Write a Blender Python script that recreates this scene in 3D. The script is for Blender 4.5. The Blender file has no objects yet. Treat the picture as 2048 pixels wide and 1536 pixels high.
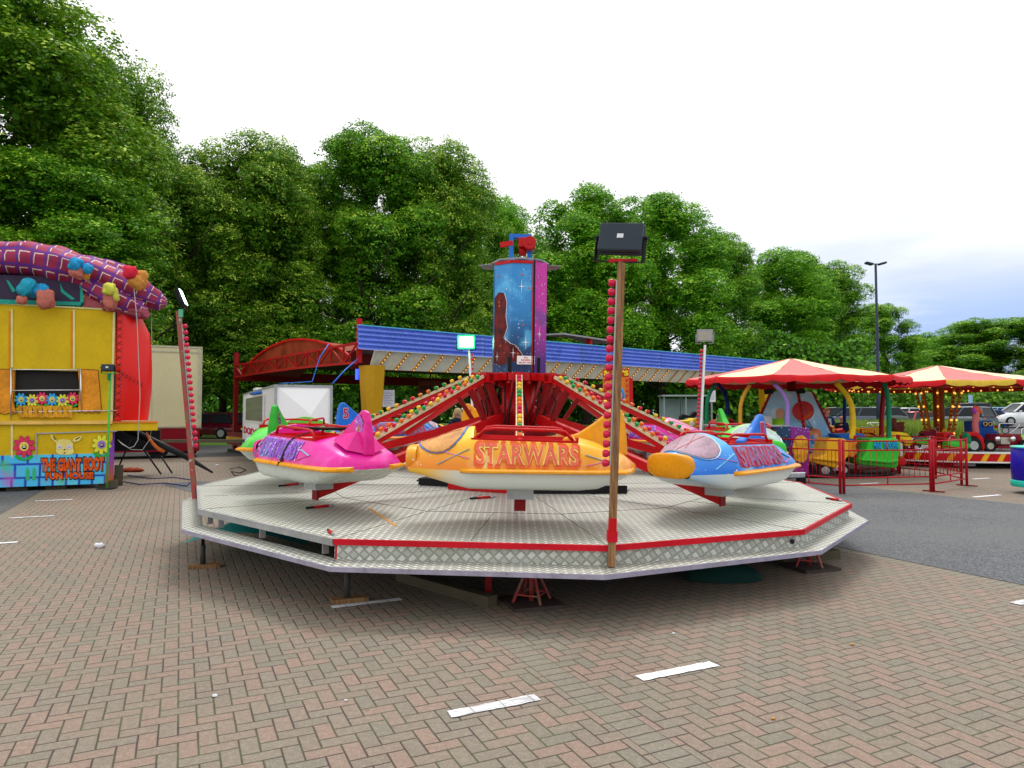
import bpy, math, random
import numpy as np
from mathutils import Vector, Matrix
R = math.radians
random.seed(7)
scene = bpy.context.scene
col = scene.collection

# ------------------------------------------------------------------ camera
F = 1400.0                      # focal length in pixels of the 2048 px wide photograph
CAMH = 1.58
PITCH = math.atan(57/1400)
cd = bpy.data.cameras.new("camera")
cam = bpy.data.objects.new("camera", cd); col.objects.link(cam)
cam.location = (0, 0, CAMH); cam.rotation_euler = (math.pi/2+PITCH, 0, 0)
cd.sensor_width = 36; cd.lens = 36*F/2048; cd.clip_start = .05; cd.clip_end = 3000
scene.camera = cam

# ------------------------------------------------------------------ sky, sun, exposure
SUN_EL, SUN_AZ = R(60), R(8)     # azimuth clockwise from +Y
scene.view_settings.view_transform = 'Standard'
scene.view_settings.look = 'None'
scene.view_settings.exposure = 0.36
scene.view_settings.gamma = 1
world = bpy.data.worlds.new("World"); scene.world = world
world.use_nodes = True
wn = world.node_tree; wn.nodes.clear()

class S:
    """wraps a node socket so that shader maths can be written as expressions"""
    def __init__(s, nt, sock): s.nt = nt; s.k = sock
    def _m(s, op, *a, clamp=False):
        n = s.nt.nodes.new('ShaderNodeMath'); n.operation = op; n.use_clamp = clamp
        for i, v in enumerate((s,)+a):
            if isinstance(v, S): s.nt.links.new(v.k, n.inputs[i])
            else: n.inputs[i].default_value = v
        return S(s.nt, n.outputs[0])
    def __add__(s, o): return s._m('ADD', o)
    __radd__ = __add__
    def __mul__(s, o): return s._m('MULTIPLY', o)
    __rmul__ = __mul__
    def __sub__(s, o): return s._m('SUBTRACT', o)
    def __rsub__(s, o): return (s*-1.0)+o
    def __truediv__(s, o): return s._m('DIVIDE', o)
    def floor(s): return s._m('FLOOR')
    def fract(s): return s._m('FRACT')
    def abs(s): return s._m('ABSOLUTE')
    def mod(s, o): return s._m('FLOORED_MODULO', o)
    def lt(s, o): return s._m('LESS_THAN', o)
    def gt(s, o): return s._m('GREATER_THAN', o)
    def min(s, o): return s._m('MINIMUM', o)
    def max(s, o): return s._m('MAXIMUM', o)
    def pw(s, o): return s._m('POWER', o)
    def clamp(s): return s._m('ADD', 0.0, clamp=True)
    def smooth(s, a, b):
        n = s.nt.nodes.new('ShaderNodeMapRange'); n.interpolation_type = 'SMOOTHSTEP'
        s.nt.links.new(s.k, n.inputs['Value']); n.inputs['From Min'].default_value = a; n.inputs['From Max'].default_value = b
        return S(s.nt, n.outputs[0])

def setin(nt, inp, v):
    if isinstance(v, S): nt.links.new(v.k, inp)
    elif isinstance(v, (tuple, list)): inp.default_value = tuple(v)+((1,) if len(v) == 3 and len(inp.default_value) == 4 else ())
    else: inp.default_value = v
def mixc(nt, f, a, b, mode='MIX'):
    n = nt.nodes.new('ShaderNodeMix'); n.data_type = 'RGBA'; n.blend_type = mode
    setin(nt, n.inputs[0], f); setin(nt, n.inputs[6], a); setin(nt, n.inputs[7], b)
    return S(nt, n.outputs[2])
def noise(nt, vec, scale, detail=3, rough=.5, dist=0):
    n = nt.nodes.new('ShaderNodeTexNoise'); n.inputs['Scale'].default_value = scale
    n.inputs['Detail'].default_value = detail; n.inputs['Roughness'].default_value = rough; n.inputs['Distortion'].default_value = dist
    if vec is not None: nt.links.new(vec.k, n.inputs['Vector'])
    return S(nt, n.outputs[0])
def combine(nt, x, y, z=0.0):
    n = nt.nodes.new('ShaderNodeCombineXYZ')
    for i, v in enumerate((x, y, z)): setin(nt, n.inputs[i], v)
    return S(nt, n.outputs[0])
def split(nt, v):
    n = nt.nodes.new('ShaderNodeSeparateXYZ'); nt.links.new(v.k, n.inputs[0])
    return [S(nt, n.outputs[i]) for i in range(3)]
def coord(nt, kind='Object'):
    n = nt.nodes.new('ShaderNodeTexCoord'); return S(nt, n.outputs[kind])
def wnoise(nt, vec):
    n = nt.nodes.new('ShaderNodeTexWhiteNoise'); n.noise_dimensions = '3D'; nt.links.new(vec.k, n.inputs['Vector'])
    return S(nt, n.outputs['Value'])

sky = wn.nodes.new('ShaderNodeTexSky'); sky.sky_type = 'NISHITA'; sky.sun_disc = False
sky.sun_elevation = SUN_EL; sky.sun_rotation = SUN_AZ; sky.dust_density = 2.5
dirv = coord(wn, 'Generated')
dx, dy, dz = split(wn, dirv)
skyc = mixc(wn, 1.0, S(wn, sky.outputs[0]), (.14, .14, .15), 'MULTIPLY')
wv = combine(wn, dx*1.2, dy*1.2, dz*5.0)
cl = noise(wn, wv, 1.6, 5, .55, .3)
cl2 = noise(wn, wv, 4.0, 4, .6, .2)
# cloud deck: white overhead, a greyer bank and a slot of blue low over the right of the view
lowr = (1.0-dz.smooth(.05, .46))*dx.smooth(-.1, .5)
bright = mixc(wn, cl2.smooth(.3, .7), (.82, .83, .86), (1.15, 1.15, 1.15))
greyc = mixc(wn, cl.smooth(.36, .66), (.50, .58, .70), (.76, .80, .86))
cloud = bright
white = mixc(wn, dz.smooth(.0, .32), (.93, .94, .97), (1.12, 1.12, 1.12))
cloud = mixc(wn, lowr, mixc(wn, .55, white, cloud), greyc)
slot = (1.0-dz.smooth(.10, .19))*dx.smooth(.34, .52)*(1.0-cl2.smooth(.5, .68)*.7)
fin = mixc(wn, slot*.95, cloud, mixc(wn, .7, skyc, (.20, .36, .74)))
bg = wn.nodes.new('ShaderNodeBackground'); wo = wn.nodes.new('ShaderNodeOutputWorld')
wn.links.new(fin.k, bg.inputs[0]); bg.inputs[1].default_value = 1.0
wn.links.new(bg.outputs[0], wo.inputs[0])

sl = bpy.data.lights.new("sun", 'SUN'); sl.energy = 1.3; sl.angle = R(22); sl.color = (1, .97, .92)
so = bpy.data.objects.new("sun", sl); col.objects.link(so)
sd = Vector((math.sin(SUN_AZ)*math.cos(SUN_EL), math.cos(SUN_AZ)*math.cos(SUN_EL), math.sin(SUN_EL)))
so.rotation_euler = sd.to_track_quat('Z', 'Y').to_euler()

# ------------------------------------------------------------------ pixel rays (2048 x 1536 photograph) to places
def ray(px, py):
    u = (px-1024)/F; v = (768-py)/F
    return Vector((u, math.cos(PITCH)-v*math.sin(PITCH), math.sin(PITCH)+v*math.cos(PITCH)))
O = Vector((0, 0, CAMH))
def at(px, py, Y):
    d = ray(px, py); return O+d*(Y/d.y)
def onz(px, py, z=0.0):
    d = ray(px, py); return O+d*((z-CAMH)/d.z)
def onplane(px, py, p0, n):
    d = ray(px, py); return O+d*((Vector(p0)-O).dot(n)/d.dot(n))
A_ = Vector((.9038, .428, 0)); B_ = Vector((-.428, .9038, 0))    # the two directions of the paving
PAVROT = math.atan2(.428, .9038)
def hgt(y):
    t = min(max((y-34)/24, 0), 1); return .62*t*t*(3-2*t)

# ------------------------------------------------------------------ things, parts, meshes
WM = {}
def xf(loc=(0, 0, 0), rz=0, rx=0, ry=0):
    return Matrix.Translation(loc) @ Matrix.Rotation(rz, 4, 'Z') @ Matrix.Rotation(ry, 4, 'Y') @ Matrix.Rotation(rx, 4, 'X')
def props(o, label=None, cat=None, group=None, kind=None):
    if label: o['label'] = label
    if cat: o['category'] = cat
    if group: o['group'] = group
    if kind: o['kind'] = kind
    return o
def thing(name, label, cat, M=None, group=None):
    o = bpy.data.objects.new(name, None); col.objects.link(o); o.empty_display_size = .2
    M = M if M is not None else Matrix.Identity(4)
    o.matrix_world = M; WM[o] = M.copy()
    return props(o, label, cat, group)
def kids(o): return [c for c in col.objects if c.parent == o]
def clone(o, M=None, parent=None, label=None, swap=None, table=None):
    """copy a thing with its parts and sub-parts; swap maps materials"""
    if table is None:
        table = {}
        for c in col.objects:
            if c.parent: table.setdefault(c.parent, []).append(c)
    c = o.copy(); col.objects.link(c)
    if swap and o.type == 'MESH':
        c.data = o.data.copy()
        for i, m in enumerate(c.data.materials):
            if m in swap: c.data.materials[i] = swap[m]
    if parent is not None: c.parent = parent; WM[c] = WM[parent] @ (WM[o.parent].inverted() @ WM[o])
    else:
        c.matrix_world = M; WM[c] = M.copy()
    for k in table.get(o, []): clone(k, None, c, None, swap, table)
    if label: c['label'] = label
    return c

class MB:
    def __init__(s): s.v = []; s.f = []; s.mi = []; s.sm = []; s.uv = None
    def add(s, vs, fs, mi=0, smooth=False, M=None):
        b = len(s.v)
        if M is not None: vs = [M @ Vector(v) for v in vs]
        s.v += [tuple(v) for v in vs]
        for f in fs: s.f.append([b+i for i in f]); s.mi.append(mi); s.sm.append(smooth)
        return s
    def box(s, c, size, M=None, mi=0, rz=0, rx=0, ry=0, taper=1.0):
        x, y, z = size[0]/2, size[1]/2, size[2]/2; t = taper
        T = xf(c, rz, rx, ry)
        vs = [T @ Vector(p) for p in ((-x, -y, -z), (x, -y, -z), (x, y, -z), (-x, y, -z), (-x*t, -y*t, z), (x*t, -y*t, z), (x*t, y*t, z), (-x*t, y*t, z))]
        return s.add(vs, [(0, 3, 2, 1), (4, 5, 6, 7), (0, 1, 5, 4), (1, 2, 6, 5), (2, 3, 7, 6), (3, 0, 4, 7)], mi, False, M)
    def bar(s, a, b, w, h, up=(0, 0, 1), mi=0, M=None):
        a = Vector(a); b = Vector(b); d = (b-a).normalized(); up = Vector(up)
        r = d.cross(up)
        if r.length < 1e-4: r = d.cross(Vector((1, 0, 0)))
        r.normalize(); u = r.cross(d)
        vs = []
        for p in (a, b):
            for sx, sy in ((-1, -1), (1, -1), (1, 1), (-1, 1)): vs.append(p+r*(w/2*sx)+u*(h/2*sy))
        return s.add(vs, [(0, 1, 2, 3), (7, 6, 5, 4), (0, 4, 5, 1), (1, 5, 6, 2), (2, 6, 7, 3), (3, 7, 4, 0)], mi, False, M)
    def tube(s, pts, r, n=8, mi=0, M=None, smooth=True, cap=True):
        pts = [Vector(p) for p in pts]; rr = r if isinstance(r, (list, tuple)) else [r]*len(pts)
        vs = []; ref = None
        for i, p in enumerate(pts):
            d = (pts[min(i+1, len(pts)-1)]-pts[max(i-1, 0)]).normalized()
            if ref is None:
                ref = d.cross(Vector((0, 0, 1)))
                if ref.length < .05: ref = d.cross(Vector((1, 0, 0)))
            a = (ref-d*ref.dot(d)).normalized(); ref = a; b = d.cross(a)
            for k in range(n):
                t = 2*math.pi*k/n; vs.append(p+a*(math.cos(t)*rr[i])+b*(math.sin(t)*rr[i]))
        fs = []
        for i in range(len(pts)-1):
            for k in range(n):
                k2 = (k+1) % n; fs.append((i*n+k, i*n+k2, (i+1)*n+k2, (i+1)*n+k))
        s.add(vs, fs, mi, smooth, M)
        if cap:
            b = len(s.v)-len(vs)
            s.f.append([b+k for k in range(n)][::-1]); s.mi.append(mi); s.sm.append(False)
            s.f.append([b+(len(pts)-1)*n+k for k in range(n)]); s.mi.append(mi); s.sm.append(False)
        return s
    def lathe(s, prof, n=16, M=None, mi=0, smooth=True, cap=True):
        vs = []
        for r, z in prof:
            for k in range(n): t = 2*math.pi*k/n; vs.append((r*math.cos(t), r*math.sin(t), z))
        fs = []
        for i in range(len(prof)-1):
            for k in range(n):
                k2 = (k+1) % n; fs.append((i*n+k, i*n+k2, (i+1)*n+k2, (i+1)*n+k))
        if cap: fs += [tuple(range(n))[::-1], tuple(range((len(prof)-1)*n, len(prof)*n))]
        return s.add(vs, fs, mi, smooth, M)
    def ball(s, c, r, n=10, mi=0, M=None, jit=0):
        r = r if isinstance(r, (list, tuple, Vector)) else (r, r, r)
        vs = []; m = max(4, n//2+1)
        for i in range(m+1):
            a = math.pi*i/m
            for k in range(n):
                t = 2*math.pi*k/n; j = 1+random.uniform(-jit, jit)
                vs.append((c[0]+r[0]*math.sin(a)*math.cos(t)*j, c[1]+r[1]*math.sin(a)*math.sin(t)*j, c[2]+r[2]*math.cos(a)*j))
        fs = [(i*n+k, (i+1)*n+k, (i+1)*n+(k+1) % n, i*n+(k+1) % n) for i in range(m) for k in range(n)]
        return s.add(vs, fs, mi, True, M)
    def slab(s, pts, d, mi=0, M=None, side=None):
        """polygon given as 3-D points, thickened along vector d"""
        n = len(pts); pts = [Vector(p) for p in pts]; d = Vector(d)
        nn = Vector((0, 0, 0))
        for i in range(n): nn += (pts[i]-pts[0]).cross(pts[(i+1) % n]-pts[0])
        if nn.dot(d) < 0: pts = pts[::-1]
        vs = pts+[p+d for p in pts]
        s.add(vs, [tuple(range(n, 2*n)), tuple(range(n))[::-1]], mi, False, M)
        b = len(s.v)-2*n
        for i in range(n):
            j = (i+1) % n; s.f.append([b+i, b+j, b+n+j, b+n+i]); s.mi.append(mi if side is None else side); s.sm.append(False)
        return s
    def grid(s, rows, mi=0, smooth=True, closed=False, M=None):
        n = len(rows[0]); vs = [p for r_ in rows for p in r_]; fs = []
        for i in range(len(rows)-1):
            for k in range(n if closed else n-1):
                k2 = (k+1) % n; fs.append((i*n+k, i*n+k2, (i+1)*n+k2, (i+1)*n+k))
        return s.add(vs, fs, mi, smooth, M)
    def build(s, name, mats, parent=None, world=False, bevel=0, label=None, uv=None):
        me = bpy.data.meshes.new(name)
        v = s.v
        if world and parent is not None:
            inv = WM[parent].inverted(); v = [tuple(inv @ Vector(p)) for p in v]
        me.from_pydata(v, [], s.f)
        mats = mats if isinstance(mats, (list, tuple)) else [mats]
        for m in mats: me.materials.append(m)
        me.polygons.foreach_set('material_index', s.mi); me.polygons.foreach_set('use_smooth', s.sm)
        if uv is not None:
            L = me.uv_layers.new(name='UVMap'); 
            for lp in me.loops: L.data[lp.index].uv = uv[lp.vertex_index]
        me.update()
        o = bpy.data.objects.new(name, me); col.objects.link(o)
        if parent is not None: o.parent = parent; WM[o] = WM[parent].copy()
        else: WM[o] = Matrix.Identity(4)
        if bevel:
            b = o.modifiers.new('bevel', 'BEVEL'); b.width = bevel; b.segments = 2; b.limit_method = 'ANGLE'; b.angle_limit = R(40)
        if label: o['label'] = label
        return o

TXT = {}
def text2d(body, bold=0.0, sub=False):
    """letters as flat 2-D polygons: cap height about 0.7, centred"""
    key = (body, bold)
    if key in TXT: return TXT[key]
    cu = bpy.data.curves.new('t', 'FONT'); cu.body = body; cu.size = 1; cu.offset = bold; cu.align_x = 'CENTER'; cu.align_y = 'CENTER'; cu.resolution_u = 3
    ob = bpy.data.objects.new('t', cu); col.objects.link(ob)
    dg = bpy.context.evaluated_depsgraph_get(); dg.update()
    me = bpy.data.meshes.new_from_object(ob.evaluated_get(dg))
    vs = [(v.co.x, v.co.y) for v in me.vertices]; fs = [tuple(p.vertices) for p in me.polygons]
    bpy.data.objects.remove(ob); bpy.data.curves.remove(cu); bpy.data.meshes.remove(me)
    xs = [v[0] for v in vs]; ys = [v[1] for v in vs]; x0, x1, y0, y1 = min(xs), max(xs), min(ys), max(ys)
    vs = [((x-(x0+x1)/2)/(x1-x0), (y-(y0+y1)/2)/(y1-y0)) for x, y in vs]       # normalised to a unit box
    TXT[key] = (vs, fs); return TXT[key]
def put_text(mb, body, fn, bold=.0, mi=0):
    """fn maps (u,v) in [-.5,.5]^2 to a 3-D point"""
    vs, fs = text2d(body, bold); mb.add([fn(u, v) for u, v in vs], fs, mi)
def flat_text(mb, body, c, ux, uy, w, h, bold=.02, mi=0):
    c = Vector(c); ux = Vector(ux).normalized(); uy = Vector(uy).normalized()
    put_text(mb, body, lambda u, v: c+ux*(u*w)+uy*(v*h), bold, mi)
# ------------------------------------------------------------------ materials
MATS = {}
def newmat(name):
    m = bpy.data.materials.new(name); m.use_nodes = True; nt = m.node_tree
    p = nt.nodes['Principled BSDF']; return m, nt, p
def bump(nt, p, h, strength=.3, dist=.01):
    b = nt.nodes.new('ShaderNodeBump'); b.inputs['Strength'].default_value = strength; b.inputs['Distance'].default_value = dist
    nt.links.new(h.k, b.inputs['Height']); nt.links.new(b.outputs[0], p.inputs['Normal'])
def M_(name, c, rough=.5, metal=0.0, var=.16, sc=3.0, coat=0.0, dirt=.0, bmp=0.0, emit=None):
    """plain paint, plastic, cloth or metal with uneven tone and a little dirt"""
    if name in MATS: return MATS[name]
    m, nt, p = newmat(name)
    co = coord(nt)
    n1 = noise(nt, co, sc, 4, .6); n2 = noise(nt, co, sc*9, 3, .6)
    f = (n1*.65+n2*.35).smooth(.3, .7)
    lo = tuple(max(0, x*(1-var)) for x in c); hi = tuple(min(1, x*(1+var*.7)) for x in c)
    cc = mixc(nt, f, lo, hi)
    if dirt:
        d = noise(nt, co, sc*2.3, 6, .75).smooth(.52, .75)*dirt
        cc = mixc(nt, d, cc, (.07, .06, .045))
    setin(nt, p.inputs['Base Color'], cc)
    setin(nt, p.inputs['Roughness'], (f*.2+(rough-.1)).clamp()); p.inputs['Metallic'].default_value = metal
    p.inputs['Coat Weight'].default_value = coat*.35; p.inputs['Coat Roughness'].default_value = .12
    if not metal: p.inputs['Specular IOR Level'].default_value = .14
    if bmp: bump(nt, p, n2, bmp, .01)
    if emit: p.inputs['Emission Color'].default_value = tuple(emit[:3])+(1,); p.inputs['Emission Strength'].default_value = emit[3]
    MATS[name] = m; return m

red = M_('red paint', (.52, .006, .008), .38, dirt=.12, coat=.3)
darkred = M_('dark red paint', (.25, .008, .01), .45, dirt=.25)
trimred = M_('red edge trim', (.55, .008, .02), .45, dirt=.15)
black = M_('black metal', (.012, .012, .014), .5)
rubber = M_('rubber', (.014, .014, .016), .75)
steel = M_('galvanised steel', (.42, .43, .44), .42, .7, dirt=.25)
greyp = M_('grey paint', (.3, .31, .33), .5, dirt=.2)
cream = M_('cream paint', (.68, .58, .36), .5, dirt=.1)
white = M_('white paint', (.8, .8, .79), .45, dirt=.06)
hullw = M_('white fibreglass', (.62, .66, .6), .3, coat=.4, dirt=.05, var=.1, sc=1.5)
yellow = M_('yellow paint', (.78, .42, .01), .4, coat=.2, dirt=.08)
facade = M_('mustard panel', (.66, .44, .008), .5, var=.14, sc=2, dirt=.03)
facade2 = M_('orange airbrush', (.75, .24, .01), .5)
orange = M_('orange gold paint', (.8, .33, .01), .28, coat=.5)
bluep = M_('blue paint', (.02, .16, .62), .35, coat=.3)
dkblue = M_('dark blue paint', (.005, .012, .16), .4, coat=.2)
cyan = M_('cyan paint', (.03, .38, .72), .4)
green = M_('green paint', (.03, .42, .03), .35, coat=.3)
dgreen = M_('deep green paint', (.01, .2, .09), .4)
lime = M_('lime paint', (.35, .75, .03), .4)
pink = M_('pink paint', (.78, .02, .28), .3, coat=.5)
purple = M_('purple paint', (.28, .05, .45), .4)
lilac = M_('lilac paint', (.36, .22, .6), .4)
brown = M_('brown paint', (.12, .035, .015), .55, dirt=.2)
turq = M_('turquoise', (.03, .55, .42), .45)
bulbred = M_('red bulb cap', (.62, .01, .06), .16, coat=.8, sc=20)
bulbyel = M_('yellow bulb cap', (.85, .55, .02), .16, coat=.8, sc=20)
bulbgrn = M_('green bulb cap', (.01, .32, .06), .16, coat=.8, sc=20)
bulborg = M_('orange bulb cap', (.8, .16, .01), .16, coat=.8, sc=20)
warmlamp = M_('lit warm bulb', (.9, .5, .1), .4, emit=(1, .45, .08, 5))
canvasr = M_('red canvas', (.62, .06, .08), .75, var=.2, sc=1.2, dirt=.06)
canvasp = M_('faded red canvas', (.72, .21, .20), .75, var=.2, sc=1.2, dirt=.08)
canvasy = M_('cream yellow canvas', (.87, .75, .46), .75, var=.15, sc=1.2, dirt=.1)
skin = M_('skin', (.5, .26, .17), .55, var=.06)
glassd = M_('dark window glass', (.02, .025, .03), .08, var=.1)
chrome = M_('bright metal', (.7, .7, .72), .2, 1.0)
paper = M_('paper', (.75, .76, .8), .7)
tarpg = M_('green tarpaulin', (.006, .04, .032), .8)
signred = M_('red lettering', (.6, .01, .02), .5, var=.05)
signwhite = M_('white lettering', (.85, .85, .85), .5, var=.05)
signblack = M_('black lettering', (.01, .01, .01), .5, var=.05)

def wood_mat():
    m, nt, p = newmat('weathered timber')
    x, y, z = split(nt, coord(nt))
    v = combine(nt, x*30.0, y*30.0, z*2.2)
    n = noise(nt, v, 1.5, 5, .65, .4)
    c = mixc(nt, n.smooth(.3, .7), (.12, .05, .018), (.36, .19, .07))
    k = noise(nt, combine(nt, x*8.0, y*8.0, z*3.0), 1.2, 2).smooth(.66, .72)
    c = mixc(nt, k*.7, c, (.09, .03, .012))
    setin(nt, p.inputs['Base Color'], c); p.inputs['Roughness'].default_value = .75; bump(nt, p, n, .3, .004)
    return m
wood = wood_mat()

def rust_mat():
    m, nt, p = newmat('rusty painted post')
    co = coord(nt)
    f = noise(nt, co, 7, 6, .7).smooth(.42, .6)
    c = mixc(nt, f, (.36, .03, .03), (.2, .1, .05))
    c = mixc(nt, noise(nt, co, 14, 4).smooth(.62, .7), c, (.4, .36, .3))
    setin(nt, p.inputs['Base Color'], c); p.inputs['Roughness'].default_value = .6
    return m
rust = rust_mat()

def paver_mat():
    m, nt, p = newmat('herringbone block paving')
    g = nt.nodes.new('ShaderNodeNewGeometry'); pos = S(nt, g.outputs['Position'])
    X, Y, Z = split(nt, pos)
    a = (X*.9038+Y*.428)*11.4-.2; b = (X*-.428+Y*.9038)*11.4
    wob = noise(nt, combine(nt, X, Y), 6.0, 2)
    a = a+(wob-.5)*.06; b = b+(noise(nt, combine(nt, Y, X), 5.3, 2)-.5)*.06
    i = a.floor(); j = b.floor(); u = a-i; v = b-j
    k = (i-j).mod(4.0)
    isH = k.lt(1.5)
    # horizontal block: long axis along a
    uh = u+k; iH = i-k
    # vertical block: k=3 lower, k=2 upper
    up = 3.0-k; vv = v+up; jV = j-up
    dh = uh.min(2.0-uh).min(v).min(1.0-v)
    dv = vv.min(2.0-vv).min(u).min(1.0-u)
    d = isH*dh+(1.0-isH)*dv
    bi = isH*iH+(1.0-isH)*(i+.37); bj = isH*j+(1.0-isH)*(jV+.11)
    # soldier courses laid across the herringbone
    band = ((a-23.5).abs().lt(1.0)).max((a-78.5).abs().lt(1.0)).max((a+27.6).abs().lt(1.0)).max((a-150.3).abs().lt(1.0))
    pa = (a-23.5).abs().lt(1.0)*(1.0-(a-23.5).abs())+(a-78.5).abs().lt(1.0)*(1.0-(a-78.5).abs())+(a+27.6).abs().lt(1.0)*(1.0-(a+27.6).abs())+(a-150.3).abs().lt(1.0)*(1.0-(a-150.3).abs())
    ds = pa.min(v).min(1.0-v)
    d = band*ds+(1.0-band)*d
    bi = band*5000.0+(1.0-band)*bi; bj = band*j+(1.0-band)*bj
    r1 = wnoise(nt, combine(nt, bi, bj, 1.0)); r2 = wnoise(nt, combine(nt, bi, bj, 7.0))
    base = mixc(nt, r1.smooth(.1, .9), (.215, .180, .138), (.275, .178, .138))
    base = mixc(nt, r2.gt(.8)*.5, base, (.155, .155, .12))
    base = mixc(nt, band*.6, base, (.20, .19, .145))
    fine = noise(nt, pos, 160, 3, .8); big = noise(nt, pos, .6, 4, .6)
    base = mixc(nt, fine.smooth(.48, .7)*.55, base, (.48, .43, .34))
    base = mixc(nt, (1.0-fine.smooth(.3, .5))*.5, base, (.08, .06, .045))
    base = mixc(nt, big.smooth(.4, .75)*.25, base, (.125, .115, .075))
    spot = noise(nt, pos, 3.1, 3, .6).smooth(.7, .76)
    base = mixc(nt, spot*.3, base, (.06, .05, .045))
    mott = noise(nt, pos, 34, 4, .7); base = mixc(nt, mott.smooth(.35, .7)*.4, base, (.12, .10, .075)); base = mixc(nt, mott.smooth(.5, .3)*.25, base, (.34, .28, .2))
    stain = noise(nt, pos, .33, 5, .7, .6).smooth(.55, .72); base = mixc(nt, stain*.3, base, (.10, .085, .06))
    drip = noise(nt, pos, 11, 2, .5).smooth(.74, .77); base = mixc(nt, drip*.5, base, (.04, .035, .03))
    moss = noise(nt, pos, 2.2, 5, .7).smooth(.4, .62)
    joint = mixc(nt, moss, (.035, .02, .017), (.055, .07, .018))
    jm = 1.0-d.smooth(.025, .075)
    setin(nt, p.inputs['Base Color'], mixc(nt, jm*.92, base, joint))
    p.inputs['Roughness'].default_value = .85
    bump(nt, p, d.smooth(.0, .12)+fine*.25+r1*.12, .55, .006)
    return m
paver = paver_mat()

def asphalt_mat(name='asphalt', c0=(.05, .058, .066), c1=(.19, .195, .205)):
    m, nt, p = newmat(name)
    g = nt.nodes.new('ShaderNodeNewGeometry'); pos = S(nt, g.outputs['Position'])
    v = nt.nodes.new('ShaderNodeTexVoronoi'); nt.links.new(pos.k, v.inputs['Vector']); v.inputs['Scale'].default_value = 75
    vd = S(nt, v.outputs['Distance']); _s = split(nt, S(nt, v.outputs['Color']))[0]
    c = mixc(nt, _s.smooth(.2, .95), c0, c1)
    c = mixc(nt, vd.smooth(.3, .8)*.6, c, (.02, .022, .026))
    c = mixc(nt, noise(nt, pos, .5, 5, .6).smooth(.35, .7)*.5, c, (.13, .13, .125)); c = mixc(nt, noise(nt, pos, 1.7, 5, .7, .8).smooth(.58, .7)*.4, c, (.035, .038, .045)); c = mixc(nt, noise(nt, pos, 26, 2).smooth(.72, .76)*.6, c, (.35, .33, .26))
    setin(nt, p.inputs['Base Color'], c); p.inputs['Roughness'].default_value = .8
    bump(nt, p, vd*-1.0, .5, .006)
    return m
asphalt = asphalt_mat()

def paint_mat(name='road paint', t=.5):
    m, nt, p = newmat(name)
    g = nt.nodes.new('ShaderNodeNewGeometry'); pos = S(nt, g.outputs['Position'])
    X, Y, Z = split(nt, pos)
    a = (X*.9038+Y*.428)*11.4-.2; b = (X*-.428+Y*.9038)*11.4
    w = noise(nt, combine(nt, a*.35, b*5.0), 1.4, 4, .6).smooth(t, t+.08)
    c = mixc(nt, w*.6, (.8, .8, .82), (.16, .15, .16))
    jt = (a.mod(2.0)-.05).abs().lt(.05)
    c = mixc(nt, jt*.6, c, (.1, .1, .1))
    setin(nt, p.inputs['Base Color'], c); p.inputs['Roughness'].default_value = .6
    return m
roadpaint = paint_mat('road paint', .6); wornpaint = paint_mat('worn road paint', .46)

def chequer_mat(name='chequer plate', cell_=.047, gap=1.0):
    m, nt, p = newmat(name)
    co = coord(nt)
    X, Y, Z = split(nt, co)
    # raised bars in a diagonal five-bar basket
    s = 1/cell_
    a = (X*.7071+Y*.7071)*s+Z*s*.7; b = (X*-.7071+Y*.7071)*s+Z*s*.7
    i = a.floor(); j = b.floor(); u = a-i-.5; v = b-j-.5
    par = (i+j).mod(2.0).lt(.5)
    l = par*u+(1.0-par)*v; w = par*v+(1.0-par)*u
    bars = (w*4.0+.5).fract()
    e = (1.0-((bars-.5).abs()*2.0).smooth(.3, .8))*(1.0-l.abs().smooth(.36, .47))*(1.0-w.abs().smooth(.34, .42))
    cell = (1.0-l.abs().smooth(.3, .48))*(1.0-w.abs().smooth(.22, .4))
    dirt = noise(nt, co, 1.1, 6, .65).smooth(.35, .75); d2 = noise(nt, co, 9, 4, .7)
    hi = mixc(nt, par, (.54, .58, .53), (.80, .83, .78))
    c = mixc(nt, (cell*.75+e*.25)*.95*gap+(1.0-gap)*(e*.55+.35), mixc(nt, d2, (.19, .185, .15), (.30, .29, .24)), hi)
    c = mixc(nt, dirt*.34, c, (.26, .235, .16))
    c = mixc(nt, noise(nt, co, 3.2, 5, .7).smooth(.62, .75)*.35, c, (.12, .09, .07))
    setin(nt, p.inputs['Base Color'], c); p.inputs['Metallic'].default_value = .3
    setin(nt, p.inputs['Roughness'], dirt*.2+.42)
    bump(nt, p, cell+e*.5, .5, .004)
    return m
chequer = chequer_mat(); riserm = chequer_mat('large chequer plate', .06, .4)

def leaf_mat(name, dark, mid, light, tr=.2):
    m, nt, p = newmat(name)
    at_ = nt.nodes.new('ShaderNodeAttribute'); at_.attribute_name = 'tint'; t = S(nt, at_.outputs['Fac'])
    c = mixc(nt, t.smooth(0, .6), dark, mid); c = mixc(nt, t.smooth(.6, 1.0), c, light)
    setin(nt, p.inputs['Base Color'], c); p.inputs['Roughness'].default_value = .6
    p.inputs['Specular IOR Level'].default_value = .25
    tb = nt.nodes.new('ShaderNodeBsdfTranslucent'); setin(nt, tb.inputs[0], mixc(nt, .5, c, (.2, .38, .02)))
    mx = nt.nodes.new('ShaderNodeMixShader'); mx.inputs[0].default_value = tr
    nt.links.new(p.outputs[0], mx.inputs[1]); nt.links.new(tb.outputs[0], mx.inputs[2])
    nt.links.new(mx.outputs[0], nt.nodes['Material Output'].inputs[0]); return m
leafA = leaf_mat('lime tree leaves', (.018, .075, .002), (.12, .30, .006), (.60, .76, .09))
leafB = leaf_mat('deep green leaves', (.016, .08, .003), (.11, .34, .008), (.52, .78, .06))
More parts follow.
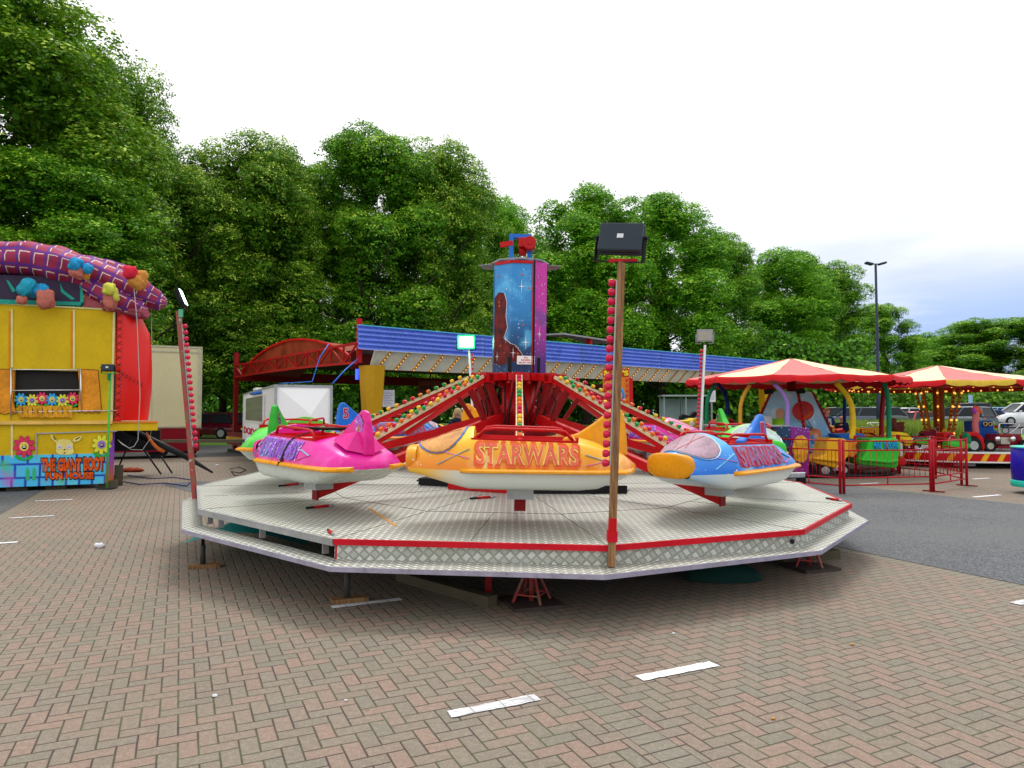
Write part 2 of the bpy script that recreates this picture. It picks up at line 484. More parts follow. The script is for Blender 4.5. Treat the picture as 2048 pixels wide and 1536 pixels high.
leafC = leaf_mat('fresh green leaves', (.03, .15, .004), (.15, .42, .01), (.42, .70, .05))
bark = M_('bark', (.05, .04, .03), .9, sc=4, var=.4, bmp=.6)

def ground_mat():
    m, nt, p = newmat('mown grass')
    g = nt.nodes.new('ShaderNodeNewGeometry'); pos = S(nt, g.outputs['Position'])
    c = mixc(nt, noise(nt, pos, .35, 5, .6).smooth(.3, .7), (.1, .24, .015), (.2, .38, .03))
    c = mixc(nt, noise(nt, pos, 14, 3, .7)*.4, c, (.05, .12, .01))
    setin(nt, p.inputs['Base Color'], c); p.inputs['Roughness'].default_value = .9
    return m
grassm = ground_mat()

def tartan_mat():
    m, nt, p = newmat('tartan cloth')
    u, v, w = split(nt, coord(nt, 'UV'))
    u = u+(noise(nt, combine(nt, u, v), 3, 2)-.5)*.08; v = v+(noise(nt, combine(nt, v, u), 4, 2)-.5)*.08
    fu = u.fract(); fv = v.fract()
    c = mixc(nt, noise(nt, coord(nt), 5, 4), (.22, .008, .045), (.42, .015, .085))
    for f in (fu, fv):
        c = mixc(nt, (f-.5).abs().lt(.085)*.85, c, (.09, .02, .28))
    for f, g in ((fu, fv), (fv, fu)):
        c = mixc(nt, (f-.68).abs().lt(.035)*(g-.5).abs().gt(.16)*.85, c, (.75, .68, .62))
    setin(nt, p.inputs['Base Color'], c); p.inputs['Roughness'].default_value = .7
    return m
tartan = tartan_mat()

def space_mat(name, ca, cb, cc=None, axis=2, lo=0., hi=1., dots=16, coat=.35, amt=.9, dens=.10, rough=.35):
    """airbrushed paint: a blend of colours with painted white stars"""
    if name in MATS: return MATS[name]
    m, nt, p = newmat(name)
    co = coord(nt); ax = split(nt, co)[axis]
    f = (ax+(noise(nt, co, 2.2, 3)-.5)*.3*(hi-lo)).smooth(lo, hi)
    c = mixc(nt, f, ca, cb)
    if cc: c = mixc(nt, noise(nt, co, 2.6, 4, .6).smooth(.5, .68)*.8, c, cc)
    for sc, k in ((dots, dens), (dots*2.3, dens*1.3)):
        v = nt.nodes.new('ShaderNodeTexVoronoi'); v.inputs['Scale'].default_value = sc; nt.links.new(co.k, v.inputs['Vector'])
        r = split(nt, S(nt, v.outputs['Color']))[0]
        d = S(nt, v.outputs['Distance'])
        c = mixc(nt, (1.0-d.smooth(k*.4, k*1.6))*r.gt(.45)*amt, c, (.9, .92, .95))
    setin(nt, p.inputs['Base Color'], c); p.inputs['Roughness'].default_value = rough
    p.inputs['Coat Weight'].default_value = coat*.4; p.inputs['Coat Roughness'].default_value = .08; p.inputs['Specular IOR Level'].default_value = .3
    MATS[name] = m; return m

def plinth_mat():
    m, nt, p = newmat('painted blue stonework')
    co = coord(nt); X, Y, Z = split(nt, co)
    b = nt.nodes.new('ShaderNodeTexBrick'); b.inputs['Scale'].default_value = 1; b.inputs['Mortar Size'].default_value = .035
    b.inputs['Mortar Smooth'].default_value = .8; b.inputs['Brick Width'].default_value = .42; b.inputs['Row Height'].default_value = .27; b.squash = .55; b.squash_frequency = 3
    nt.links.new(combine(nt, X, Z).k, b.inputs['Vector'])
    setin(nt, b.inputs['Color1'], (.05, .5, .85)); setin(nt, b.inputs['Color2'], (.1, .62, .8)); setin(nt, b.inputs['Mortar'], (.005, .03, .45))
    c = S(nt, b.outputs[0]); c = mixc(nt, noise(nt, co, 3, 3).smooth(.55, .75)*.7, c, (.1, .5, .12)); c = mixc(nt, noise(nt, combine(nt, X, Z, 3.3), 2.1, 3).smooth(.56, .75)*.7, c, (.55, .08, .5))
    setin(nt, p.inputs['Base Color'], c); p.inputs['Roughness'].default_value = .45
    return m
plinthm = plinth_mat()

def glass_mat():
    m, nt, p = newmat('pane glass'); p.inputs['Base Color'].default_value = (.45, .42, .33, 1); p.inputs['Roughness'].default_value = .06
    p.inputs['Transmission Weight'].default_value = 0.0; p.inputs['Specular IOR Level'].default_value = .8; return m
glassp = glass_mat()
# ------------------------------------------------------------------ ground, paving, roads
def struct(name, mb, mats): return props(mb.build(name, mats), kind='structure')
def ab(a, b, z=0.0): p = A_*a+B_*b; return (p.x, p.y, z)
ys = [-40, -10, 10, 30]+list(np.linspace(34, 58, 13))+[70, 100, 160, 300, 900]
xs = [-900, -200, -80, -40, -20, 0, 20, 40, 60, 100, 220, 900]
g = MB().grid([[(x, y, hgt(y)-.02) for x in xs] for y in ys]); struct('ground', g, grassm)
g = MB().grid([[ab(a, b, 0) for a in (-16, 0, 16, 34)] for b in (-14, 0, 14, 27)]); struct('paving', g, paver)
for nm, a0, a1 in (('road', 7.0, 13.08), ('road', -8.6, -2.5)):
    g = MB().grid([[ab(a, b, .004) for a in (a0, a1)] for b in (-10, 0, 10, 26)]); struct(nm, g, asphalt)
tar2 = asphalt_mat('car park asphalt', (.05, .052, .055), (.1, .1, .105))
g = MB().grid([[(x, y, hgt(y)-.008) for x in (-30, 0, 10)] for y in (22, 26, 30, 34)]); struct('apron', g, tar2)
g = MB().grid([[(x, y, hgt(y)+.004) for x in (8, 30, 60, 90)] for y in list(np.linspace(44, 60, 9))+[66, 74]]); struct('car_park', g, tar2)
# dark patch repair on the paving behind the left corner of the ride
g = MB(); g.add([onz(x, y, .006) for x, y in ((322, 968), (392, 962), (470, 964), (420, 984), (380, 983))], [(0, 1, 2, 3, 4)]); struct('asphalt_patch', g, asphalt)
# painted bay markings, each along the paving
marks = [((900, 1428), (1080, 1398)), ((1278, 1356), (1436, 1331)), ((662, 1214), (803, 1199)), ((70, 1002), (146, 999)), ((18, 1036), (105, 1033)), ((-30, 1088), (36, 1083)), ((2030, 1207), (2090, 1202)), ((1947, 994), (2014, 991)), ((1946, 958), (1984, 956.5)), ((1768, 945), (1800, 943.5)), ((1720, 968), (1760, 966))]
for k, (p, q) in enumerate(marks):
    a = onz(*p, .006); q = onz(*q, .006); L = (q-a).length*.5+ abs((q-a).dot(A_))*.5
    w = B_*.09; e = a+A_*L; mb = MB(); ring = []
    n = 14
    lo = [a+A_*(L*i/n)-w*(.5+random.uniform(-.08, .05))+A_*random.uniform(-.01, .01) for i in range(n+1)]
    hi = [a+A_*(L*i/n)+w*(.5+random.uniform(-.08, .05)) for i in range(n+1)]
    mb.grid([lo, hi], smooth=False); struct('bay_marking', mb, wornpaint if k in (0, 4, 6) else roadpaint)

# ------------------------------------------------------------------ the ride: frame of its own, deck plane slightly out of level
RC = Vector((.07, 9.35, .63)); ta, tb_ = -.013, .018
zax = Vector((-ta, -tb_, 1)).normalized(); xax = Vector((1, 0, ta)).normalized(); yax = zax.cross(xax).normalized(); xax = yax.cross(zax)
RM = Matrix((xax, yax, zax)).transposed().to_4x4(); RM.translation = RC
RMi = RM.inverted()
def deckpt(px, py, z):
    return RMi @ onplane(px, py, RC+zax*z, zax)
NV = 12; ROT = .156
def vang(j): return ROT+(j-3)*2*math.pi/NV
vis = [(396, 972), (400, 1019), (668, 1079), (1215, 1092), (1605, 1060), (1701, 1008)]
vst = [(365, 1001), (364, 1059), (661, 1134), (1210, 1150), (1642, 1101), (1736, 1041)]
DV, SV = [], []
for j in range(NV):
    a = vang(j)
    DV.append(deckpt(*vis[j], 0) if j < 6 else Vector((4.05*math.sin(a), -4.05*math.cos(a), 0)))
    SV.append(deckpt(*vst[j], -.155) if j < 6 else Vector((4.33*math.sin(a), -4.33*math.cos(a), -.155)))
for v in DV: v.z = 0
for v in SV: v.z = -.155
deck = thing('ride_platform', 'twelve sided aluminium chequer plate ride deck with red edging, standing on jacks', 'platform', RM)
mb = MB(); mb.slab([(v.x, v.y, 0) for v in DV], (0, 0, -.035)); mb.build('deck', chequer, deck)
# narrow open seams between deck panels
mb = MB()
for j in range(NV):
    d = Vector(DV[j]); r = d.normalized(); q = Vector((-r.y, r.x, 0))
    for a, b in ((d*.99, r*1.15),):
        mb.bar(a+Vector((0, 0, .0012)), b+Vector((0, 0, .0012)), .005, .004)
    m = (DV[j]+DV[(j+1) % NV])*.5; mr = m.normalized()
    mb.bar(DV[j]*.62+Vector((0, 0, .0014)), DV[(j+1) % NV]*.62+Vector((0, 0, .0014)), .006, .004)
    if j % 2 == 0: mb.bar(m*.985+Vector((0, 0, .001)), m*.62+Vector((0, 0, .001)), .006, .004)
mb.build('panel_seam', M_('grimy seam', (.2, .19, .16), .8), deck)
for j in range(NV):
    a, b = DV[j], DV[(j+1) % NV]; d = (b-a).normalized(); out = Vector((d.y, -d.x, 0))
    redside = 2 <= j <= 7
    mb = MB(); h = .045 if redside else .055
    mb.bar(a+out*.006+Vector((0, 0, -h/2+.006)), b+out*.006+Vector((0, 0, -h/2+.006)), .022, h, mi=0)
    mb.build('edge_trim', trimred if redside else steel, deck)
    if redside:
        mb = MB(); a1 = a-out*.02-Vector((0, 0, .04)); b1 = b-out*.02-Vector((0, 0, .04))
        mb.slab([a1, b1, b1-Vector((0, 0, .12)), a1-Vector((0, 0, .12))], -out*.006); mb.build('riser_panel', riserm, deck)
    # tread
    i0 = a+out*-.03; i1 = b+out*-.03; z = Vector((0, 0, -.155))
    mb = MB(); mb.slab([Vector((i0.x, i0.y, -.155)), Vector((i1.x, i1.y, -.155)), SV[(j+1) % NV], SV[j]], (0, 0, -.006))
    mb.build('step_tread', chequer, deck)
    mb = MB(); mb.bar(SV[j]+Vector((0, 0, -.017)), SV[(j+1) % NV]+Vector((0, 0, -.017)), .008, .037)
    mb.build('step_edge', M_('scuffed steel edge', (.4, .38, .5), .45, .5, dirt=.6, sc=6), deck)
# end post of the missing riser, open corner brackets
mb = MB(); a = DV[2]; d = (DV[3]-a).normalized()
mb.box(a+d*.02+Vector((0, .03, -.1)), (.03, .02, .13)); mb.build('riser_end_post', trimred, deck)
for j, t in ((0, .97), (1, .1), (1, .45), (1, .9)):
    p = DV[j].lerp(DV[j+1], t)*.975; MB().box((p.x, p.y, -.095), (.05, .025, .13), rz=.6).build('step_bracket', steel, deck)
mb = MB()
for k in range(6):
    a = vang(k*2); r = Vector((math.sin(a), -math.cos(a), 0))
    mb.bar(r*.6+Vector((0, 0, -.11)), r*3.85+Vector((0, 0, -.11)), .06, .1)
mb.slab([v*.9+Vector((0, 0, -.05)) for v in DV], (0, 0, -.02)); mb.build('underframe', black, deck)
MB().box((.1, .9, -.34), (5.2, 1.5, .36), rz=-.25).build('chassis_light_block', M_('dark chassis paint', (.02, .016, .016), .7), deck)  # chassis box, added to stop light leaking through under the deck
# hole in a riser, the shade inside it made as a black disc
p = DV[4].lerp(DV[3], .055); d = (DV[3]-DV[4]).normalized(); out = -Vector((d.y, -d.x, 0))
mb = MB(); o_ = Vector((p.x, p.y, -.095))+out*(-.012); mb.tube([o_, o_+out*.01], .022, 12); mb.build('riser_hole_disc', black, deck)
# orange scratch line and centre box on the deck
mb = MB(); a = deckpt(738, 1016, .002); b = deckpt(792, 1052, .002); mb.bar(a, b, .03, .003); mb.build('orange_stripe', M_('faded orange paint', (.62, .33, .1), .7, sc=12, var=.3), deck)
# striped red and black pins lying on the deck
def pin(px0, py0, px1, py1, lab):
    a = RM @ deckpt(px0, py0, .014); b = RM @ deckpt(px1, py1, .014)
    t = thing('locking_pin', lab, 'pin', Matrix.Translation(a), 'locking pins lying on the deck')
    d = b-a
    MB().tube([(0, 0, 0), d*.28], .011, 8).build('shank', black, t); MB().tube([d*.28, d*.8], .014, 8).build('grip', red, t); MB().tube([d*.8, d], .011, 8).build('tip', steel, t)
pin(612, 1016, 668, 1010, 'red and black locking pin lying in front of the pink car')
pin(558, 972, 606, 966, 'thin locking pin partly under the pink car')
pin(834, 961, 882, 957, 'locking pin under the pointed nose of the orange car')
pin(940, 997, 990, 993, 'locking pin left of the red stub under the orange car')
pin(1214, 984, 1258, 980, 'locking pin behind the timber lamp post')
pin(1652, 996, 1684, 1001, 'locking pin near the right corner of the deck')
pin(656, 1060, 667, 1068, 'short red pin standing out at the front left deck corner')

# jacks and timber under the ride
def jack(px, py, top, lab, tripod=False):
    p = onz(px, py); t = thing('support_jack', lab, 'jack', Matrix.Translation(p), 'jacks holding up the ride')
    if tripod:
        mb = MB().tube([(0, 0, .03), (0, 0, top)], .022, 10); mb.build('post', rust, t)
        mb = MB()
        for k in range(4):
            a = k*math.pi/2+.4; mb.bar((.17*math.cos(a), .17*math.sin(a), .03), (.02*math.cos(a), .02*math.sin(a), top*.8), .018, .018)
            mb.bar((.13*math.cos(a), .13*math.sin(a), .09), (.13*math.cos(a+1.57), .13*math.sin(a+1.57), .09), .012, .012)
        mb.build('strut', rust, t)
        MB().box((0, 0, .015), (.42, .42, .03), rz=.3).build('base_plate', M_('dirty steel plate', (.06, .045, .04), .7, dirt=.5), t)
    else:
        MB().tube([(0, 0, .03), (0, 0, top*.62)], .026, 12).build('outer_tube', M_('dark greased steel', (.06, .06, .055), .5, dirt=.5), t)
        MB().tube([(0, 0, top*.6), (0, 0, top)], .017, 10).build('screw', black, t)
        mb = MB().bar((-.03, .02, top*.86), (.09, -.04, top*.86), .03, .03); mb.build('collar', black, t)
        MB().box((.02, 0, .018), (.3, .11, .036), rz=.35).build('timber_pad', wood, t)
jack(405, 1135, .37, 'grey screw jack on an orange timber pad at the left corner of the ride')
jack(694, 1203, .40, 'screw jack beside the white marking at the front left of the ride')
jack(1063, 1208, .42, 'rusty four legged stand under the front edge of the ride', True)
jack(1618, 1136, .42, 'rusty stand in shadow under the right side of the ride', True)
def timber(p0, p1, w, h, z, lab, m=wood):
    a = onz(*p0); b = onz(*p1); t = MB().bar(a+Vector((0, 0, z+h/2)), b+Vector((0, 0, z+h/2)), w, h)
    props(t.build('timber_beam', m), lab, 'timber', 'timbers under the ride')
dwood = M_('dirty timber', (.1, .085, .055), .8, dirt=.5, sc=5)
timber((985, 1213), (800, 1160), .1, .085, 0, 'long dirty timber lying under the front of the ride', dwood)
timber((978, 1196), (1120, 1165), .1, .07, .2, 'raised cross timber on a red block beneath the ride', dwood)
timber((1560, 1128), (1672, 1116), .12, .1, .0, 'dark timber under the right end of the step', dwood)
mb = MB().box((0, 0, .1), (.055, .055, .2)); o = mb.build('red_block', darkred); o.location = onz(977, 1196); props(o, 'small red post under the raised cross timber', 'block')
def blob_sheet(name, pts, zt, mat_, lab, cat):
    c = sum((Vector(p) for p in pts), Vector())/len(pts); n = len(pts)
    rows = []
    for k, (s, z) in enumerate(((1, .0), (.9, .5), (.65, .85), (.3, 1), (.02, 1))):
        rows.append([c+(Vector(p)-c)*(s*random.uniform(.93, 1.05))+Vector((0, 0, .008+z*zt*random.uniform(.75, 1.15))) for p in pts])
    props(MB().grid(rows, closed=True).build(name, mat_), lab, cat)
def ring(px, py, rx, ry, n=18): 
    c = onz(px, py); return [c+Vector((rx*math.cos(2*math.pi*k/n), ry*math.sin(2*math.pi*k/n), 0)) for k in range(n)]
blob_sheet('tarpaulin', ring(1445, 1160, .38, .16), .16, tarpg, 'crumpled dark green tarpaulin lying under the right front of the ride', 'tarpaulin')
# turquoise sheet under the open left side
mb = MB(); rows = []
for i in range(9):
    rows.append([RM @ Vector((-3.55+i*.16+random.uniform(-.02, .02), -1.9+k*.38, -.44+.2*math.sin(i/8*math.pi)*(.6+.3*math.sin(k*1.3)))) for k in range(7)])
props(mb.grid(rows).build('tarpaulin', M_('turquoise tarpaulin', (.02, .42, .42), .6)), 'turquoise sheet seen through the open left side of the deck', 'tarpaulin')

# litter
def litter(px, py, s, m, lab, name='litter'):
    mb = MB().ball((0, 0, s*.5), (s, s*.7, s*.5), 8, jit=.25); o = mb.build(name, m); o.location = onz(px, py); props(o, lab, 'litter', None)
litter(199, 1096, .06, paper, 'crumpled white paper on the paving left of the ride', 'crumpled_paper')
litter(430, 1394, .016, paper, 'small white disc of litter on the paving in the left foreground')
litter(1705, 1291, .016, M_('orange peel', (.5, .27, .1), .7), 'orange scrap of litter on the paving at right')
litter(1546, 1439, .014, M_('cigarette filter', (.55, .3, .1), .7), 'orange cigarette end in the right foreground', 'cigarette_end')
litter(692, 1402, .01, paper, 'tiny white scrap in the centre left foreground')
litter(434, 932, .05, paper, 'white scrap of paper on the paving behind the left lamp post')
litter(1347, 1268, .012, paper, 'white scrap of litter in front of the ride')
# ------------------------------------------------------------------ centre of the ride: column, tower, sweeps
hub = thing('ride_centre', 'red steel ride centre with space painted eight sided tower and light strung arms', 'ride mechanism', RM)
MB().lathe([(.34, 0), (.34, .1), (.26, .14), (.24, .85), (.3, .9), (.3, 1.0), (.22, 1.05), (.22, 1.46)], 20).build('column', red, hub)
mb = MB()
for z in (.42, .62): mb.lathe([(.25, z), (.27, z+.01), (.27, z+.05), (.25, z+.06)], 20)
mb.lathe([(.5, .66), (.52, .68), (.52, .76), (.5, .78)], 24); mb.build('flange', darkred, hub)
mb = MB(); mb.box((0, 0, .05), (2.3, 1.25, .085), rz=-.28); mb.build('centre_base', black, hub)
mb = MB(); mb.box((-.42, -.8, .055), (.95, .06, .1), rz=-.42); mb.box((.1, -.93, .05), (.13, .05, .09), rz=.1, mi=1); mb.box((.75, -.88, .05), (1.15, .05, .09), rz=.12, mi=2); mb.build('base_rail', [red, chequer, black], hub)
# tower: eight sided, z 1.46 to 2.94
def octo(r, z): return [Vector((r*math.cos(math.pi/8+k*math.pi/4+.1), r*math.sin(math.pi/8+k*math.pi/4+.1), z)) for k in range(8)]
TZ0, TZ1, TR = 1.47, 2.93, .372
spb = space_mat('blue space mural', (.006, .028, .11), (.03, .26, .64), (.10, .5, .85), 2, 1.6, 2.55, dots=12, amt=1, dens=.085)
spp = space_mat('magenta space mural', (.08, .01, .18), (.62, .015, .36), (.16, .05, .3), 2, 1.55, 2.2, dots=12, amt=1, dens=.085)
lo, hi = octo(TR, TZ0), octo(TR, TZ1)
for k in range(8):
    a, b, c, d = lo[k], lo[(k+1) % 8], hi[(k+1) % 8], hi[k]
    mid = (a+b)/2; mm = spp if mid.x > .12 else spb
    mb = MB(); mb.slab([a, b, c, d], -Vector((mid.x, mid.y, 0)).normalized()*.01); mb.build('tower_panel', mm, hub)
def face(k): 
    a, b = lo[k], lo[(k+1) % 8]; ux = (b-a).normalized(); n = Vector(((a+b).x, (a+b).y, 0)).normalized(); w = (b-a).length
    return (a+b)/2, ux, n, w
front = min(range(8), key=lambda k: face(k)[0].y)
fl = min(range(8), key=lambda k: (face(k)[0]-Vector((-.25, -.25, TZ0))).length); fr = min(range(8), key=lambda k: (face(k)[0]-Vector((.27, -.23, TZ0))).length)
def onface(k, u, z, off): c, ux, n, w = face(k); s = 1 if ux.x > 0 else -1; return Vector((c.x, c.y, 0))+ux*(s*u*w)+n*off+Vector((0, 0, z))
# painted red cloud shape, red borders, stars and glows
mural = M_('dark red airbrush', (.13, .008, .008), .4, var=.85, sc=9, coat=.3)
mb = MB()
sh = [(-.5, 1.6), (-.5, 2.45), (-.25, 2.52), (.1, 2.5), (.25, 2.38), (.2, 2.2), (.3, 2.05), (.1, 1.92), (.5, 1.84), (.5, 1.62), (0, 1.56)]
mb.add([onface(fl, u, z, .003) for u, z in sh], [tuple(range(len(sh)))])
sh = [(-.5, 1.62), (-.5, 1.84), (-.3, 1.82), (-.02, 1.72), (.22, 1.6), (.1, 1.57), (-.2, 1.6)]
mb.add([onface(front, u, z, .003) for u, z in sh], [tuple(range(len(sh)))])
mb.build('painted_nebula', mural, hub)
mb = MB()
for i in range(10):      # bright rim of the cloud
    pass
sh = [(.1, 2.5), (.25, 2.38), (.2, 2.2), (.3, 2.05), (.1, 1.92), (.5, 1.84)]
for a, b in zip(sh, sh[1:]): mb.bar(onface(fl, *a, .005), onface(fl, *b, .005), .008, .004)
sh = [(-.5, 1.84), (-.3, 1.82), (-.02, 1.72), (.22, 1.6)]
for a, b in zip(sh, sh[1:]): mb.bar(onface(front, *a, .005), onface(front, *b, .005), .008, .004)
mb.build('white_outline', M_('white airbrush', (.75, .85, .9), .4, var=.05), hub)
mb = MB()
for k, u in ((front, .46), (fr, -.46)): mb.bar(onface(k, u, TZ0+.02, .006), onface(k, u, TZ1-.02, .006), .022, .012)
mb.bar(onface(front, -.5, TZ1-.03, .006), onface(front, .46, TZ1-.03, .006), .012, .04); mb.bar(onface(fl, -.5, TZ1-.03, .006), onface(fl, .5, TZ1-.03, .006), .012, .04)
mb.build('painted_border', red, hub)
MB().bar(onface(front, .53, TZ0, .01), onface(front, .53, TZ1, .01), .035, .02).build('door_hinge', black, hub)
def star(mb, k, u, z, s, off=.005):
    for ang, l in ((0, s*.55), (math.pi/2, s)):
        c = onface(k, u, z, off); cc, ux, n, w = face(k)
        d = ux*math.cos(ang)+Vector((0, 0, 1))*math.sin(ang); q = n.cross(d)
        mb.add([c-d*l, c+q*s*.05, c+d*l, c-q*s*.05], [(0, 1, 2, 3)])
    c = onface(k, u, z, off+.001); mb.tube([c, c+n*.001], s*.12, 8)
mb = MB()
for k, u, z, s in ((front, -.05, 2.58, .1), (front, .17, 1.86, .11), (fl, .2, 1.9, .06), (fl, -.3, 1.68, .07), (fr, -.05, 1.98, .1), (fr, .1, 2.62, .04), (front, -.4, 1.72, .08)): star(mb, k, u, z, s)
mb.build('painted_star', signwhite, hub)
mb = MB()
for k in (fl, front, fr):
    for i in range(5): c = onface(k, random.uniform(-.38, .38), random.uniform(1.7, 2.8), .004); mb.tube([c, c+face(k)[2]*.001], random.uniform(.008, .018), 10)
mb.build('painted_planet', M_('orange glow paint', (.5, .12, .03), .5), hub)
# notice
c = onface(front, .18, 1.63, .012); _, ux, n, w = face(front); ux = ux*(1 if ux.x > 0 else -1)
mb = MB(); s = .115; mb.slab([c+ux*(-s)+Vector((0, 0, -.055)), c+ux*s+Vector((0, 0, -.055)), c+ux*s+Vector((0, 0, .055)), c+ux*(-s)+Vector((0, 0, .055))], n*.004); nt_ = mb.build('notice', signwhite, hub)
mb = MB()
for i, (tx, wd) in enumerate((('ALL', .06), ('RIDERS', .12), ('MUST PAY', .18))): flat_text(mb, tx, c+n*.006+Vector((0, 0, .033-i*.033)), ux, (0, 0, 1), wd, .02, .03)
o = mb.build('lettering', signred, nt_)
mb = MB(); mb.lathe([(TR+.012, TZ1), (TR+.012, TZ1+.02), (.05, TZ1+.03)], 8); mb.slab([(-.56, .1, TZ1), (-.2, -.05, TZ1), (-.2, .35, TZ1), (-.5, .4, TZ1)], (0, 0, .008)); mb.slab([(.56, .1, TZ1), (.2, -.05, TZ1), (.2, .35, TZ1), (.5, .4, TZ1)], (0, 0, .008)); mb.build('top_plate', greyp, hub)
mb = MB()
for k, u in ((fl, .45), (fr, -.1)): c = onface(k, u, TZ0+.1, .004); mb.box(c, (.05, .02, .2))
mb.build('slot', black, hub)
# hoist on top
mb = MB(); mb.box((-.12, 0, TZ1+.19), (.06, .1, .38)); mb.box((.13, .06, TZ1+.19), (.06, .1, .38)); mb.box((.0, .04, TZ1+.385), (.3, .09, .05)); mb.build('hoist_frame', bluep, hub)
mb = MB().box((.06, -.04, TZ1+.28), (.17, .14, .12)); mb.tube([(.12, -.16, TZ1+.265), (.12, .06, TZ1+.265)], .085, 18); mb.tube([(.12, -.175, TZ1+.265), (.12, -.15, TZ1+.265)], .03, 12); mb.tube([(.03, 0, TZ1+.12), (.03, 0, TZ1+.24)], .05, 12); mb.build('gear_motor', red, hub)
mb = MB().bar((-.27, -.02, TZ1+.25), (-.1, -.02, TZ1+.28), .07, .065); mb.build('hoist_arm', red, hub)
MB().tube([(0, .02, TZ1), (0, .02, TZ1+.2)], .015, 8).build('hoist_cable', steel, hub)
# head ring
mb = MB(); a8 = [Vector((.36*math.cos(k*math.pi/4+math.pi/8), .36*math.sin(k*math.pi/4+math.pi/8), 1.42)) for k in range(8)]
for k in range(8): mb.bar(a8[k], a8[(k+1) % 8], .08, .1)
for k in range(8): mb.bar(a8[k]*.98+Vector((0, 0, -.03)), (a8[k].x*.45, a8[k].y*.45, 1.3), .05, .06)
mb.build('head_ring', red, hub)
# arms
CARR = 2.95
bulbc = [bulbred, bulbyel, bulbgrn, bulborg]
def bulb_mb(): return MB().lathe([(.0, -.026), (.014, -.026), (.026, -.006), (.027, .010), (.019, .022), (.0, .024)], 10, cap=False)
bulb_protos = {}
def bulb_at(M, m, parent, nm='bulb'):
    if m not in bulb_protos:
        o = bulb_mb().build(nm, m, parent); bulb_protos[m] = o
    else:
        o = bulb_protos[m].copy(); col.objects.link(o); o.name = nm; o.parent = parent
    o.matrix_local = M; WM[o] = WM[parent] @ M
    return o
CZ = {0: -.01, 1: -.07, 2: -.03, 3: -.02, 4: -.02, 5: -.02, 6: -.04, 7: -.06}     # each car hangs at its own height
for k in range(8):
    a = k*math.pi/4; r = Vector((math.sin(a), -math.cos(a), 0)); q = Vector((math.cos(a), math.sin(a), 0)); cz = CZ[k]
    p0 = r*.56+Vector((0, 0, 1.42)); p1 = r*2.46+Vector((0, 0, .60+cz)); d = (p1-p0).normalized(); up = q.cross(d); up = up if up.z > 0 else -up
    mb = MB(); mb.bar(p0, p1, .05, .085, up=up)
    arm = mb.build('upper_arm', red, hub)
    mb = MB()
    for s in (-1, 1): mb.bar(p0+q*(s*.034)+up*.036+d*.1, p1+q*(s*.034)+up*.036, .012, .036, up=up)
    mb.build('light_board', cream, arm)
    # knuckle, lower sweep and strut
    MB().box(r*.57+Vector((0, 0, 1.40)), (.10, .13, .13), rz=a).build('knuckle', red, hub); MB().bar(r*.25+Vector((0, 0, 1.42)), r*.58+Vector((0, 0, 1.40)), .1, .09).build('head_beam', red, hub)
    l0 = r*.3+Vector((0, 0, .89)); l1 = r*1.08+Vector((0, 0, .67)); l2 = r*2.96+Vector((0, 0, .19+cz))
    mb = MB(); mb.bar(l0, l1, .09, .12, up=up); mb.bar(l1-d*.02, l2, .1, .1, up=up); lower = mb.build('lower_arm', red, hub)
    mb = MB(); mb.box(r*2.965+Vector((0, 0, .185+cz)), (.104, .02, .125), rz=a); mb.build('arm_foot', darkred, lower)
    mb = MB(); mb.box(r*2.93+Vector((0, 0, .285+cz)), (.24, .2, .1), rz=a); mb.build('mount_plate', steel, lower)
    mb = MB(); mb.bar(r*.55+Vector((0, 0, 1.34)), r*.36+Vector((0, 0, .92)), .07, .07); mb.bar(r*.86+Vector((0, 0, 1.24)), r*.60+Vector((0, 0, .84)), .055, .055); mb.tube([r*.46-q*.07+Vector((0, 0, 1.36)), r*.33-q*.13+Vector((0, 0, .9))], .022, 8); mb.build('strut', darkred, hub)
    mb = MB(); mb.tube([r*.34+q*.08+Vector((0, 0, .5)), r*.36+q*.12+Vector((0, 0, .9)), r*.3+q*.05+Vector((0, 0, 1.3))], .012, 6); mb.tube([r*.28-q*.1+Vector((0, 0, .6)), r*.42-q*.13+Vector((0, 0, .85)), r*.5-q*.1+Vector((0, 0, 1.1)), r*.34-q*.05+Vector((0, 0, 1.35))], .01, 6); mb.build('hose', black, hub)
    mb = MB(); c = r*.27+q*.03+Vector((0, 0, .98)); mb.ball(c, .022, 8); mb.build('white_fitting', signwhite, hub)
    mb = MB(); mb.box(r*.36+Vector((0, 0, .66)), (.1, .03, .05), rz=a); mb.build('label_plate', M_('orange data plate', (.7, .4, .25), .6), hub)
    n = 17; indiv = k in (0, 1, 7)
    stuffm = MB()
    Rm = Matrix((q, d.cross(q)*-1 if False else up, (q.cross(up))))
    for s in (-1, 1):
        for i in range(n):
            t = .1+.88*i/(n-1); c = p0.lerp(p1, t)+q*(s*.046)+up*.075
            m = bulbc[(i//2+(k % 2)+(0 if s < 0 else 1)) % 4]
            zc = up; xc = q; yc = zc.cross(xc)
            Mx = Matrix((xc, yc, zc)).transposed().to_4x4(); Mx.translation = c
            if k == 0:
                if s > 0: continue
                Mx.translation = p0.lerp(p1, t)+up*.07
            if indiv: bulb_at(Mx, m, hub)
            else:
                b = bulb_mb(); stuffm.add(b.v, b.f, bulbc.index(m), True, Mx)
    if not indiv: props(stuffm.build('bulb', bulbc, hub), kind='stuff')

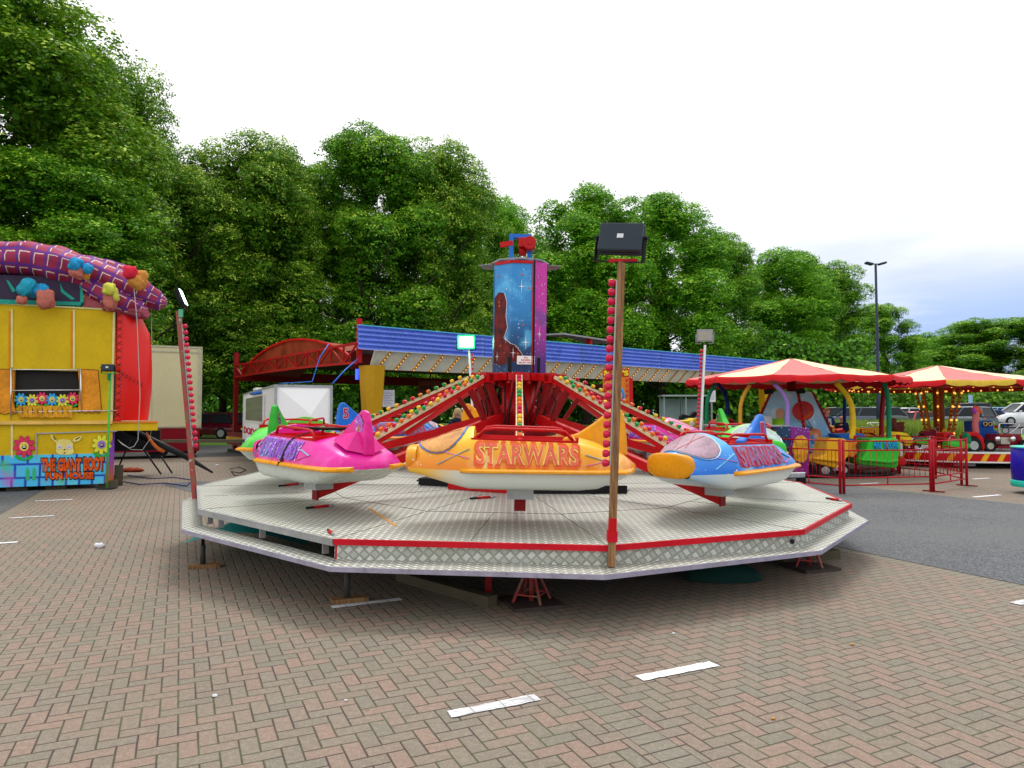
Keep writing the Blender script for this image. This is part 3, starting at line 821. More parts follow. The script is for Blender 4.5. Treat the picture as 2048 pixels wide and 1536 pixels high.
# ------------------------------------------------------------------ the eight cars
SEC = [  # s, half width, keel z, side rim z, crown z
    (-.98, .08, .485, .515, .53), (-.90, .30, .47, .575, .595), (-.84, .385, .44, .61, .64), (-.62, .41, .345, .68, .72),
    (-.46, .42, .33, .715, .76), (-.44, .42, .33, .715, .76), (-.1, .42, .33, .725, .76), (.2, .42, .33, .73, .78), (.40, .415, .335, .735, .835), (.42, .41, .335, .735, .835),
    (.56, .365, .365, .70, .795), (.70, .31, .40, .66, .74), (.82, .255, .43, .625, .70), (.93, .215, .455, .59, .66)]
LIP = .49
SEC_A = np.array(SEC)
def sec(s): return [float(np.interp(s, SEC_A[:, 0], SEC_A[:, j])) for j in range(1, 5)]
def shell(s, v, side=1, off=0.0):
    """point on the painted top: v 0 at the lip, .5 at the side rim, 1 at the centre line"""
    w, zk, zr, zc = sec(s)
    def P(v):
        if v <= .5:
            t = v/.5; y = w-.115*w/.42*(t**1.7); z = LIP+(zr-LIP)*t
        else:
            t = (v-.5)/.5; y = (w-.115*w/.42)*(1-t); z = zr+(zc-zr)*math.sin(t*math.pi/2)
        return Vector((s, side*y, z))
    p = P(v)
    if off:
        e = .02; t1 = P(min(v+e, 1))-P(max(v-e, 0)); w2, k2, r2, c2 = sec(s+.02)
        n = Vector((0, -t1.z*-side if False else side*t1.z, abs(t1.y))).normalized()
        p = p+n*off
    return p
CARCOL = {
 'orange': dict(paint=space_mat('orange star paint', (.80, .24, .01), (.90, .56, .03), (.88, .68, .28), 2, .5, .8, dots=11, dens=.07), fin=orange, nose=orange, band=M_('red glow paint', (.80, .13, .03), .35), num=M_('red numeral paint', (.65, .06, .01), .4), lip=orange),
 'pink': dict(paint=space_mat('hot pink paint', (.75, .008, .30), (.80, .02, .36), (.82, .12, .5), 2, .5, .8, dots=9, dens=.0, amt=0.0), fin=pink, nose=pink, band=space_mat('violet starry band', (.22, .03, .5), (.45, .08, .62), (.05, .35, .6), 2, .5, .75, dots=30, dens=.22, amt=1), num=M_('gold numeral paint', (.6, .16, .05), .4), lip=orange),
 'blue': dict(paint=space_mat('sky blue star paint', (.015, .17, .68), (.10, .42, .85), (.35, .62, .85), 2, .5, .8, dots=10, dens=.08), fin=bluep, nose=orange, band=M_('crimson panel paint', (.5, .03, .10), .35, var=.3, sc=9), num=M_('crimson numeral paint', (.55, .02, .1), .4), lip=orange),
 'green': dict(paint=space_mat('green star paint', (.02, .5, .03), (.12, .72, .06), (.5, .75, .1), 2, .5, .8, dots=10, dens=.07), fin=green, nose=orange, band=M_('green glow paint', (.03, .5, .2), .35), num=M_('dark numeral paint', (.02, .05, .12), .4), lip=orange)}
seatred = M_('red moulded seat', (.62, .008, .012), .32, coat=.3)
screenm = {'orange': M_('orange grey screen paint', (.62, .30, .10), .45, var=.4, sc=5), 'blue': M_('rosy grey screen paint', (.40, .27, .33), .45, var=.4, sc=5), 'pink': M_('pinkish screen paint', (.6, .25, .4), .45, var=.4, sc=5), 'green': M_('grey green screen paint', (.35, .45, .42), .45, var=.4, sc=5)}
def make_car(kind, number, label, k):
    a = k*math.pi/4; cz = CZ[k]-.07*(0 if k == 0 else 0)
    r = Vector((math.sin(a), -math.cos(a), 0))
    M = RM @ Matrix.Translation(r*CARR+Vector((0, 0, cz))) @ Matrix.Rotation(a+math.pi, 4, 'Z') @ Matrix.Diagonal((1.06, 1.06, 1.06, 1))   # +x points to the nose, +y outwards... local
    t = thing('ride_car', label, 'ride car', M, 'space rocket cars on the ride'); C = CARCOL[kind]
    # local +x nose. after rotation by a+pi, local -y... outward is +y
    S_ = [x[0] for x in SEC]; svals = sorted(set(S_+[-.94, -.73, -.54, -.35, -.25, 0, .1, .3, .49, .63, .76, .88]))
    vv = [i/16 for i in range(17)]
    mb = MB()
    rows = []
    for s in svals: rows.append([shell(s, v, 1) for v in vv]+[shell(s, v, -1) for v in vv[-2::-1]])
    n = len(rows[0]); b = [p for r_ in rows for p in r_]; fs = []
    for i in range(len(rows)-1):
        for j in range(n-1):
            if -.45 <= svals[i] and svals[i+1] <= .41 and 8 <= j < n-9: continue
            fs.append((i*n+j, (i+1)*n+j, (i+1)*n+j+1, i*n+j+1))
    fs.append(tuple(range(n))[::-1] if False else tuple(range(n)))
    mb.add(b, fs, 0, True); body = mb.build('body_shell', C['paint'], t)
    # hull
    hv = [(1.0, 0), (.985, .4), (.93, .78), (.84, .95), (.6, 1), (0, 1)]
    rows = []
    for s in svals:
        w, zk, zr, zc = sec(s); pr = [Vector((s, w*f, LIP-(LIP-zk)*g_)) for f, g_ in hv]
        rows.append(pr+[Vector((p.x, -p.y, p.z)) for p in pr[-2::-1]])
    mb = MB().grid(rows); n = len(rows[0])
    mb.f.append(list(range(n))); mb.mi.append(0); mb.sm.append(False)
    hm = {'orange': space_mat('white to orange hull paint', (.64, .68, .62), (.86, .48, .04), None, 0, .38, .85, dens=0, amt=0, coat=.4), 'blue': space_mat('white to blue hull paint', (.66, .70, .66), (.42, .58, .72), None, 0, .3, .95, dens=0, amt=0, coat=.4)}.get(kind, hullw)
    mb.build('hull', hm, t)
    # nose cap: bulging rounded pad
    w, zk, zr, zc = sec(.93); zc_, zm = .5*(zk+zc), .5*(zc-zk); rows = []
    for dx_, sc in ((-.06, 1.035), (0, 1.05), (.02, 1.0), (.028, .86), (.03, .45), (.031, .02)):
        rw = []
        for i in range(28):
            th = 2*math.pi*i/28; c_, s_ = math.cos(th), math.sin(th); e = .62
            rw.append(Vector((.93+dx_, w*sc*math.copysign(abs(c_)**e, c_), zc_+(zm+.004)*sc*math.copysign(abs(s_)**e, s_))))
        rows.append(rw)
    MB().grid(rows, closed=True).build('nose_cap', C['nose'] if kind == 'blue' else C['paint'], t)
    # lip strips
    for sd in (1, -1):
        rows = []
        for s in [x for x in svals if -.95 <= x <= .5]:
            w = sec(s)[0]; o1 = .045 if s < .45 else .01
            rows.append([Vector((s, sd*(w-.012), LIP+.026)), Vector((s, sd*(w+o1*.6), LIP+.018)), Vector((s, sd*(w+o1), LIP+.006)), Vector((s, sd*(w+o1), LIP-.008)), Vector((s, sd*(w-.012), LIP-.022))])
        mb = MB().grid(rows, smooth=False); mb.add([r_ for r_ in rows[0]]+[r_ for r_ in rows[-1]], [(0, 1, 2, 3, 4), (9, 8, 7, 6, 5)]); mb.build('bumper_strip', C['lip'], t)
    # cockpit tub
    mb = MB(); y0, zf = .30, .42
    prof = [(-.45, .30, .725), (.41, .30, .74)]
    for sd in (1, -1): mb.slab([(-.45, sd*.306, .735), (.41, sd*.298, .75), (.41, sd*.27, zf), (-.45, sd*.27, zf)], (0, -sd*.02, 0))
    mb.slab([(-.45, -.3, zf), (.41, -.3, zf), (.41, .3, zf), (-.45, .3, zf)], (0, 0, .02))
    mb.slab([(-.45, -.3, zf), (-.45, .3, zf), (-.47, .3, .76), (-.47, -.3, .76)], (.02, 0, 0)); mb.slab([(.4, -.3, zf), (.4, .3, zf), (.4, .3, .75), (.4, -.3, .75)], (-.015, 0, 0))
    mb.build('cockpit_tub', seatred, t)
    mb = MB(); 
    for x0 in (-.42, .0): mb.box((x0+.12, 0, .5), (.26, .54, .14)); mb.box((x0+.02, 0, .62), (.05, .54, .22), ry=-.15)
    mb.build('seat', seatred, t, bevel=.02)
    # hood over the dash
    mb = MB(); top = [shell(.41, v, 1) for v in vv[8:]]+[shell(.41, v, -1) for v in vv[-2:7:-1]]
    mb.slab([p+Vector((-.005, 0, 0)) for p in top], (-.012, 0, 0)); mb.build('dash_hood', C['paint'], t)
    for sd in (1, -1):
        mb = MB(); mb.tube([(-.43, sd*.27, .73), (-.36, sd*.275, .805), (-.3, sd*.275, .815), (.22, sd*.265, .825), (.3, sd*.26, .815), (.36, sd*.25, .75)], .013, 8); mb.build('hand_rail', red, t)
    mb = MB(); mb.tube([(-.02, -.27, .8), (-.06, 0, .815), (-.02, .27, .8)], .012, 8); mb.build('lap_bar', red, t)
    # fin
    pts = [(-.36, .74), (-.50, .79), (-.62, .87), (-.72, .95), (-.785, 1.0), (-.83, 1.005), (-.865, .98), (-.89, .9), (-.905, .76), (-.91, .60)]
    zb = .6; rows = []
    mb = MB(); left = []; right = []
    def thick(z): return .062-.035*(z-.6)/.4
    ring_ = pts+[(-.36, .70)]
    L_ = [Vector((x, thick(z), z)) for x, z in ring_]; R_ = [Vector((x, -thick(z), z)) for x, z in ring_]
    n = len(L_); mb.add(L_+R_, [tuple(range(n)), tuple(range(n, 2*n))[::-1]]+[(i, n+i, n+(i+1) % n, (i+1) % n) for i in range(n)]); fin = mb.build('tail_fin', C['fin'], t, bevel=.022)
    # tail flare ribs either side of the fin
    for sd in (1, -1) if kind == 'pink' else ():
        mb = MB(); base = [Vector((-.50, sd*.06, .77)), Vector((-.90, sd*.05, .62)), Vector((-.84, sd*.2, .655)), Vector((-.62, sd*.2, .73))]; ap = Vector((-.78, sd*.045, .82))
        mb.add(base+[ap], [(0, 1, 4), (1, 2, 4), (2, 3, 4), (3, 0, 4)]); mb.build('tail_fairing', C['fin'], t)
    if number:
        for sd in (1, -1):
            if kind == 'pink':
                mb = MB(); q0 = [Vector((-.785+.06*math.cos(i*.524)*(1+.2*(i % 2)), sd*(thick(.84)+.0015), .835+.12*math.sin(i*.524)*(1+.15*(i % 2)))) for i in range(12)]; mb.slab(q0, (0, sd*.0015, 0)); mb.build('number_patch', C['band'], t)
            mb = MB(); ux = Vector((-sd, 0, 0)); c = Vector((-.785, sd*(thick(.84)+.004), .845))
            un = Vector((0, -sd*.035/.4, 1)).normalized()
            flat_text(mb, number, c, ux, un, .10, .165, .06); mb.build('number_outline', M_('pale outline paint', (.8, .5, .45), .4) if kind != 'orange' else yellow, t)
            mb = MB(); flat_text(mb, number, c+Vector((0, sd*.002, 0)), ux, un, .088, .145, .02); mb.build('number', C['num'], t)
    # airbrushed side: glow band and lettering on both flanks
    for sd in (1, -1):
        if True:
            s0, s1 = (-.50, .40)
            if kind == 'pink': s0, s1 = (-.34, .42)
            mb = MB(); rows = []
            for i in range(15):
                s = s0+(s1-s0)*i/14; e = .02*math.sin(i*1.9)
                rows.append([shell(s, v, sd, .006) for v in (.10+e, .2, .35, .47+e*.5)])
            mb.grid(rows)
            if kind in ('pink', 'blue'): mb.build('painted_band', C['band'], t)
            else:
                mb = MB(); put_text(mb, 'STARWARS', lambda u, v: shell((s0+s1)/2+u*(-sd)*(s1-s0)*.96, .27+v*.45, sd, .007), .085); mb.build('painted_glow', C['band'], t)
            fn0 = lambda off: (lambda u, v: shell((s0+s1)/2+(-sd*-1)*0+u*(-sd)*(s1-s0)*.92, .28+v*.34, sd, off))
            mb = MB(); put_text(mb, 'STARWARS', fn0(.010), .05)
            mb.build('letter_outline', {'orange': M_('pale gold outline', (.9, .6, .16), .4), 'pink': lilac, 'blue': M_('red outline paint', (.7, .12, .12), .4), 'green': lime}[kind], t)
            mb = MB(); put_text(mb, 'STARWARS', fn0(.013), .016)
            mb.build('lettering', {'orange': M_('salmon letter paint', (.80, .15, .09), .4, var=.3, sc=6), 'pink': M_('violet letter paint', (.3, .12, .62), .4), 'blue': M_('grey blue letter paint', (.26, .16, .34), .4), 'green': M_('teal letter paint', (.02, .3, .25), .4)}[kind], t)
            mb = MB()
            for (sa, va, sb, vb) in ((s1+.02, .35, s1+.28, .12), (s0-.02, .32, s0-.2, .24)):
                pa, pb = shell(sa, va, sd, .008), shell(sb, vb, sd, .008); mb.bar(pa, pb, .014, .004)
            mb.build('painted_ray', M_('pale blue ray paint', (.2, .6, .8), .4), t)
            mb = MB()
            for (sa, va, sb, vb) in ((s1+.02, .2, s1+.24, .38), (s0-.02, .12, s0-.2, .26)):
                pa, pb = shell(sa, va, sd, .007), shell(sb, vb, sd, .007); mb.bar(pa, pb, .012, .004)
            mb.build('painted_ray', M_('magenta ray paint', (.75, .25, .6), .4), t)
    # painted windscreen over the nose
    mb = MB(); N = 26; outer = []; inner = []
    for i in range(N):
        th = 2*math.pi*i/N; s = .66+.2*math.cos(th); y = math.sin(th); sd = 1 if y >= 0 else -1
        def P(f, off):
            yy = abs(y)*f; ss = .66+.2*math.cos(th)*f; v = 1-.62*yy
            return shell(ss, v, sd, off)
        outer.append(P(1.04, .008)); inner.append(P(1, .006))
    WR = [1-.098*i for i in range(11)]; rows = [[] for _ in WR]
    for i in range(N):
        th = 2*math.pi*i/N
        for q_, f in enumerate(WR):
            y = math.sin(th)*f; sd = 1 if y >= 0 else -1; rows[q_].append(shell(.66+.2*math.cos(th)*f, 1-.62*abs(y), sd, .010))
    MB().grid(rows, closed=True).build('painted_windscreen', screenm[kind], t)
    mb = MB()
    for i in range(N): mb.bar(outer[i], outer[(i+1) % N], .012, .004)
    mb.build('windscreen_outline', {'orange': bluep, 'pink': signwhite, 'blue': M_('pale blue outline', (.6, .8, .9), .4), 'green': signwhite}[kind], t)
    mb = MB()
    for x0, x1, y0_, y1_ in ((.5, .84, .3, .1), (.55, .82, -.35, -.1), (.48, .78, .0, .3)):
        pp = [shell(x0+(x1-x0)*i/6, 1-.55*abs(y0_+(y1_-y0_)*i/6), 1 if y0_+(y1_-y0_)*i/6 >= 0 else -1, .011) for i in range(7)]
        for i in range(6): mb.bar(pp[i], pp[i+1], .006, .003)
    mb.build('painted_glazing_bar', M_('dull red line paint', (.5, .06, .06), .4), t)
    return t
make_car('orange', '8', 'orange ride car with red lettering on its side, nearest the camera', 0)
c1 = make_car('blue', '1', 'sky blue ride car with flat orange nose pad, front right of the ride', 1)
make_car('green', '2', 'green ride car behind the front blue car at the right', 2)
make_car('pink', '3', 'pink ride car at the back right, its nose beyond the light strung arm', 3)
make_car('orange', '4', 'orange ride car numbered 4 directly behind the ride centre', 4)
make_car('blue', '5', 'blue ride car numbered 5 behind the light strung arm at back left', 5)
make_car('green', '6', 'bright green ride car on the left, in front of the white pay box', 6)
cp = make_car('pink', '7', 'hot pink ride car numbered 7 with a black strap over its side', 7)
mb = MB()
for sd in (1,):
    pp = [shell(-.1, .98, sd, .05)]+[shell(-.1, v, sd, .012) for v in (.52, .4, .25, .1, 0)]+[Vector((-.12, .47, .5))]
    for i in range(len(pp)-1): mb.bar(pp[i], pp[i+1], .035, .006, up=(0, 1, .3))
    mb.tube([(-.1, -.26, .8), (-.1, .27, .82)], .016, 6)
mb.build('strap', black, cp)

# ------------------------------------------------------------------ lamp posts round the ride
def lamp_post(label, base, top, mat_, w, side, nb, lamp, group='light posts round the ride', facing=None, bulbm=bulbred, bs=1.0, b0=.06, b1=.66):
    base = Vector(base); top = Vector(top); t = thing('light_post', label, 'light post', Matrix.Translation(base), group)
    d = top-base; L = d.length; dn = d.normalized()
    MB().bar((0, 0, 0), d, w, w, up=(0, 1, 0)).build('post', mat_, t)
    sx = Vector((side, 0, 0))
    a = d*(1-b0); b = d*(1-b1)
    MB().bar(a+sx*(w*.5+.006)+dn*.02, b+sx*(w*.5+.006)-dn*.02, .012, .03, up=(0, 1, 0)).build('bulb_rail', steel, t)
    for i in range(nb):
        c = a.lerp(b, i/(nb-1))+sx*(w*.5+.012+.026*bs)
        Mx = Matrix.Translation(c) @ Matrix.Rotation(math.pi/2*side, 4, 'Y') @ Matrix.Scale(bs, 4)
        bulb_at(Mx, bulbm, t)
    return t, d
z1 = onz(1222, 1133, (RM @ Vector((0, -4.1, -.155))).z+.0)
p_base = Vector(z1); p_top = at(1243, 524, p_base.y+.02)
t, d = lamp_post('tall bare timber light post with pink bulbs at the front of the ride', p_base, p_top, wood, .055, -1, 20, None, b0=.07, b1=.665, bs=1.15)
# short red sleeve
dn = d.normalized(); MB().bar(dn*.19, dn*.27, .075, .075, up=(0, 1, 0)).build('sleeve', trimred, t); MB().bar(dn*.27, dn*.37, .058, .058, up=(0, 1, 0)).build('red_band', red, t)
MB().bar(d+Vector((-.1, 0, .01)), d+Vector((.12, 0, .01)), .05, .02).build('lamp_bracket', trimred, t)
def flood(parent, c, w, h, dpt, rz, rx, lit=None, lab=None, rb=black, ry=0, rim=None):
    Mx = Matrix.Translation(c) @ Matrix.Rotation(rz, 4, 'Z') @ Matrix.Rotation(rx, 4, 'X') @ Matrix.Rotation(ry, 4, 'Y')
    mb = MB(); mb.box((0, dpt/2, 0), (w*.86, dpt, h*.84), M=Mx); mb.box((0, 0, 0), (w, .03, h), M=Mx); h_ = mb.build('lamp_housing', rb, parent, bevel=.006)
    mb = MB(); mb.slab([Mx @ Vector(p) for p in ((-w*.42, -.017, -h*.4), (w*.42, -.017, -h*.4), (w*.42, -.017, h*.4), (-w*.42, -.017, h*.4))], Mx.to_3x3() @ Vector((0, -.004, 0)))
    mb.build('lamp_glass', lit or greyp, parent)
    if rim:
        mb = MB()
        for a_, b_ in (((-.47, -.46), (.47, -.46)), ((-.47, .46), (.47, .46)), ((-.46, -.44), (-.46, .44)), ((.46, -.44), (.46, .44))): mb.bar(Mx @ Vector((a_[0]*w, -.026, a_[1]*h)), Mx @ Vector((b_[0]*w, -.026, b_[1]*h)), .03, .03, up=(0, 1, 0))
        mb.build('glare_rim', rim, parent)  # glowing bars round the glass imitate the lamp's glare
    mb = MB()
    for s in (-1, 1): mb.tube([Mx @ Vector((s*w*.54, 0, h*.1)), Mx @ Vector((s*w*.54, .02, -h*.62)), Mx @ Vector((s*w*.2, .02, -h*.66))], .01, 6)
    mb.build('lamp_yoke', rb, parent)
def flood_back(parent, c, w, h, rz, rx, ry=0):
    Mx = Matrix.Translation(c) @ Matrix.Rotation(rz, 4, 'Z') @ Matrix.Rotation(rx, 4, 'X') @ Matrix.Rotation(ry, 4, 'Y')
    slate = M_('slate grey lamp back', (.035, .045, .06), .45, var=.1)
    mb = MB(); mb.box((0, -.02, 0), (w*.96, .05, h*.92), M=Mx); mb.box((0, .03, 0), (w, .035, h), M=Mx); mb.build('lamp_housing', slate, parent, bevel=.012)
    mb = MB(); mb.slab([Mx @ Vector(p) for p in ((-.025, -.047, -.015), (.025, -.047, -.015), (.025, -.047, .02), (-.025, -.047, .02))], Mx.to_3x3() @ Vector((0, -.002, 0))); mb.build('label', paper, parent)
    mb = MB(); mb.slab([Mx @ Vector(p) for p in ((-w*.45, .05, -h*.42), (w*.45, .05, -h*.42), (w*.45, .05, h*.42), (-w*.45, .05, h*.42))], Mx.to_3x3() @ Vector((0, .004, 0))); mb.build('lamp_glass', glassp, parent)
    mb = MB()
    for s in (-1, 1): mb.bar(Mx @ Vector((s*w*.53, .01, h*.05)), Mx @ Vector((s*w*.53, .03, -h*.72)), .008, .03); mb.ball(Mx @ Vector((s*w*.54, .01, h*.05)), .018, 8)
    mb.bar(Mx @ Vector((-w*.53, .03, -h*.72)), Mx @ Vector((w*.53, .03, -h*.72)), .03, .008)
    mb.build('lamp_yoke', black, parent)
flood_back(t, d+Vector((-.002, 0, .185)), .355, .255, R(-18), R(-12), R(6))
# left post
pb = RM @ (DV[0]*1.005+Vector((0, 0, -.15))); 
pb = at(391, 1008, pb.y); pt = at(357, 622, pb.y+.05)
t, d = lamp_post('leaning rusty light post with pink bulbs at the left corner of the ride', pb, pt, rust, .05, 1, 20, None, b0=.08, b1=.7, bs=1.1)
litw = M_('lit cool lamp', (.8, 1, .85), .3, emit=(.75, 1.0, .8, 6))
flood(t, d+Vector((.04, 0, .17)), .26, .24, .05, R(106), R(-22), litw)
MB().box(d+Vector((.04, -.02, -.03)), (.05, .02, .1)).build('cable_box', M_('green cable box', (.1, .5, .3), .5), t)
# back post with green lamp
pbk = RM @ Vector((4.0*math.sin(vang(9)), -4.0*math.cos(vang(9)), -.1)); pt = at(938, 700, pbk.y)
t, d = lamp_post('thin white light post at the back with a lit green floodlight', at(948, 885, pbk.y), pt, white, .035, 1, 17, None, b0=.05, b1=.85, bs=.9)
litg = M_('lit green white lamp', (.7, 1, .8), .3, emit=(.5, 1.0, .6, 2.6)); litr = M_('green glare rim', (.05, .8, .2), .3, emit=(.01, 1.0, .16, .95))  # second material glows green for the glare painted round the lamp
flood(t, d+Vector((-.05, -.05, .15)), .33, .25, .06, R(0), R(8), litg, rim=litr)
gl = bpy.data.lights.new('green_glow', 'SPOT'); gl.energy = 10; gl.color = (.35, 1, .45); gl.spot_size = R(150); gl.shadow_soft_size = .12
go = bpy.data.objects.new('lamp_light', gl); col.objects.link(go); go.parent = t; go.location = d+Vector((-.05, -.1, .15)); go.rotation_euler = (R(80), 0, 0)
# right back post
pbk = RM @ Vector((4.0*math.sin(vang(7)), -4.0*math.cos(vang(7)), -.1)); pt = at(1410, 690, pbk.y)
t, d = lamp_post('white light post with pink bulbs at the back right of the ride', at(1400, 885, pbk.y), pt, white, .035, -1, 22, None, b0=.06, b1=.93, bs=1.0)
flood(t, d+Vector((0, 0, .16)), .27, .21, .08, R(-4), R(5), M_('unlit lamp glass', (.4, .38, .33), .25), rb=greyp)
# ------------------------------------------------------------------ boot fun house, its facade parallel to the paving rows
FH = Vector((-8.42, 14.78, 0)); fx, fy = A_, B_
FM = Matrix((fx, fy, Vector((0, 0, 1)))).transposed().to_4x4(); FM.translation = FH
fun = thing('fun_house', 'mustard yellow fun house trailer with a blue painted stone plinth and bulging red side panel', 'fun house', FM)
def fp(px, py, off=0.0):
    """photo pixel on the facade plane (moved off metres towards the viewer), in fun house coordinates"""
    p = onplane(px, py, FH-B_*off, B_); return FM.inverted() @ p
def fslab(mb, pts, off=.004, th=.02, mi=0):
    q = [fp(x, y, off) for x, y in pts]; mb.slab(q, (0, th, 0), mi)
zt = fp(234, 620).z; zl = fp(234, 843).z; zp0 = fp(234, 908).z; zb = fp(234, 966).z
XL = -4.6
def fbox(x0, x1, y0, y1, z0, z1): return ((x0+x1)/2, (y0+y1)/2, (z0+z1)/2), (x1-x0, y1-y0, z1-z0)
mb = MB(); 
wx0, wx1 = fp(29, 800).x, fp(158, 800).x; wz0, wz1 = fp(90, 815).z, fp(90, 741).z
for b in ((XL, wx0, 0, .05, zl, zt), (wx1, 0, 0, .05, zl, zt), (wx0, wx1, 0, .05, wz1, zt), (wx0, wx1, 0, .05, zl, wz0)): mb.box(*fbox(*b))
mb.build('front_wall', facade, fun)
mb = MB(); mb.box(*fbox(wx0-.05, wx1+.05, .35, .4, wz0-.05, wz1+.05), mi=0); mb.box(*fbox(-2.0, -1.75, .25, .3, wz0, wz1), mi=1); mb.build('room_behind_window', [M_('dim painted room', (.03, .035, .05), .7, var=.5, sc=4), darkred], fun)
mb = MB(); mb.box(*fbox(XL, 0, -.07, .0, zl-.05, zl+.02), mi=0); mb.build('ledge', M_('cream orange ledge', (.8, .5, .12), .4), fun)
mb = MB(); mb.slab([(XL, .0, zl-.05), (0, .0, zl-.05), (0, 0, fp(234, 880).z), (-.13, 0, zp0), (XL, 0, zp0)], (0, .05, 0)); mb.build('lower_wall', facade, fun)
mb = MB(); mb.slab([(XL, -.02, zp0+.02), (-.1, -.02, zp0+.02), (-.12, -.02, zb), (XL, -.02, zb)], (0, .05, 0)); mb.build('plinth', plinthm, fun)
mb = MB(); mb.slab([(-.1, -.01, zp0+.02), (.02, .3, zp0+.3), (.02, .3, zb+.05), (-.12, -.01, zb)], (-.03, .02, 0)); mb.slab([(0, 0, zl-.05), (.03, .3, zl-.05), (.02, .3, zp0+.3), (-.1, 0, zp0+.02)], (-.03, .02, 0)); mb.build('corner_panel', space_mat('purple orange airbrush', (.55, .12, .02), (.25, .05, .6), None, 2, .1, .8, dens=0, amt=0), fun)
mb = MB(); mb.box(*fbox(XL, 0, .1, 2.4, zl-.1, zt-.02)); mb.box(*fbox(XL, -.2, .1, 2.2, .25, zl)); mb.build('trailer_body', M_('dark trailer body', (.03, .025, .025), .7), fun)
# batten strips
mb = MB()
for x, y0, y1 in ((24, 618, 735), (24, 845, 915), (148, 620, 738)): mb.bar(fp(x, y0, .01), fp(x, y1, .01), .035, .02, up=(0, 1, 0))
mb.bar((-.02, -.012, zl), (-.02, -.012, zt), .04, .025, up=(0, 1, 0)); mb.bar((XL, -.012, zt), (0, -.012, zt), .02, .03); mb.build('cover_strip', M_('pale yellow strip', (.75, .68, .3), .4), fun)
for x in (20, 144, 230): MB().slab([fp(x-3, 622, .002), fp(x+1, 622, .002), fp(x+1, 736, .002), fp(x-3, 736, .002)], (0, -.002, 0)).build('orange_airbrush_stripe', facade2, fun)  # orange airbrushed stripe beside each cover strip
# window rails and frame
for (a, b) in (((22, 739), (160, 740)), ((22, 781), (160, 780)), ((22, 824), (234, 821))):
    MB().tube([fp(*a, .05), fp(*b, .05)], .013, 8).build('rail', chrome, fun)
for (a, b) in (((22, 736), (22, 840)), ((161, 738), (163, 822))): MB().tube([fp(*a, .05), fp(*b, .05)], .014, 8).build('rail_post', chrome, fun)
MB().bar(fp(73, 867, .02), fp(234, 862, .02), .02, .02, up=(0, 1, 0)).build('panel_trim', steel, fun); MB().bar(fp(73, 867, .02), fp(72, 915, .02), .02, .02, up=(0, 1, 0)).build('panel_trim', steel, fun)
def wavy(pts): return pts
curt = M_('painted orange curtain', (.8, .3, .02), .5, var=.35, sc=2.5)
for pts in ([(-30, 738), (18, 738), (30, 742), (30, 772), (26, 800), (33, 826), (26, 829), (18, 826), (10, 829), (0, 826), (-10, 829), (-30, 826)],
            [(155, 738), (196, 740), (198, 760), (201, 795), (203, 820), (197, 827), (191, 823), (185, 827), (178, 824), (171, 827), (162, 823), (156, 826), (156, 800), (158, 770)]):
    mb = MB(); fslab(mb, pts, .012, .012); mb.build('painted_curtain', curt, fun)
    mb = MB(); n = len(pts)
    for i in range(n): mb.bar(fp(*pts[i], .015), fp(*pts[(i+1) % n], .015), .008, .008, up=(0, 1, 0))
    mb.build('curtain_outline', signblack, fun)
def flower(px, py, r, petal, heart, leaves=True, off=.03):
    mb = MB(); mo = MB()
    for k in range(9):
        a = k*2*math.pi/9+.2
        for mm, s, o in ((mo, 1.08, off), (mb, 1.0, off+.006)):
            ring_ = []
            for j in range(10):
                th = j*2*math.pi/10; u = r*.66+r*.36*s*math.cos(th); v = r*.21*s*math.sin(th)
                ring_.append((px+u*math.cos(a)-v*math.sin(a), py+u*math.sin(a)+v*math.cos(a)))
            fslab(mm, ring_, o, .004)
    fl_ = mb.build('flower', petal, fun); mo.build('outline', signblack, fl_)
    mb = MB(); fslab(mb, [(px+r*.42*math.cos(t*.5236), py+r*.42*math.sin(t*.5236)) for t in range(12)], off+.014, .004); mb.build('face', heart, fl_)
    mb = MB()
    fslab(mb, [(px-r*.22, py+r*.0), (px+r*.26, py-r*.06), (px+r*.2, py+r*.2), (px, py+r*.28), (px-r*.16, py+r*.2)], off+.02, .003)
    for s in (-1, 1): fslab(mb, [(px+s*r*.13-r*.07, py-r*.12), (px+s*r*.13+r*.07, py-r*.14), (px+s*r*.13+r*.05, py-r*.2), (px+s*r*.13-r*.05, py-r*.18)], off+.02, .003)
    mb.build('smile', signblack, fl_); mb = MB(); fslab(mb, [(px-r*.14, py+r*.03), (px+r*.18, py-r*.01), (px+r*.12, py+r*.09), (px-r*.1, py+r*.11)], off+.026, .002); mb.build('teeth', signwhite, fl_)
    if leaves:
        mb = MB()
        for s in (-1, 1): fslab(mb, [(px, py+r*1.25), (px+s*r*.3, py+r*.95), (px+s*r*.75, py+r*.78), (px+s*r*.85, py+r*.9), (px+s*r*.6, py+r*1.15), (px+s*r*.25, py+r*1.25)], off+.001, .004)
        mb.bar(fp(px, py+r, off), fp(px, py+r*1.3, off), .008, .006, up=(0, 1, 0)); mb.build('leaf', green, fl_)
pinkf, yelf, bluf = M_('raspberry petal paint', (.75, .04, .12), .4), M_('lemon petal paint', (.75, .75, .05), .4), M_('azure petal paint', (.04, .38, .75), .4)
hy, hp = M_('yellow heart paint', (.85, .75, .15), .4), M_('violet heart paint', (.4, .22, .6), .4)
for i, (x, y) in enumerate(((42, 799), (64, 801), (84, 797), (104, 799), (125, 801), (145, 797))): flower(x, y, 13, (bluf, yelf, pinkf)[i % 3], (hy, hp, hy)[i % 3], True)
flower(48, 893, 22, pinkf, hy); flower(203, 889, 20, yelf, hp)
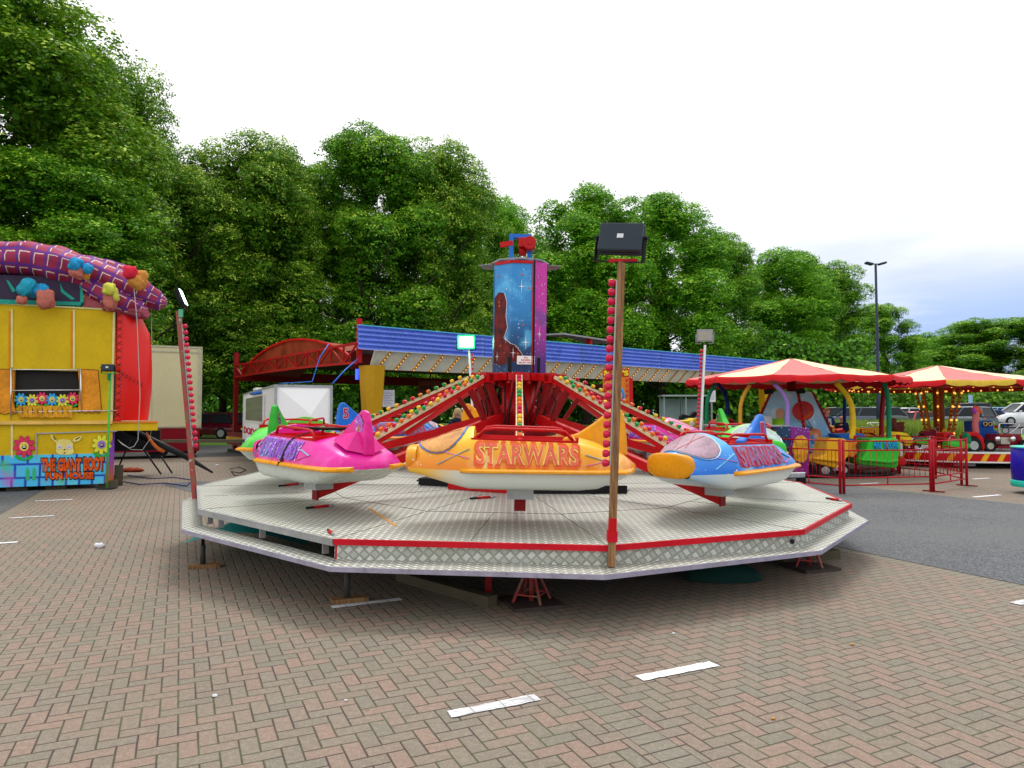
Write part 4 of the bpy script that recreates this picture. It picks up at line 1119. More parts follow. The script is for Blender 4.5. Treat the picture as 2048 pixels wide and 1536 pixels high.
# gold carved letters box under the flowers
mb = MB()
for i in range(6):
    x = 36+i*20
    fslab(mb, [(x, 811), (x+8, 811), (x+9, 835), (x+1, 836)], .06, .05)
    if i < 5:
        fslab(mb, [(x+8, 812), (x+14, 812), (x+22, 834), (x+15, 835)], .075, .05); fslab(mb, [(x+16, 812), (x+22, 812), (x+13, 835), (x+7, 835)], .068, .05)
mb.build('carved_trellis', M_('painted gold wood', (.7, .33, .02), .5, var=.4, sc=6), fun)
# cartoon animal face
mb = MB(); fa = [(127+16*math.cos(t*.3927), 890-15*abs(math.sin(t*.3927))*(1 if math.sin(t*.3927) > 0 else -1)) for t in range(16)]
face_ = [(112, 893), (113, 884), (118, 879), (127, 878), (140, 880), (146, 886), (146, 896), (148, 903), (145, 908), (134, 910), (118, 909), (112, 904)]
fslab(mb, face_, .03, .006); fslab(mb, [(100, 869), (105, 870), (112, 879), (115, 884), (111, 885), (103, 877)], .03, .006); fslab(mb, [(165, 873), (159, 872), (149, 876), (144, 881), (148, 884), (158, 882)], .03, .006)
af = mb.build('painted_animal_face', M_('pale yellow paint', (.8, .68, .2), .4), fun)
mb = MB()
for x in (119, 138): fslab(mb, [(x+5*math.cos(t*.5236), 894+4.6*math.sin(t*.5236)) for t in range(12)], .04, .006)
mb.build('eye', M_('lilac white paint', (.7, .68, .8), .4), af)
mb = MB()
for x in (119, 138): fslab(mb, [(x+1.2*math.cos(t*1.047), 894+1.2*math.sin(t*1.047)) for t in range(6)], .048, .004)
fslab(mb, [(127, 898), (131, 898), (129, 901)], .04, .004); fslab(mb, [(127, 905), (131, 905), (130, 907), (128, 907)], .04, .004); fslab(mb, [(105, 871), (107, 872), (112, 879), (110, 880)], .038, .003); fslab(mb, [(161, 874), (158, 874), (151, 878), (152, 880)], .038, .003)
mb.build('face_marks', signblack, af)
# plinth lettering
def ftext(body, x0, y0, x1, y1, off, m, bold, nm, par=fun, slope=0):
    mb = MB()
    def fn(u, v): return fp((x0+x1)/2+u*(x1-x0), (y0+y1)/2-v*(y1-y0)-u*slope, off)
    put_text(mb, body, fn, bold); return mb.build(nm, m, par)
redl = M_('scarlet orange lettering', (.75, .1, .01), .4, var=.4, sc=6)
for (tx, x0, y0, x1, y1) in (('THE', 82, 917, 111, 943), ('GIANT', 115, 916, 163, 943), ('BOOT', 167, 914, 208, 942), ('FUN', 91, 945, 125, 959), ('HOUSE', 131, 944, 187, 958)):
    ftext(tx, x0-1, y0-2, x1+2, y1+2, .03, signblack, .09, 'letter_shadow'); ftext(tx, x0, y0, x1, y1, .036, redl, .055, 'lettering')
mb = MB()
for x in (55, 68): fslab(mb, [(x-4, 960), (x-3, 940), (x, 934), (x+4, 941), (x+4, 960)], .026, .004)
mb.build('painted_cactus', M_('painted leaf green', (.05, .5, .2), .5), fun)
# bulging red boot panel
mb = MB(); rows = []
x0_ = .03
for i in range(16):
    z = zl+.02+(zt-zl+.0)*i/15; t = i/15
    w = .60+.09*math.sin(t*math.pi*1.05+.25)*.9-(.16 if t > .8 else 0)*(t-.8)/.2
    rows.append([(x0_+w*(1-math.cos(a_))/2*1.0, .02-.18*math.sin(a_)*(1+.25*math.sin(t*5))+.35*(1-math.cos(a_))/2, z) for a_ in np.linspace(0, math.pi*.97, 12)])
mb.grid(rows); mb.build('boot_panel', space_mat('red orange boot paint', (.75, .006, .002), (.8, .008, .003), None, 2, zl, zt, dens=0, amt=0), fun)
mb = MB()
prev = None
for i in range(15):       # lacing crosses down the seam
    z = zl+.1+(zt-zl-.25)*i/14; 
    mb.bar((.035, -.03, z), (.15, -.13, z+.09), .007, .007); mb.bar((.035, -.03, z+.09), (.15, -.13, z), .007, .007)
for i in range(6):
    x = .15+i*.07; z = zl+.95-i*.045; mb.bar((x, -.15, z), (x+.06, -.16, z+.1), .007, .007); mb.bar((x, -.15, z+.1), (x+.06, -.16, z), .007, .007)
mb.build('painted_lacing', signblack, fun)
mb = MB(); mb.box((.42, .17, zl-.11), (.84, .34, .17), mi=0); mb.box((.42, .16, zl-.015), (.86, .38, .03), mi=1); mb.build('boot_ledge', [facade, M_('orange rim paint', (.8, .2, .02), .4)], fun)
# coving board and cloth roof
mb = MB(); mb.slab([fp(-60, 548, .02), fp(165, 555, .02), fp(166, 612, .02), fp(-60, 607, .02)], (0, .04, 0)); mb.build('header_board', M_('dark violet board', (.05, .035, .07), .6, var=.3), fun)
mb = MB()
for pts in ([(-20, 598), (162, 604), (162, 611), (-20, 607)], [(160, 570), (166, 570), (166, 606), (160, 606)]): fslab(mb, pts, .035, .006)
for pts in ([(12, 560), (18, 562), (32, 582), (25, 585)], [(120, 566), (127, 580), (150, 598), (143, 600), (122, 584)]): fslab(mb, pts, .035, .006)
mb.build('painted_border', M_('green blue border paint', (.02, .36, .28), .5, var=.4), fun)
mb = MB(); fslab(mb, [(168, 560), (234, 575), (234, 618), (168, 614)], -.03, .03); mb.build('header_board', M_('dusky pink board', (.42, .1, .12), .6, var=.3), fun)
# tartan inflatable sheet slumped over the roof
def lump_tube(path, rad, name, mat_, par, nseg=26, amp=.07, uvs=(1, 5), flat=1.0, seed=1):
    rng = np.random.RandomState(seed); P = [Vector(p) for p in path]
    pts, rr = [], []
    K = 54
    for i in range(K+1):
        t = i/K*(len(P)-1); a = min(int(t), len(P)-2); f = t-a; f2 = f*f*(3-2*f)*.5+f*.5
        pts.append(P[a].lerp(P[a+1], f2)); rr.append(rad[a]*(1-f2)+rad[a+1]*f2)
    rows, uv = [], []; ph = rng.uniform(0, 6, 12); L = 0
    for i, p in enumerate(pts):
        d = (pts[min(i+1, K)]-pts[max(i-1, 0)]).normalized(); u_ = Vector((0, 1, 0)); u_ = (u_-d*u_.dot(d)).normalized(); w_ = d.cross(u_)
        if i: L += (p-pts[i-1]).length
        row = []
        for k in range(nseg+1):
            a = 2*math.pi*k/nseg
            f = 1+amp*(math.sin(3*a+ph[0]+i*.12)+.8*math.sin(5*a+ph[1]-i*.16)+.7*math.sin(9*a+ph[2]+i*.3)+.6*math.sin(2*a+i*.45+ph[3])+.5*math.sin(13*a+ph[4]-.22*i))
            r_ = rr[i]*f*(1+.03*math.sin(i*.9+ph[5]))
            row.append(p+u_*(math.cos(a)*r_*flat)+w_*(math.sin(a)*r_)); uv.append((L*uvs[0], k/nseg*uvs[1]))
        rows.append(row)
    mb = MB().grid(rows); n = nseg+1
    mb.f.append(list(range(n))); mb.mi.append(0); mb.sm.append(True); mb.f.append(list(range(K*n, K*n+n))[::-1]); mb.mi.append(0); mb.sm.append(True)
    return mb.build(name, mat_, par, uv=uv)
tz = thing('tartan_sheet', 'purple and red tartan inflatable slumped in folds over the fun house roof', 'inflatable', FM)
px_m = 14.5/1400
path = [fp(x, y, -.35) for x, y in ((-110, 530), (-50, 524), (5, 520), (60, 524), (110, 533), (160, 546), (205, 560), (245, 575), (285, 590), (318, 603), (333, 606))]
rad = [v*px_m for v in (36, 38, 38, 40, 40, 38, 34, 30, 28, 19, 8)]
lump_tube(path, rad, 'main_fold', tartan, tz, amp=.06, uvs=(4.2, 8), flat=1.5)
path = [fp(x, y, -.1) for x, y in ((150, 560), (190, 578), (230, 598), (262, 612), (285, 622), (297, 620))]
lump_tube(path, [v*px_m for v in (10, 22, 26, 24, 17, 6)], 'lower_fold', tartan, tz, amp=.07, uvs=(4.2, 6), seed=5)
path = [fp(x, y, -1.2) for x, y in ((120, 520), (180, 530), (240, 548), (280, 574), (300, 600))]
lump_tube(path, [v*px_m for v in (14, 20, 22, 22, 10)], 'rear_fold', tartan, tz, amp=.05, uvs=(4.2, 5), seed=9)
path = [fp(x, y, .02) for x, y in ((205, 616), (245, 620), (285, 626), (297, 634))]
lump_tube(path, [v*px_m for v in (5, 7, 9, 6)], 'hem', M_('dusky pink cloth', (.38, .08, .12), .8, var=.3), tz, amp=.1, seed=3)
cb, cpk = M_('crinkled blue cloth', (.02, .3, .6), .55, var=.35, sc=8, bmp=.8), M_('pinkish orange cloth', (.55, .16, .12), .7, var=.3, sc=6, bmp=.8)
cy_ = M_('yellow green cloth', (.6, .6, .08), .7, var=.3, bmp=.8); cr_ = M_('bright red cloth', (.65, .02, .05), .7, bmp=.8); cor = M_('ochre cloth', (.6, .25, .05), .7, var=.4, bmp=.8)
def bundle(label, parts):
    x, y = parts[0][1]; o0 = FM @ fp(x, y, .3); t = thing('stuffed_figure', label, 'inflatable figure', Matrix.Translation(o0) @ Matrix.Rotation(PAVROT, 4, 'Z'), 'folded figures hanging on the fun house roof')
    for nm, (px, py), (rx, ry), m, off, tilt in parts:
        c = (WM[t].inverted() @ (FM @ fp(px, py, off))); n_ = 14; mb = MB()
        mb.ball((0, 0, 0), (1, 1, 1), 22)
        p0_, p1_, p2_ = random.uniform(0, 6), random.uniform(0, 6), random.uniform(0, 6)
        def crease(v):
            x_, y_, z_ = v; th = math.atan2(y_, x_); f_ = 1+.10*math.sin(3*th+p0_+z_*2)+.08*math.sin(7*th+p1_-z_*3)+.06*math.sin(z_*6+p2_+2*th); f_ *= .86+.14*abs(z_)
            return Vector((math.copysign(abs(x_)**.8, x_)*rx*px_m*f_, y_*min(rx, ry)*px_m*.85*f_, math.copysign(abs(z_)**.8, z_)*ry*px_m*f_))
        T_ = Matrix.Translation(c) @ Matrix.Rotation(tilt, 4, 'Y'); mb.v = [tuple(T_ @ crease(v)) for v in mb.v]; mb.build(nm, m, t)
bundle('blue and pink stuffed figure hanging head down at the left of the header', [('body', (80, 580), (18, 12), cb, .3, 0), ('head', (91, 598), (17, 18), cpk, .35, 0), ('sleeve', (52, 574), (14, 17), M_('teal cloth', (.02, .35, .5), .55, var=.3, bmp=.8), .38, .4), ('hand', (43, 600), (10, 8), cpk, .38, 0), ('shirt', (68, 582), (12, 12), cb, .25, .5)])
bundle('blue capped stuffed figure lying on the tartan folds', [('cap', (151, 529), (14, 13), cb, .45, .2), ('head', (156, 544), (17, 11), cpk, .42, .2), ('bow', (176, 537), (10, 9), cb, .5, .6), ('arm', (165, 548), (16, 8), cor, .4, .5)])
bundle('red and ochre stuffed figure near the right end of the tartan', [('cap', (260, 545), (14, 13), cr_, .4, .3), ('head', (275, 565), (19, 13), cor, .36, .5), ('body', (282, 556), (14, 15), cor, .3, .3)])
bundle('yellow capped pink stuffed figure standing against the header board', [('cap', (218, 578), (12, 12), cy_, .4, 0), ('body', (220, 598), (14, 22), cpk, .3, 0), ('scarf', (230, 588), (7, 14), cy_, .36, -.2)])
MB().tube([fp(268, 578, .4), fp(274, 640, .35), fp(280, 790, .3), fp(276, 880, .3), fp(268, 893, .3), fp(258, 896, .3), fp(244, 888, .2), fp(236, 880, .0)], .008, 6).build('guy_rope', M_('grey rope', (.4, .4, .36), .8), fun)
MB().tube([fp(303, 622, -.5), fp(304, 840, -.4), fp(300, 878, -.3), fp(285, 900, -.2), fp(262, 899, -.1), fp(240, 884, .1)], .008, 6).build('guy_rope', MATS['grey rope'], fun)
# blocks under the trailer, drawbar, legs, spring
for px, py in ((34, 974), (112, 972), (216, 969)):
    p = fp(px, py, -.15); MB().box((p.x, .3, .07), (.36, .3, .14)).build('timber_block', dwood, fun)
MB().box((.1, .5, .22), (.16, .16, .44)).build('support_post', dwood, fun)
mb = MB(); mb.tube([FM.inverted() @ at(235, 848, 15.9), FM.inverted() @ at(300, 880, 15.7), FM.inverted() @ at(370, 912, 15.3)], [.1, .09, .06], 8); mb.tube([FM.inverted() @ at(370, 912, 15.3), FM.inverted() @ at(425, 945, 14.9)], [.07, .02], 8); mb.build('drawbar', black, fun)
for (a, b) in (((282, 892), (322, 948)), ((322, 912), (344, 946)), ((262, 878), (228, 955))): MB().tube([FM.inverted() @ at(*a, 15.6), FM.inverted() @ at(*b, 15.5)], .018, 6).build('drawbar_leg', black, fun)
mb = MB(); hp_ = []
for i in range(90):
    t = i/89; c = FM.inverted() @ at(293+t*36, 868+t*34-math.sin(t*math.pi)*-8, 15.5); hp_.append(c+Vector((0, .05*math.cos(i*1.1), .05*math.sin(i*1.1))))
mb.tube(hp_, .009, 5); mb.build('coiled_air_line', M_('orange coiled line', (.75, .2, .05), .4), fun)
mb = MB().box(FM.inverted() @ at(262, 880, 17.5), (1.3, .8, .5)); mb.build('axle_box', black, fun)
props(MB().tube([onz(x, y, .02) for x, y in ((240, 962), (280, 969), (330, 966), (372, 972), (386, 960), (350, 955), (300, 957), (255, 950))], .012, 6).build('cable', dkblue), 'dark blue cable lying on the paving beside the fun house', 'cable')
props(MB().ball((0, 0, .05), (.32, .12, .07), 10, jit=.15).build('rolled_cloth', M_('brown red cloth', (.3, .05, .02), .8, var=.5)), 'small rolled brown cloth under the fun house drawbar', 'cloth').location = onz(262, 944)
# green stand with a flood lamp in front of the fun house
gp = M_('green painted pole', (.08, .5, .08), .5)
b_ = onz(214, 973); b_.y -= 1.0; b_ = at(214, 985, 13.4); b_.z = 0; b_ = onz(214, 978)
t = thing('lamp_stand', 'thin green pole stand with a black floodlight in front of the fun house', 'lamp stand', Matrix.Translation(b_)); topz = at(214, 746, b_.y).z
MB().tube([(0, 0, 0), (.01, 0, topz)], .02, 10).build('pole', gp, t); MB().bar((-.13, 0, topz-.01), (.17, 0, topz), .05, .015).build('cross_arm', gp, t); MB().box((.0, 0, .01), (.3, .3, .02)).build('foot_plate', black, t)
MB().box((.0, -.02, topz-.08), (.05, .05, .14)).build('clamp', dgreen, t)
flood_back(t, Vector((-.04, 0, topz+.11)), .25, .15, R(8), R(-8))

# ------------------------------------------------------------------ cream box trailer behind the fun house
YT = 24.0
bp = at(297, 880, YT); k_ = (402-1024)/F; w = (k_*YT-bp.x)/(A_.x-k_*A_.y)
tr = thing('box_trailer', 'plain cream box trailer with a dark red skirt behind the fun house', 'trailer', Matrix.Translation((bp.x, YT, 0)) @ Matrix.Rotation(PAVROT, 4, 'Z'))
z0, z1, zs = at(340, 857, YT).z, at(340, 690, YT).z, at(340, 904, YT).z
cr = M_('aged cream panel', (.60, .54, .32), .55, var=.08, sc=.8, dirt=.12)
MB().box((w/2-.9, 1.2, (z0+z1)/2), (w+1.8, 2.4, z1-z0)).build('body', cr, tr, bevel=.02)
mb = MB(); 
for a, b in (((-1.8, -.01, z1-.03), (w, -.01, z1-.03)), ((-1.8, -.01, z1-.2), (w, -.01, z1-.2)), ((-1.8, -.01, z0+.06), (w, -.01, z0+.06))): mb.bar(a, b, .03, .05)
mb.bar((w-.08, -.015, z0), (w-.08, -.015, z1), .05, .04, up=(0, 1, 0)); mb.bar((w, .02, z0), (w, .02, z1), .05, .05, up=(0, 1, 0)); mb.build('edge_rail', M_('cream metal rail', (.5, .48, .35), .5, dirt=.5), tr)
MB().box((w/2-.9, 1.0, (z0+zs)/2), (w+1.75, 2.0, z0-zs)).build('skirt', M_('dark red skirt', (.2, .004, .012), .5), tr)
for x in (.3, 1.2): MB().tube([(x, .1, .35), (x, .35, .35)], .35, 20).build('wheel', rubber, tr)
for x in (-1.4, w-.3): MB().box((x, .3, zs/2), (.12, .12, zs)).build('prop', black, tr)
props(MB().box((0, 0, 0), (3.4, .25, .1)).build('plank_bench', dwood), 'low plank bench on the ground right of the cream trailer', 'bench').location = at(430, 882, 23)

# ------------------------------------------------------------------ white pay box on wheels
YP = 17.0
xm = at(548, 900, YP)
PM = Matrix.Translation((xm.x, YP, 0)) @ Matrix.Rotation(PAVROT, 4, 'Z'); pay = thing('pay_box', 'white dodgem pay box trailer with a window in its narrow left side', 'pay box', PM)
kr, kl = (665-1024)/F, (486-1024)/F
wr = (kr*YP-xm.x)/(A_.x-kr*A_.y); wl = (kl*YP-xm.x)/(B_.x-kl*B_.y)
zb_, zt_ = .36, at(600, 771, YP).z
lc = Vector((0, wl, 0)); Rr = Vector((wr, 0, 0))
mb = MB(); mb.slab([(0, 0, zb_), (wr, 0, zb_), (wr, wl, zb_), (0, wl, zb_)], (0, 0, zt_-zb_)); mb.build('body', M_('white trailer panel', (.88, .88, .89), .4, var=.03, dirt=.03), pay)
# raised pyramid pressing on the long side
zc = (zb_+zt_)/2; mb = MB(); c = Vector((wr*.60, -.16, zt_-.72)); q = [Vector((.1, -.004, zt_-.06)), Vector((wr-.1, -.004, zt_-.06)), Vector((wr-.1, -.004, zb_+.12)), Vector((.1, -.004, zb_+.12))]
mb.add(q+[c], [(1, 0, 4), (2, 1, 4), (3, 2, 4), (0, 3, 4)]); mb.build('folded_panel', M_('bright white panel', (.93, .93, .94), .3, var=.02), pay)
mb = MB()
for a, b in (((0, -.01, zt_), (wr, -.01, zt_)), ((0, -.01, zb_), (wr, -.01, zb_))): mb.bar(a, b, .03, .05)
for x in (.02, wr-.03): mb.bar((x, -.015, zb_), (x, -.015, zt_), .06, .03, up=(0, 1, 0))
mb.bar((0, 0, zt_), tuple(lc+Vector((0, 0, zt_))), .04, .05); mb.build('frame', steel, pay)
nd = lc.normalized(); no = Vector((-1, 0, 0))
def side(u, z, off): return lc*u+Vector((0, 0, z))+no*off
mb = MB(); zw0, zw1 = at(510, 848, YP+.8).z, at(510, 785, YP+.8).z
mb.slab([side(.22, zw0, .01), side(.86, zw0, .01), side(.86, zw1, .01), side(.22, zw1, .01)], no*.02); win = mb.build('window', white, pay)
mb = MB(); mb.slab([side(.26, zw0+.04, .032), side(.82, zw0+.04, .032), side(.82, zw1-.04, .032), side(.26, zw1-.04, .032)], no*.004); mb.build('pane', glassp, win)
mb = MB(); zq = at(530, 873, YP+.8).z; put_text(mb, 'DODGEMS', lambda u, v: side(.5-u*.86, zq+v*.23, .012), .05); mb.build('lettering', M_('crimson lettering', (.65, .01, .08), .4), pay)
mb = MB(); mb.box((.35, wl*.6, zt_+.07), (.6, .9, .1)); mb.build('roof_unit', white, pay)
MB().tube([(-.05, wl*.6, zt_-.07), (-.05, wl*.3, zt_-.09)], .04, 8).build('blue_plug', bluep, pay)
for y in (wl*.25, wl*.55): 
    wl_ = MB().tube([(.06, y, .2), (.24, y, .2)], .2, 20).build('wheel', rubber, pay); MB().tube([(.05, y, .2), (.07, y, .2)], .1, 14).build('rim', greyp, wl_)
MB().tube([(.1, 0, zt_+.05), (.9, .1, zt_+.12), (1.1, .2, zt_+.75), (1.35, .4, zt_+1.1)], .012, 6).build('blue_cable', bluep, pay)
props(MB().tube([onz(x, y, .015) for x, y in ((460, 938), (478, 934), (492, 940), (480, 946), (462, 943), (470, 951), (500, 948), (520, 944))], .01, 6).build('cable', black), 'thin dark cable coiled on the paving by the pay box wheels', 'cable')
# ------------------------------------------------------------------ dodgem track
A0 = Vector((-4.42, 20.2, 0)); du = Vector((.773, .634, 0)); dv = Vector((-.634, .773, 0))
DMx = Matrix((du, dv, Vector((0, 0, 1)))).transposed().to_4x4(); DMx.translation = A0
dod = thing('dodgem_track', 'dodgem track with corrugated blue fascia, red arched truss and striped cream soffit', 'dodgem track', DMx)
L, W = 22.0, 10.8; zfb, zft = 3.37, 4.05
blue_c = M_('corrugated blue fascia', (.22, .34, .86), .3, .2, coat=.3, var=.1, sc=1)
for seg in range(5):
    x0, x1 = -.25+seg*(L+.4)/5, -.25+(seg+1)*(L+.4)/5-.02; rows = []
    n = 60
    for i in range(n+1):
        z = zfb+(zft-zfb)*i/n; t = (i/n*5) % 1
        y = -.34-.13*(1-t/.7 if t < .7 else (t-.7)/.3)+.04*i/n
        rows.append([(x0, y, z), (x1, y, z)])
    mb = MB().grid(rows, smooth=False); mb.add([rows[0][0], rows[-1][0], rows[-1][1], rows[0][1]], []); mb.build('fascia', blue_c, dod)
MB().bar((-.25, -.38, zft+.01), (L, -.38, zft+.01), .06, .03).build('fascia_cap', M_('aqua trim', (.1, .55, .6), .4), dod)
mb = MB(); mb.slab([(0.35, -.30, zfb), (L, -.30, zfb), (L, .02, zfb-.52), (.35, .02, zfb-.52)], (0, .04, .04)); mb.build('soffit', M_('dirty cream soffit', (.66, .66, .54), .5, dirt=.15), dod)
gold = M_('gold bulb strip', (.4, .2, .03), .4)
warm2 = M_('small warm bulb', (.9, .5, .15), .4, emit=(1, .42, .06, 1.3))
nst = 34
for i in range(nst):
    x = .55+i*(L-1)/nst; a = Vector((x+.3, -.31, zfb-.015)); b = Vector((x, .0, zfb-.525)); mb = MB().bar(a, b, .07, .02, up=(0, -1, 1))
    st = mb.build('bulb_strip', gold, dod)
    if i < 22:
        mb = MB()
        for k in range(6): mb.ball(a.lerp(b, (k+.5)/6)+Vector((0, -.02, -.02)), .018, 6)
        props(mb.build('bulb', warm2, st), kind='stuff')
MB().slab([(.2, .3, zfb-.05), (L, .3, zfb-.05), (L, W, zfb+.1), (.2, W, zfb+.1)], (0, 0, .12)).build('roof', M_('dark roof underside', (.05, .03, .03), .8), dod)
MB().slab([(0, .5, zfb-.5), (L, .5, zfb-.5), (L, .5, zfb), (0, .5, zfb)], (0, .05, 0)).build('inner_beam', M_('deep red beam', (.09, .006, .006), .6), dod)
# arched truss on the left end, running back
mb = MB(); zl0 = 3.02
top = []; bot = []
for i in range(13):
    t = i/12; y = t*W; bot.append(Vector((-.05, y, zl0+.06*math.sin(math.pi*t)+.0))); top.append(Vector((-.05, y, zfb+.22-t*.1+.0)))
for P_ in (bot, top):
    for i in range(12): mb.bar(P_[i], P_[i+1], .07, .07)
for i in range(0, 13): mb.bar(bot[i], top[i], .05, .05, up=(0, 1, 0))
for i in range(12): mb.bar(bot[i] if i % 2 else top[i], top[i+1] if i % 2 else bot[i+1], .045, .045)
mb.build('side_truss', M_('darker red truss paint', (.36, .008, .008), .5, dirt=.2), dod)  # truss red mixed darker than the arch rib
mb = MB(); rows = []
for i in range(17):
    t = i/16; y = .6+t*(W-1.0); z = zl0+.15+(.92)*math.sin(math.pi*t)**.8
    rows.append([(.12, y, zl0+.05), (.12, y, z), (2.5, y, z-.1)])
mb.grid(rows, smooth=False); mb.build('arched_side_panel', M_('rusty orange panel', (.26, .04, .012), .6, var=.5, sc=1.2), dod)
mb = MB()
for i in range(16): mb.bar(Vector(rows[i][1])+Vector((-.04, 0, .02)), Vector(rows[i+1][1])+Vector((-.04, 0, .02)), .07, .07)
mb.build('arch_rib', red, dod)
MB().bar((0, W, 0), (0, W, zfb+.65), .16, .16, up=(0, 1, 0)).build('corner_post', darkred, dod)
MB().bar((.0, 0, zl0), (0, .0, zft+.25), .12, .12, up=(0, 1, 0)).build('corner_post', red, dod)
MB().bar((L*.75, 3, zfb), (L*.75, 3, zft+.35), .12, .12, up=(0, 1, 0)).build('roof_post', red, dod)
MB().bar((0, W, zfb-.3), (L, W, zfb-.3), .1, .4).build('rear_beam', darkred, dod)
# tapered yellow pillars
ym = M_('mustard pillar paint', (.50, .27, .008), .45, coat=.15, var=.12, sc=.8)
def pillar(px, Y, zt_p, w0, w1):
    p = DMx.inverted() @ at(px, 860, Y); mb = MB()
    pr = [(-.5, -.25), (-.2, -.5), (.3, -.5), (.5, -.2), (.5, .4), (-.5, .4)]
    mb.grid([[(p.x+a*w, p.y+b*w, z) for a, b in pr] for w, z in ((w0, 0), (w0*1.02, zt_p*.3), (w1, zt_p))], closed=True, smooth=False); mb.build('pillar', ym, dod)
pillar(745, 20.6, 2.95, .42, .66); pillar(1532, 33.5, 3.1, .45, .55)
# floor, kerb
MB().slab([(-.3, -.4, 0), (L, -.4, 0), (L, W, 0), (-.3, W, 0)], (0, 0, .12)).build('floor_plate', M_('black floor plate', (.03, .03, .03), .5), dod)
mb = MB(); mb.box((-.28, W/2, .55), (.06, W, .5)); mb.build('side_board', darkred, dod); mb = MB(); mb.box((-.33, W/2, .56), (.05, W, .12)); mb.build('side_stripe', yellow, dod)
for y in (1.2, 4.5, 7.8): MB().bar((-.3, y, .3), (-.3, y, 1.2), .05, .05, up=(0, 1, 0)).build('rail_post', darkred, dod)
mb = MB(); mb.box((L/2, -.35, .32), (L, .06, .3)); mb.build('kerb_board', darkred, dod)
mb = MB()
for z in (.75, 1.1): mb.bar((2, W-.3, z), (L, W-.3, z), .05, .05)
mb.build('rear_rail', black, dod)
MB().tube([DMx.inverted() @ at(*p) for p in ((665, 767, 18.5), (690, 740, 19), (715, 718, 20))], .018, 6).build('hanging_cable', bluep, dod)
MB().box(DMx.inverted() @ at(714, 745, 21), (.07, .07, .42)).build('blue_lamp', M_('lit blue lamp', (.05, .1, .9), .3, emit=(.03, .08, 1, 2)), dod)
# roof hatch seen above the fascia
c = DMx.inverted() @ at(1190, 675, 26); mb = MB(); mb.slab([c+Vector((-1.6, 0, 0)), c+Vector((1.5, 0, -.12)), c+Vector((1.5, 2, 0)), c+Vector((.2, 2, .3)), c+Vector((-1.6, 2, .1))], (0, 0, .06)); mb.build('roof_hatch', greyp, dod)
MB().bar(c+Vector((-.1, .2, -.5)), c+Vector((-.1, .2, 0)), .2, .1).build('hatch_leg', red, dod); MB().bar(c+Vector((1.2, .2, -.5)), c+Vector((1.2, .2, -.05)), .1, .1).build('hatch_leg', red, dod)
# signs in the dodgem area
def board(name, label, cat, px0, py0, px1, py1, Y, m, th=.03, leg=True, rz=0):
    a = at(px0, py1, Y); b = at(px1, py0, Y); c = (a+b)/2; base = Vector((c.x, Y, hgt(Y))); t = thing(name, label, cat, Matrix.Translation(base) @ Matrix.Rotation(rz, 4, 'Z'))
    w, h, zc = b.x-a.x, b.z-a.z, c.z-base.z
    MB().box((0, 0, zc), (w, th, h)).build('board', m, t, bevel=.004)
    if leg: MB().bar((0, .03, 0), (0, .03, zc), .05, .05, up=(0, 1, 0)).build('post', greyp, t)
    return t, w, h, zc, th/2+.003
def lines(t, w, zc, rowsl, th, m, nm='lettering'):
    for tx, u, v, ww, hh, bold in rowsl:
        mb = MB(); flat_text(mb, tx, (u*w, -th, zc+v), (1, 0, 0), (0, 0, 1), ww, hh, bold); mb.build(nm, m, t)
t, w, h, zc, o_ = board('sign_board', 'dim orange drive-in dodgems board hanging in the dark dodgem track', 'sign', 836, 762, 884, 826, 25.5, M_('dull orange board', (.16, .04, .015), .6), leg=False)
lines(t, w, zc, [('DRIVE - IN', 0, h*.28, w*.8, h*.13, .03), ('DODGEMS', 0, -h*.1, w*.8, h*.12, .03)], o_, signblack)
MB().bar((0, .03, zc+h/2), (0, .03, zc+h/2+.3), .05, .03, up=(0, 1, 0)).build('hanger', black, t)
t, w, h, zc, o_ = board('notice_board', 'white notice of small print beside the tapered yellow pillar', 'notice', 765, 780, 789, 814, 21.5, paper)
for i in range(8):
    MB().bar((-w*.4, -o_, zc+h*.38-i*h*.1), (w*(.2+.2*((i*7) % 3)/2), -o_, zc+h*.38-i*h*.1), .002, h*.025).build('print_line', M_('blue grey print', (.2, .3, .55), .6), t)
t, w, h, zc, o_ = board('notice_board', 'small white notice on a thin pole left of the carousel', 'notice', 1416, 781, 1431, 804, 25, paper)
for i in range(6): MB().bar((-w*.38, -o_, zc+h*.36-i*h*.13), (w*.3, -o_, zc+h*.36-i*h*.13), .002, h*.02).build('print_line', MATS['blue grey print'], t)
# family funfair banner board
t, w, h, zc, o_ = board('funfair_banner', 'orange funfair sign with yellow letters down its edges behind the timber post', 'sign', 1206, 738, 1258, 828, 16.5, M_('orange sign board', (.72, .2, .02), .45, var=.3, sc=2))
lines(t, w, zc, [('S', -.36, h*.41, w*.22, h*.12, .05), ("'S", .36, h*.41, w*.24, h*.12, .05), ('M', -.05, h*.41, w*.2, h*.11, .05)], o_+.004, M_('yellow sign letters', (.85, .7, .02), .4))
mb = MB(); mb.box((0, -o_, zc+h*.41), (w, .006, h*.17)); mb.build('header_panel', M_('red sign header', (.5, .03, .01), .4), t)
for s, word in ((-.42, 'FAMILY'), (.42, 'FUNFAIR')):
    for i, ch in enumerate(word):
        mb = MB(); flat_text(mb, ch, (s*w, -o_-.003, zc+h*.24-i*h*.115), (1, 0, 0), (0, 0, 1), w*.1, h*.07, .04); mb.build('lettering', signred, t)
mb = MB()
for i in range(3): mb.lathe([(.13-i*.03, 0), (.13-i*.03, .005)], 24, M=Matrix.Translation((w*.12, -o_-.004-i*.004, zc-h*.1)) @ Matrix.Rotation(math.pi/2, 4, 'X') @ Matrix.Diagonal((1, 1.7, 1, 1)), mi=i)
mb.build('painted_swirl', [cyan, bluep, yellow], t)
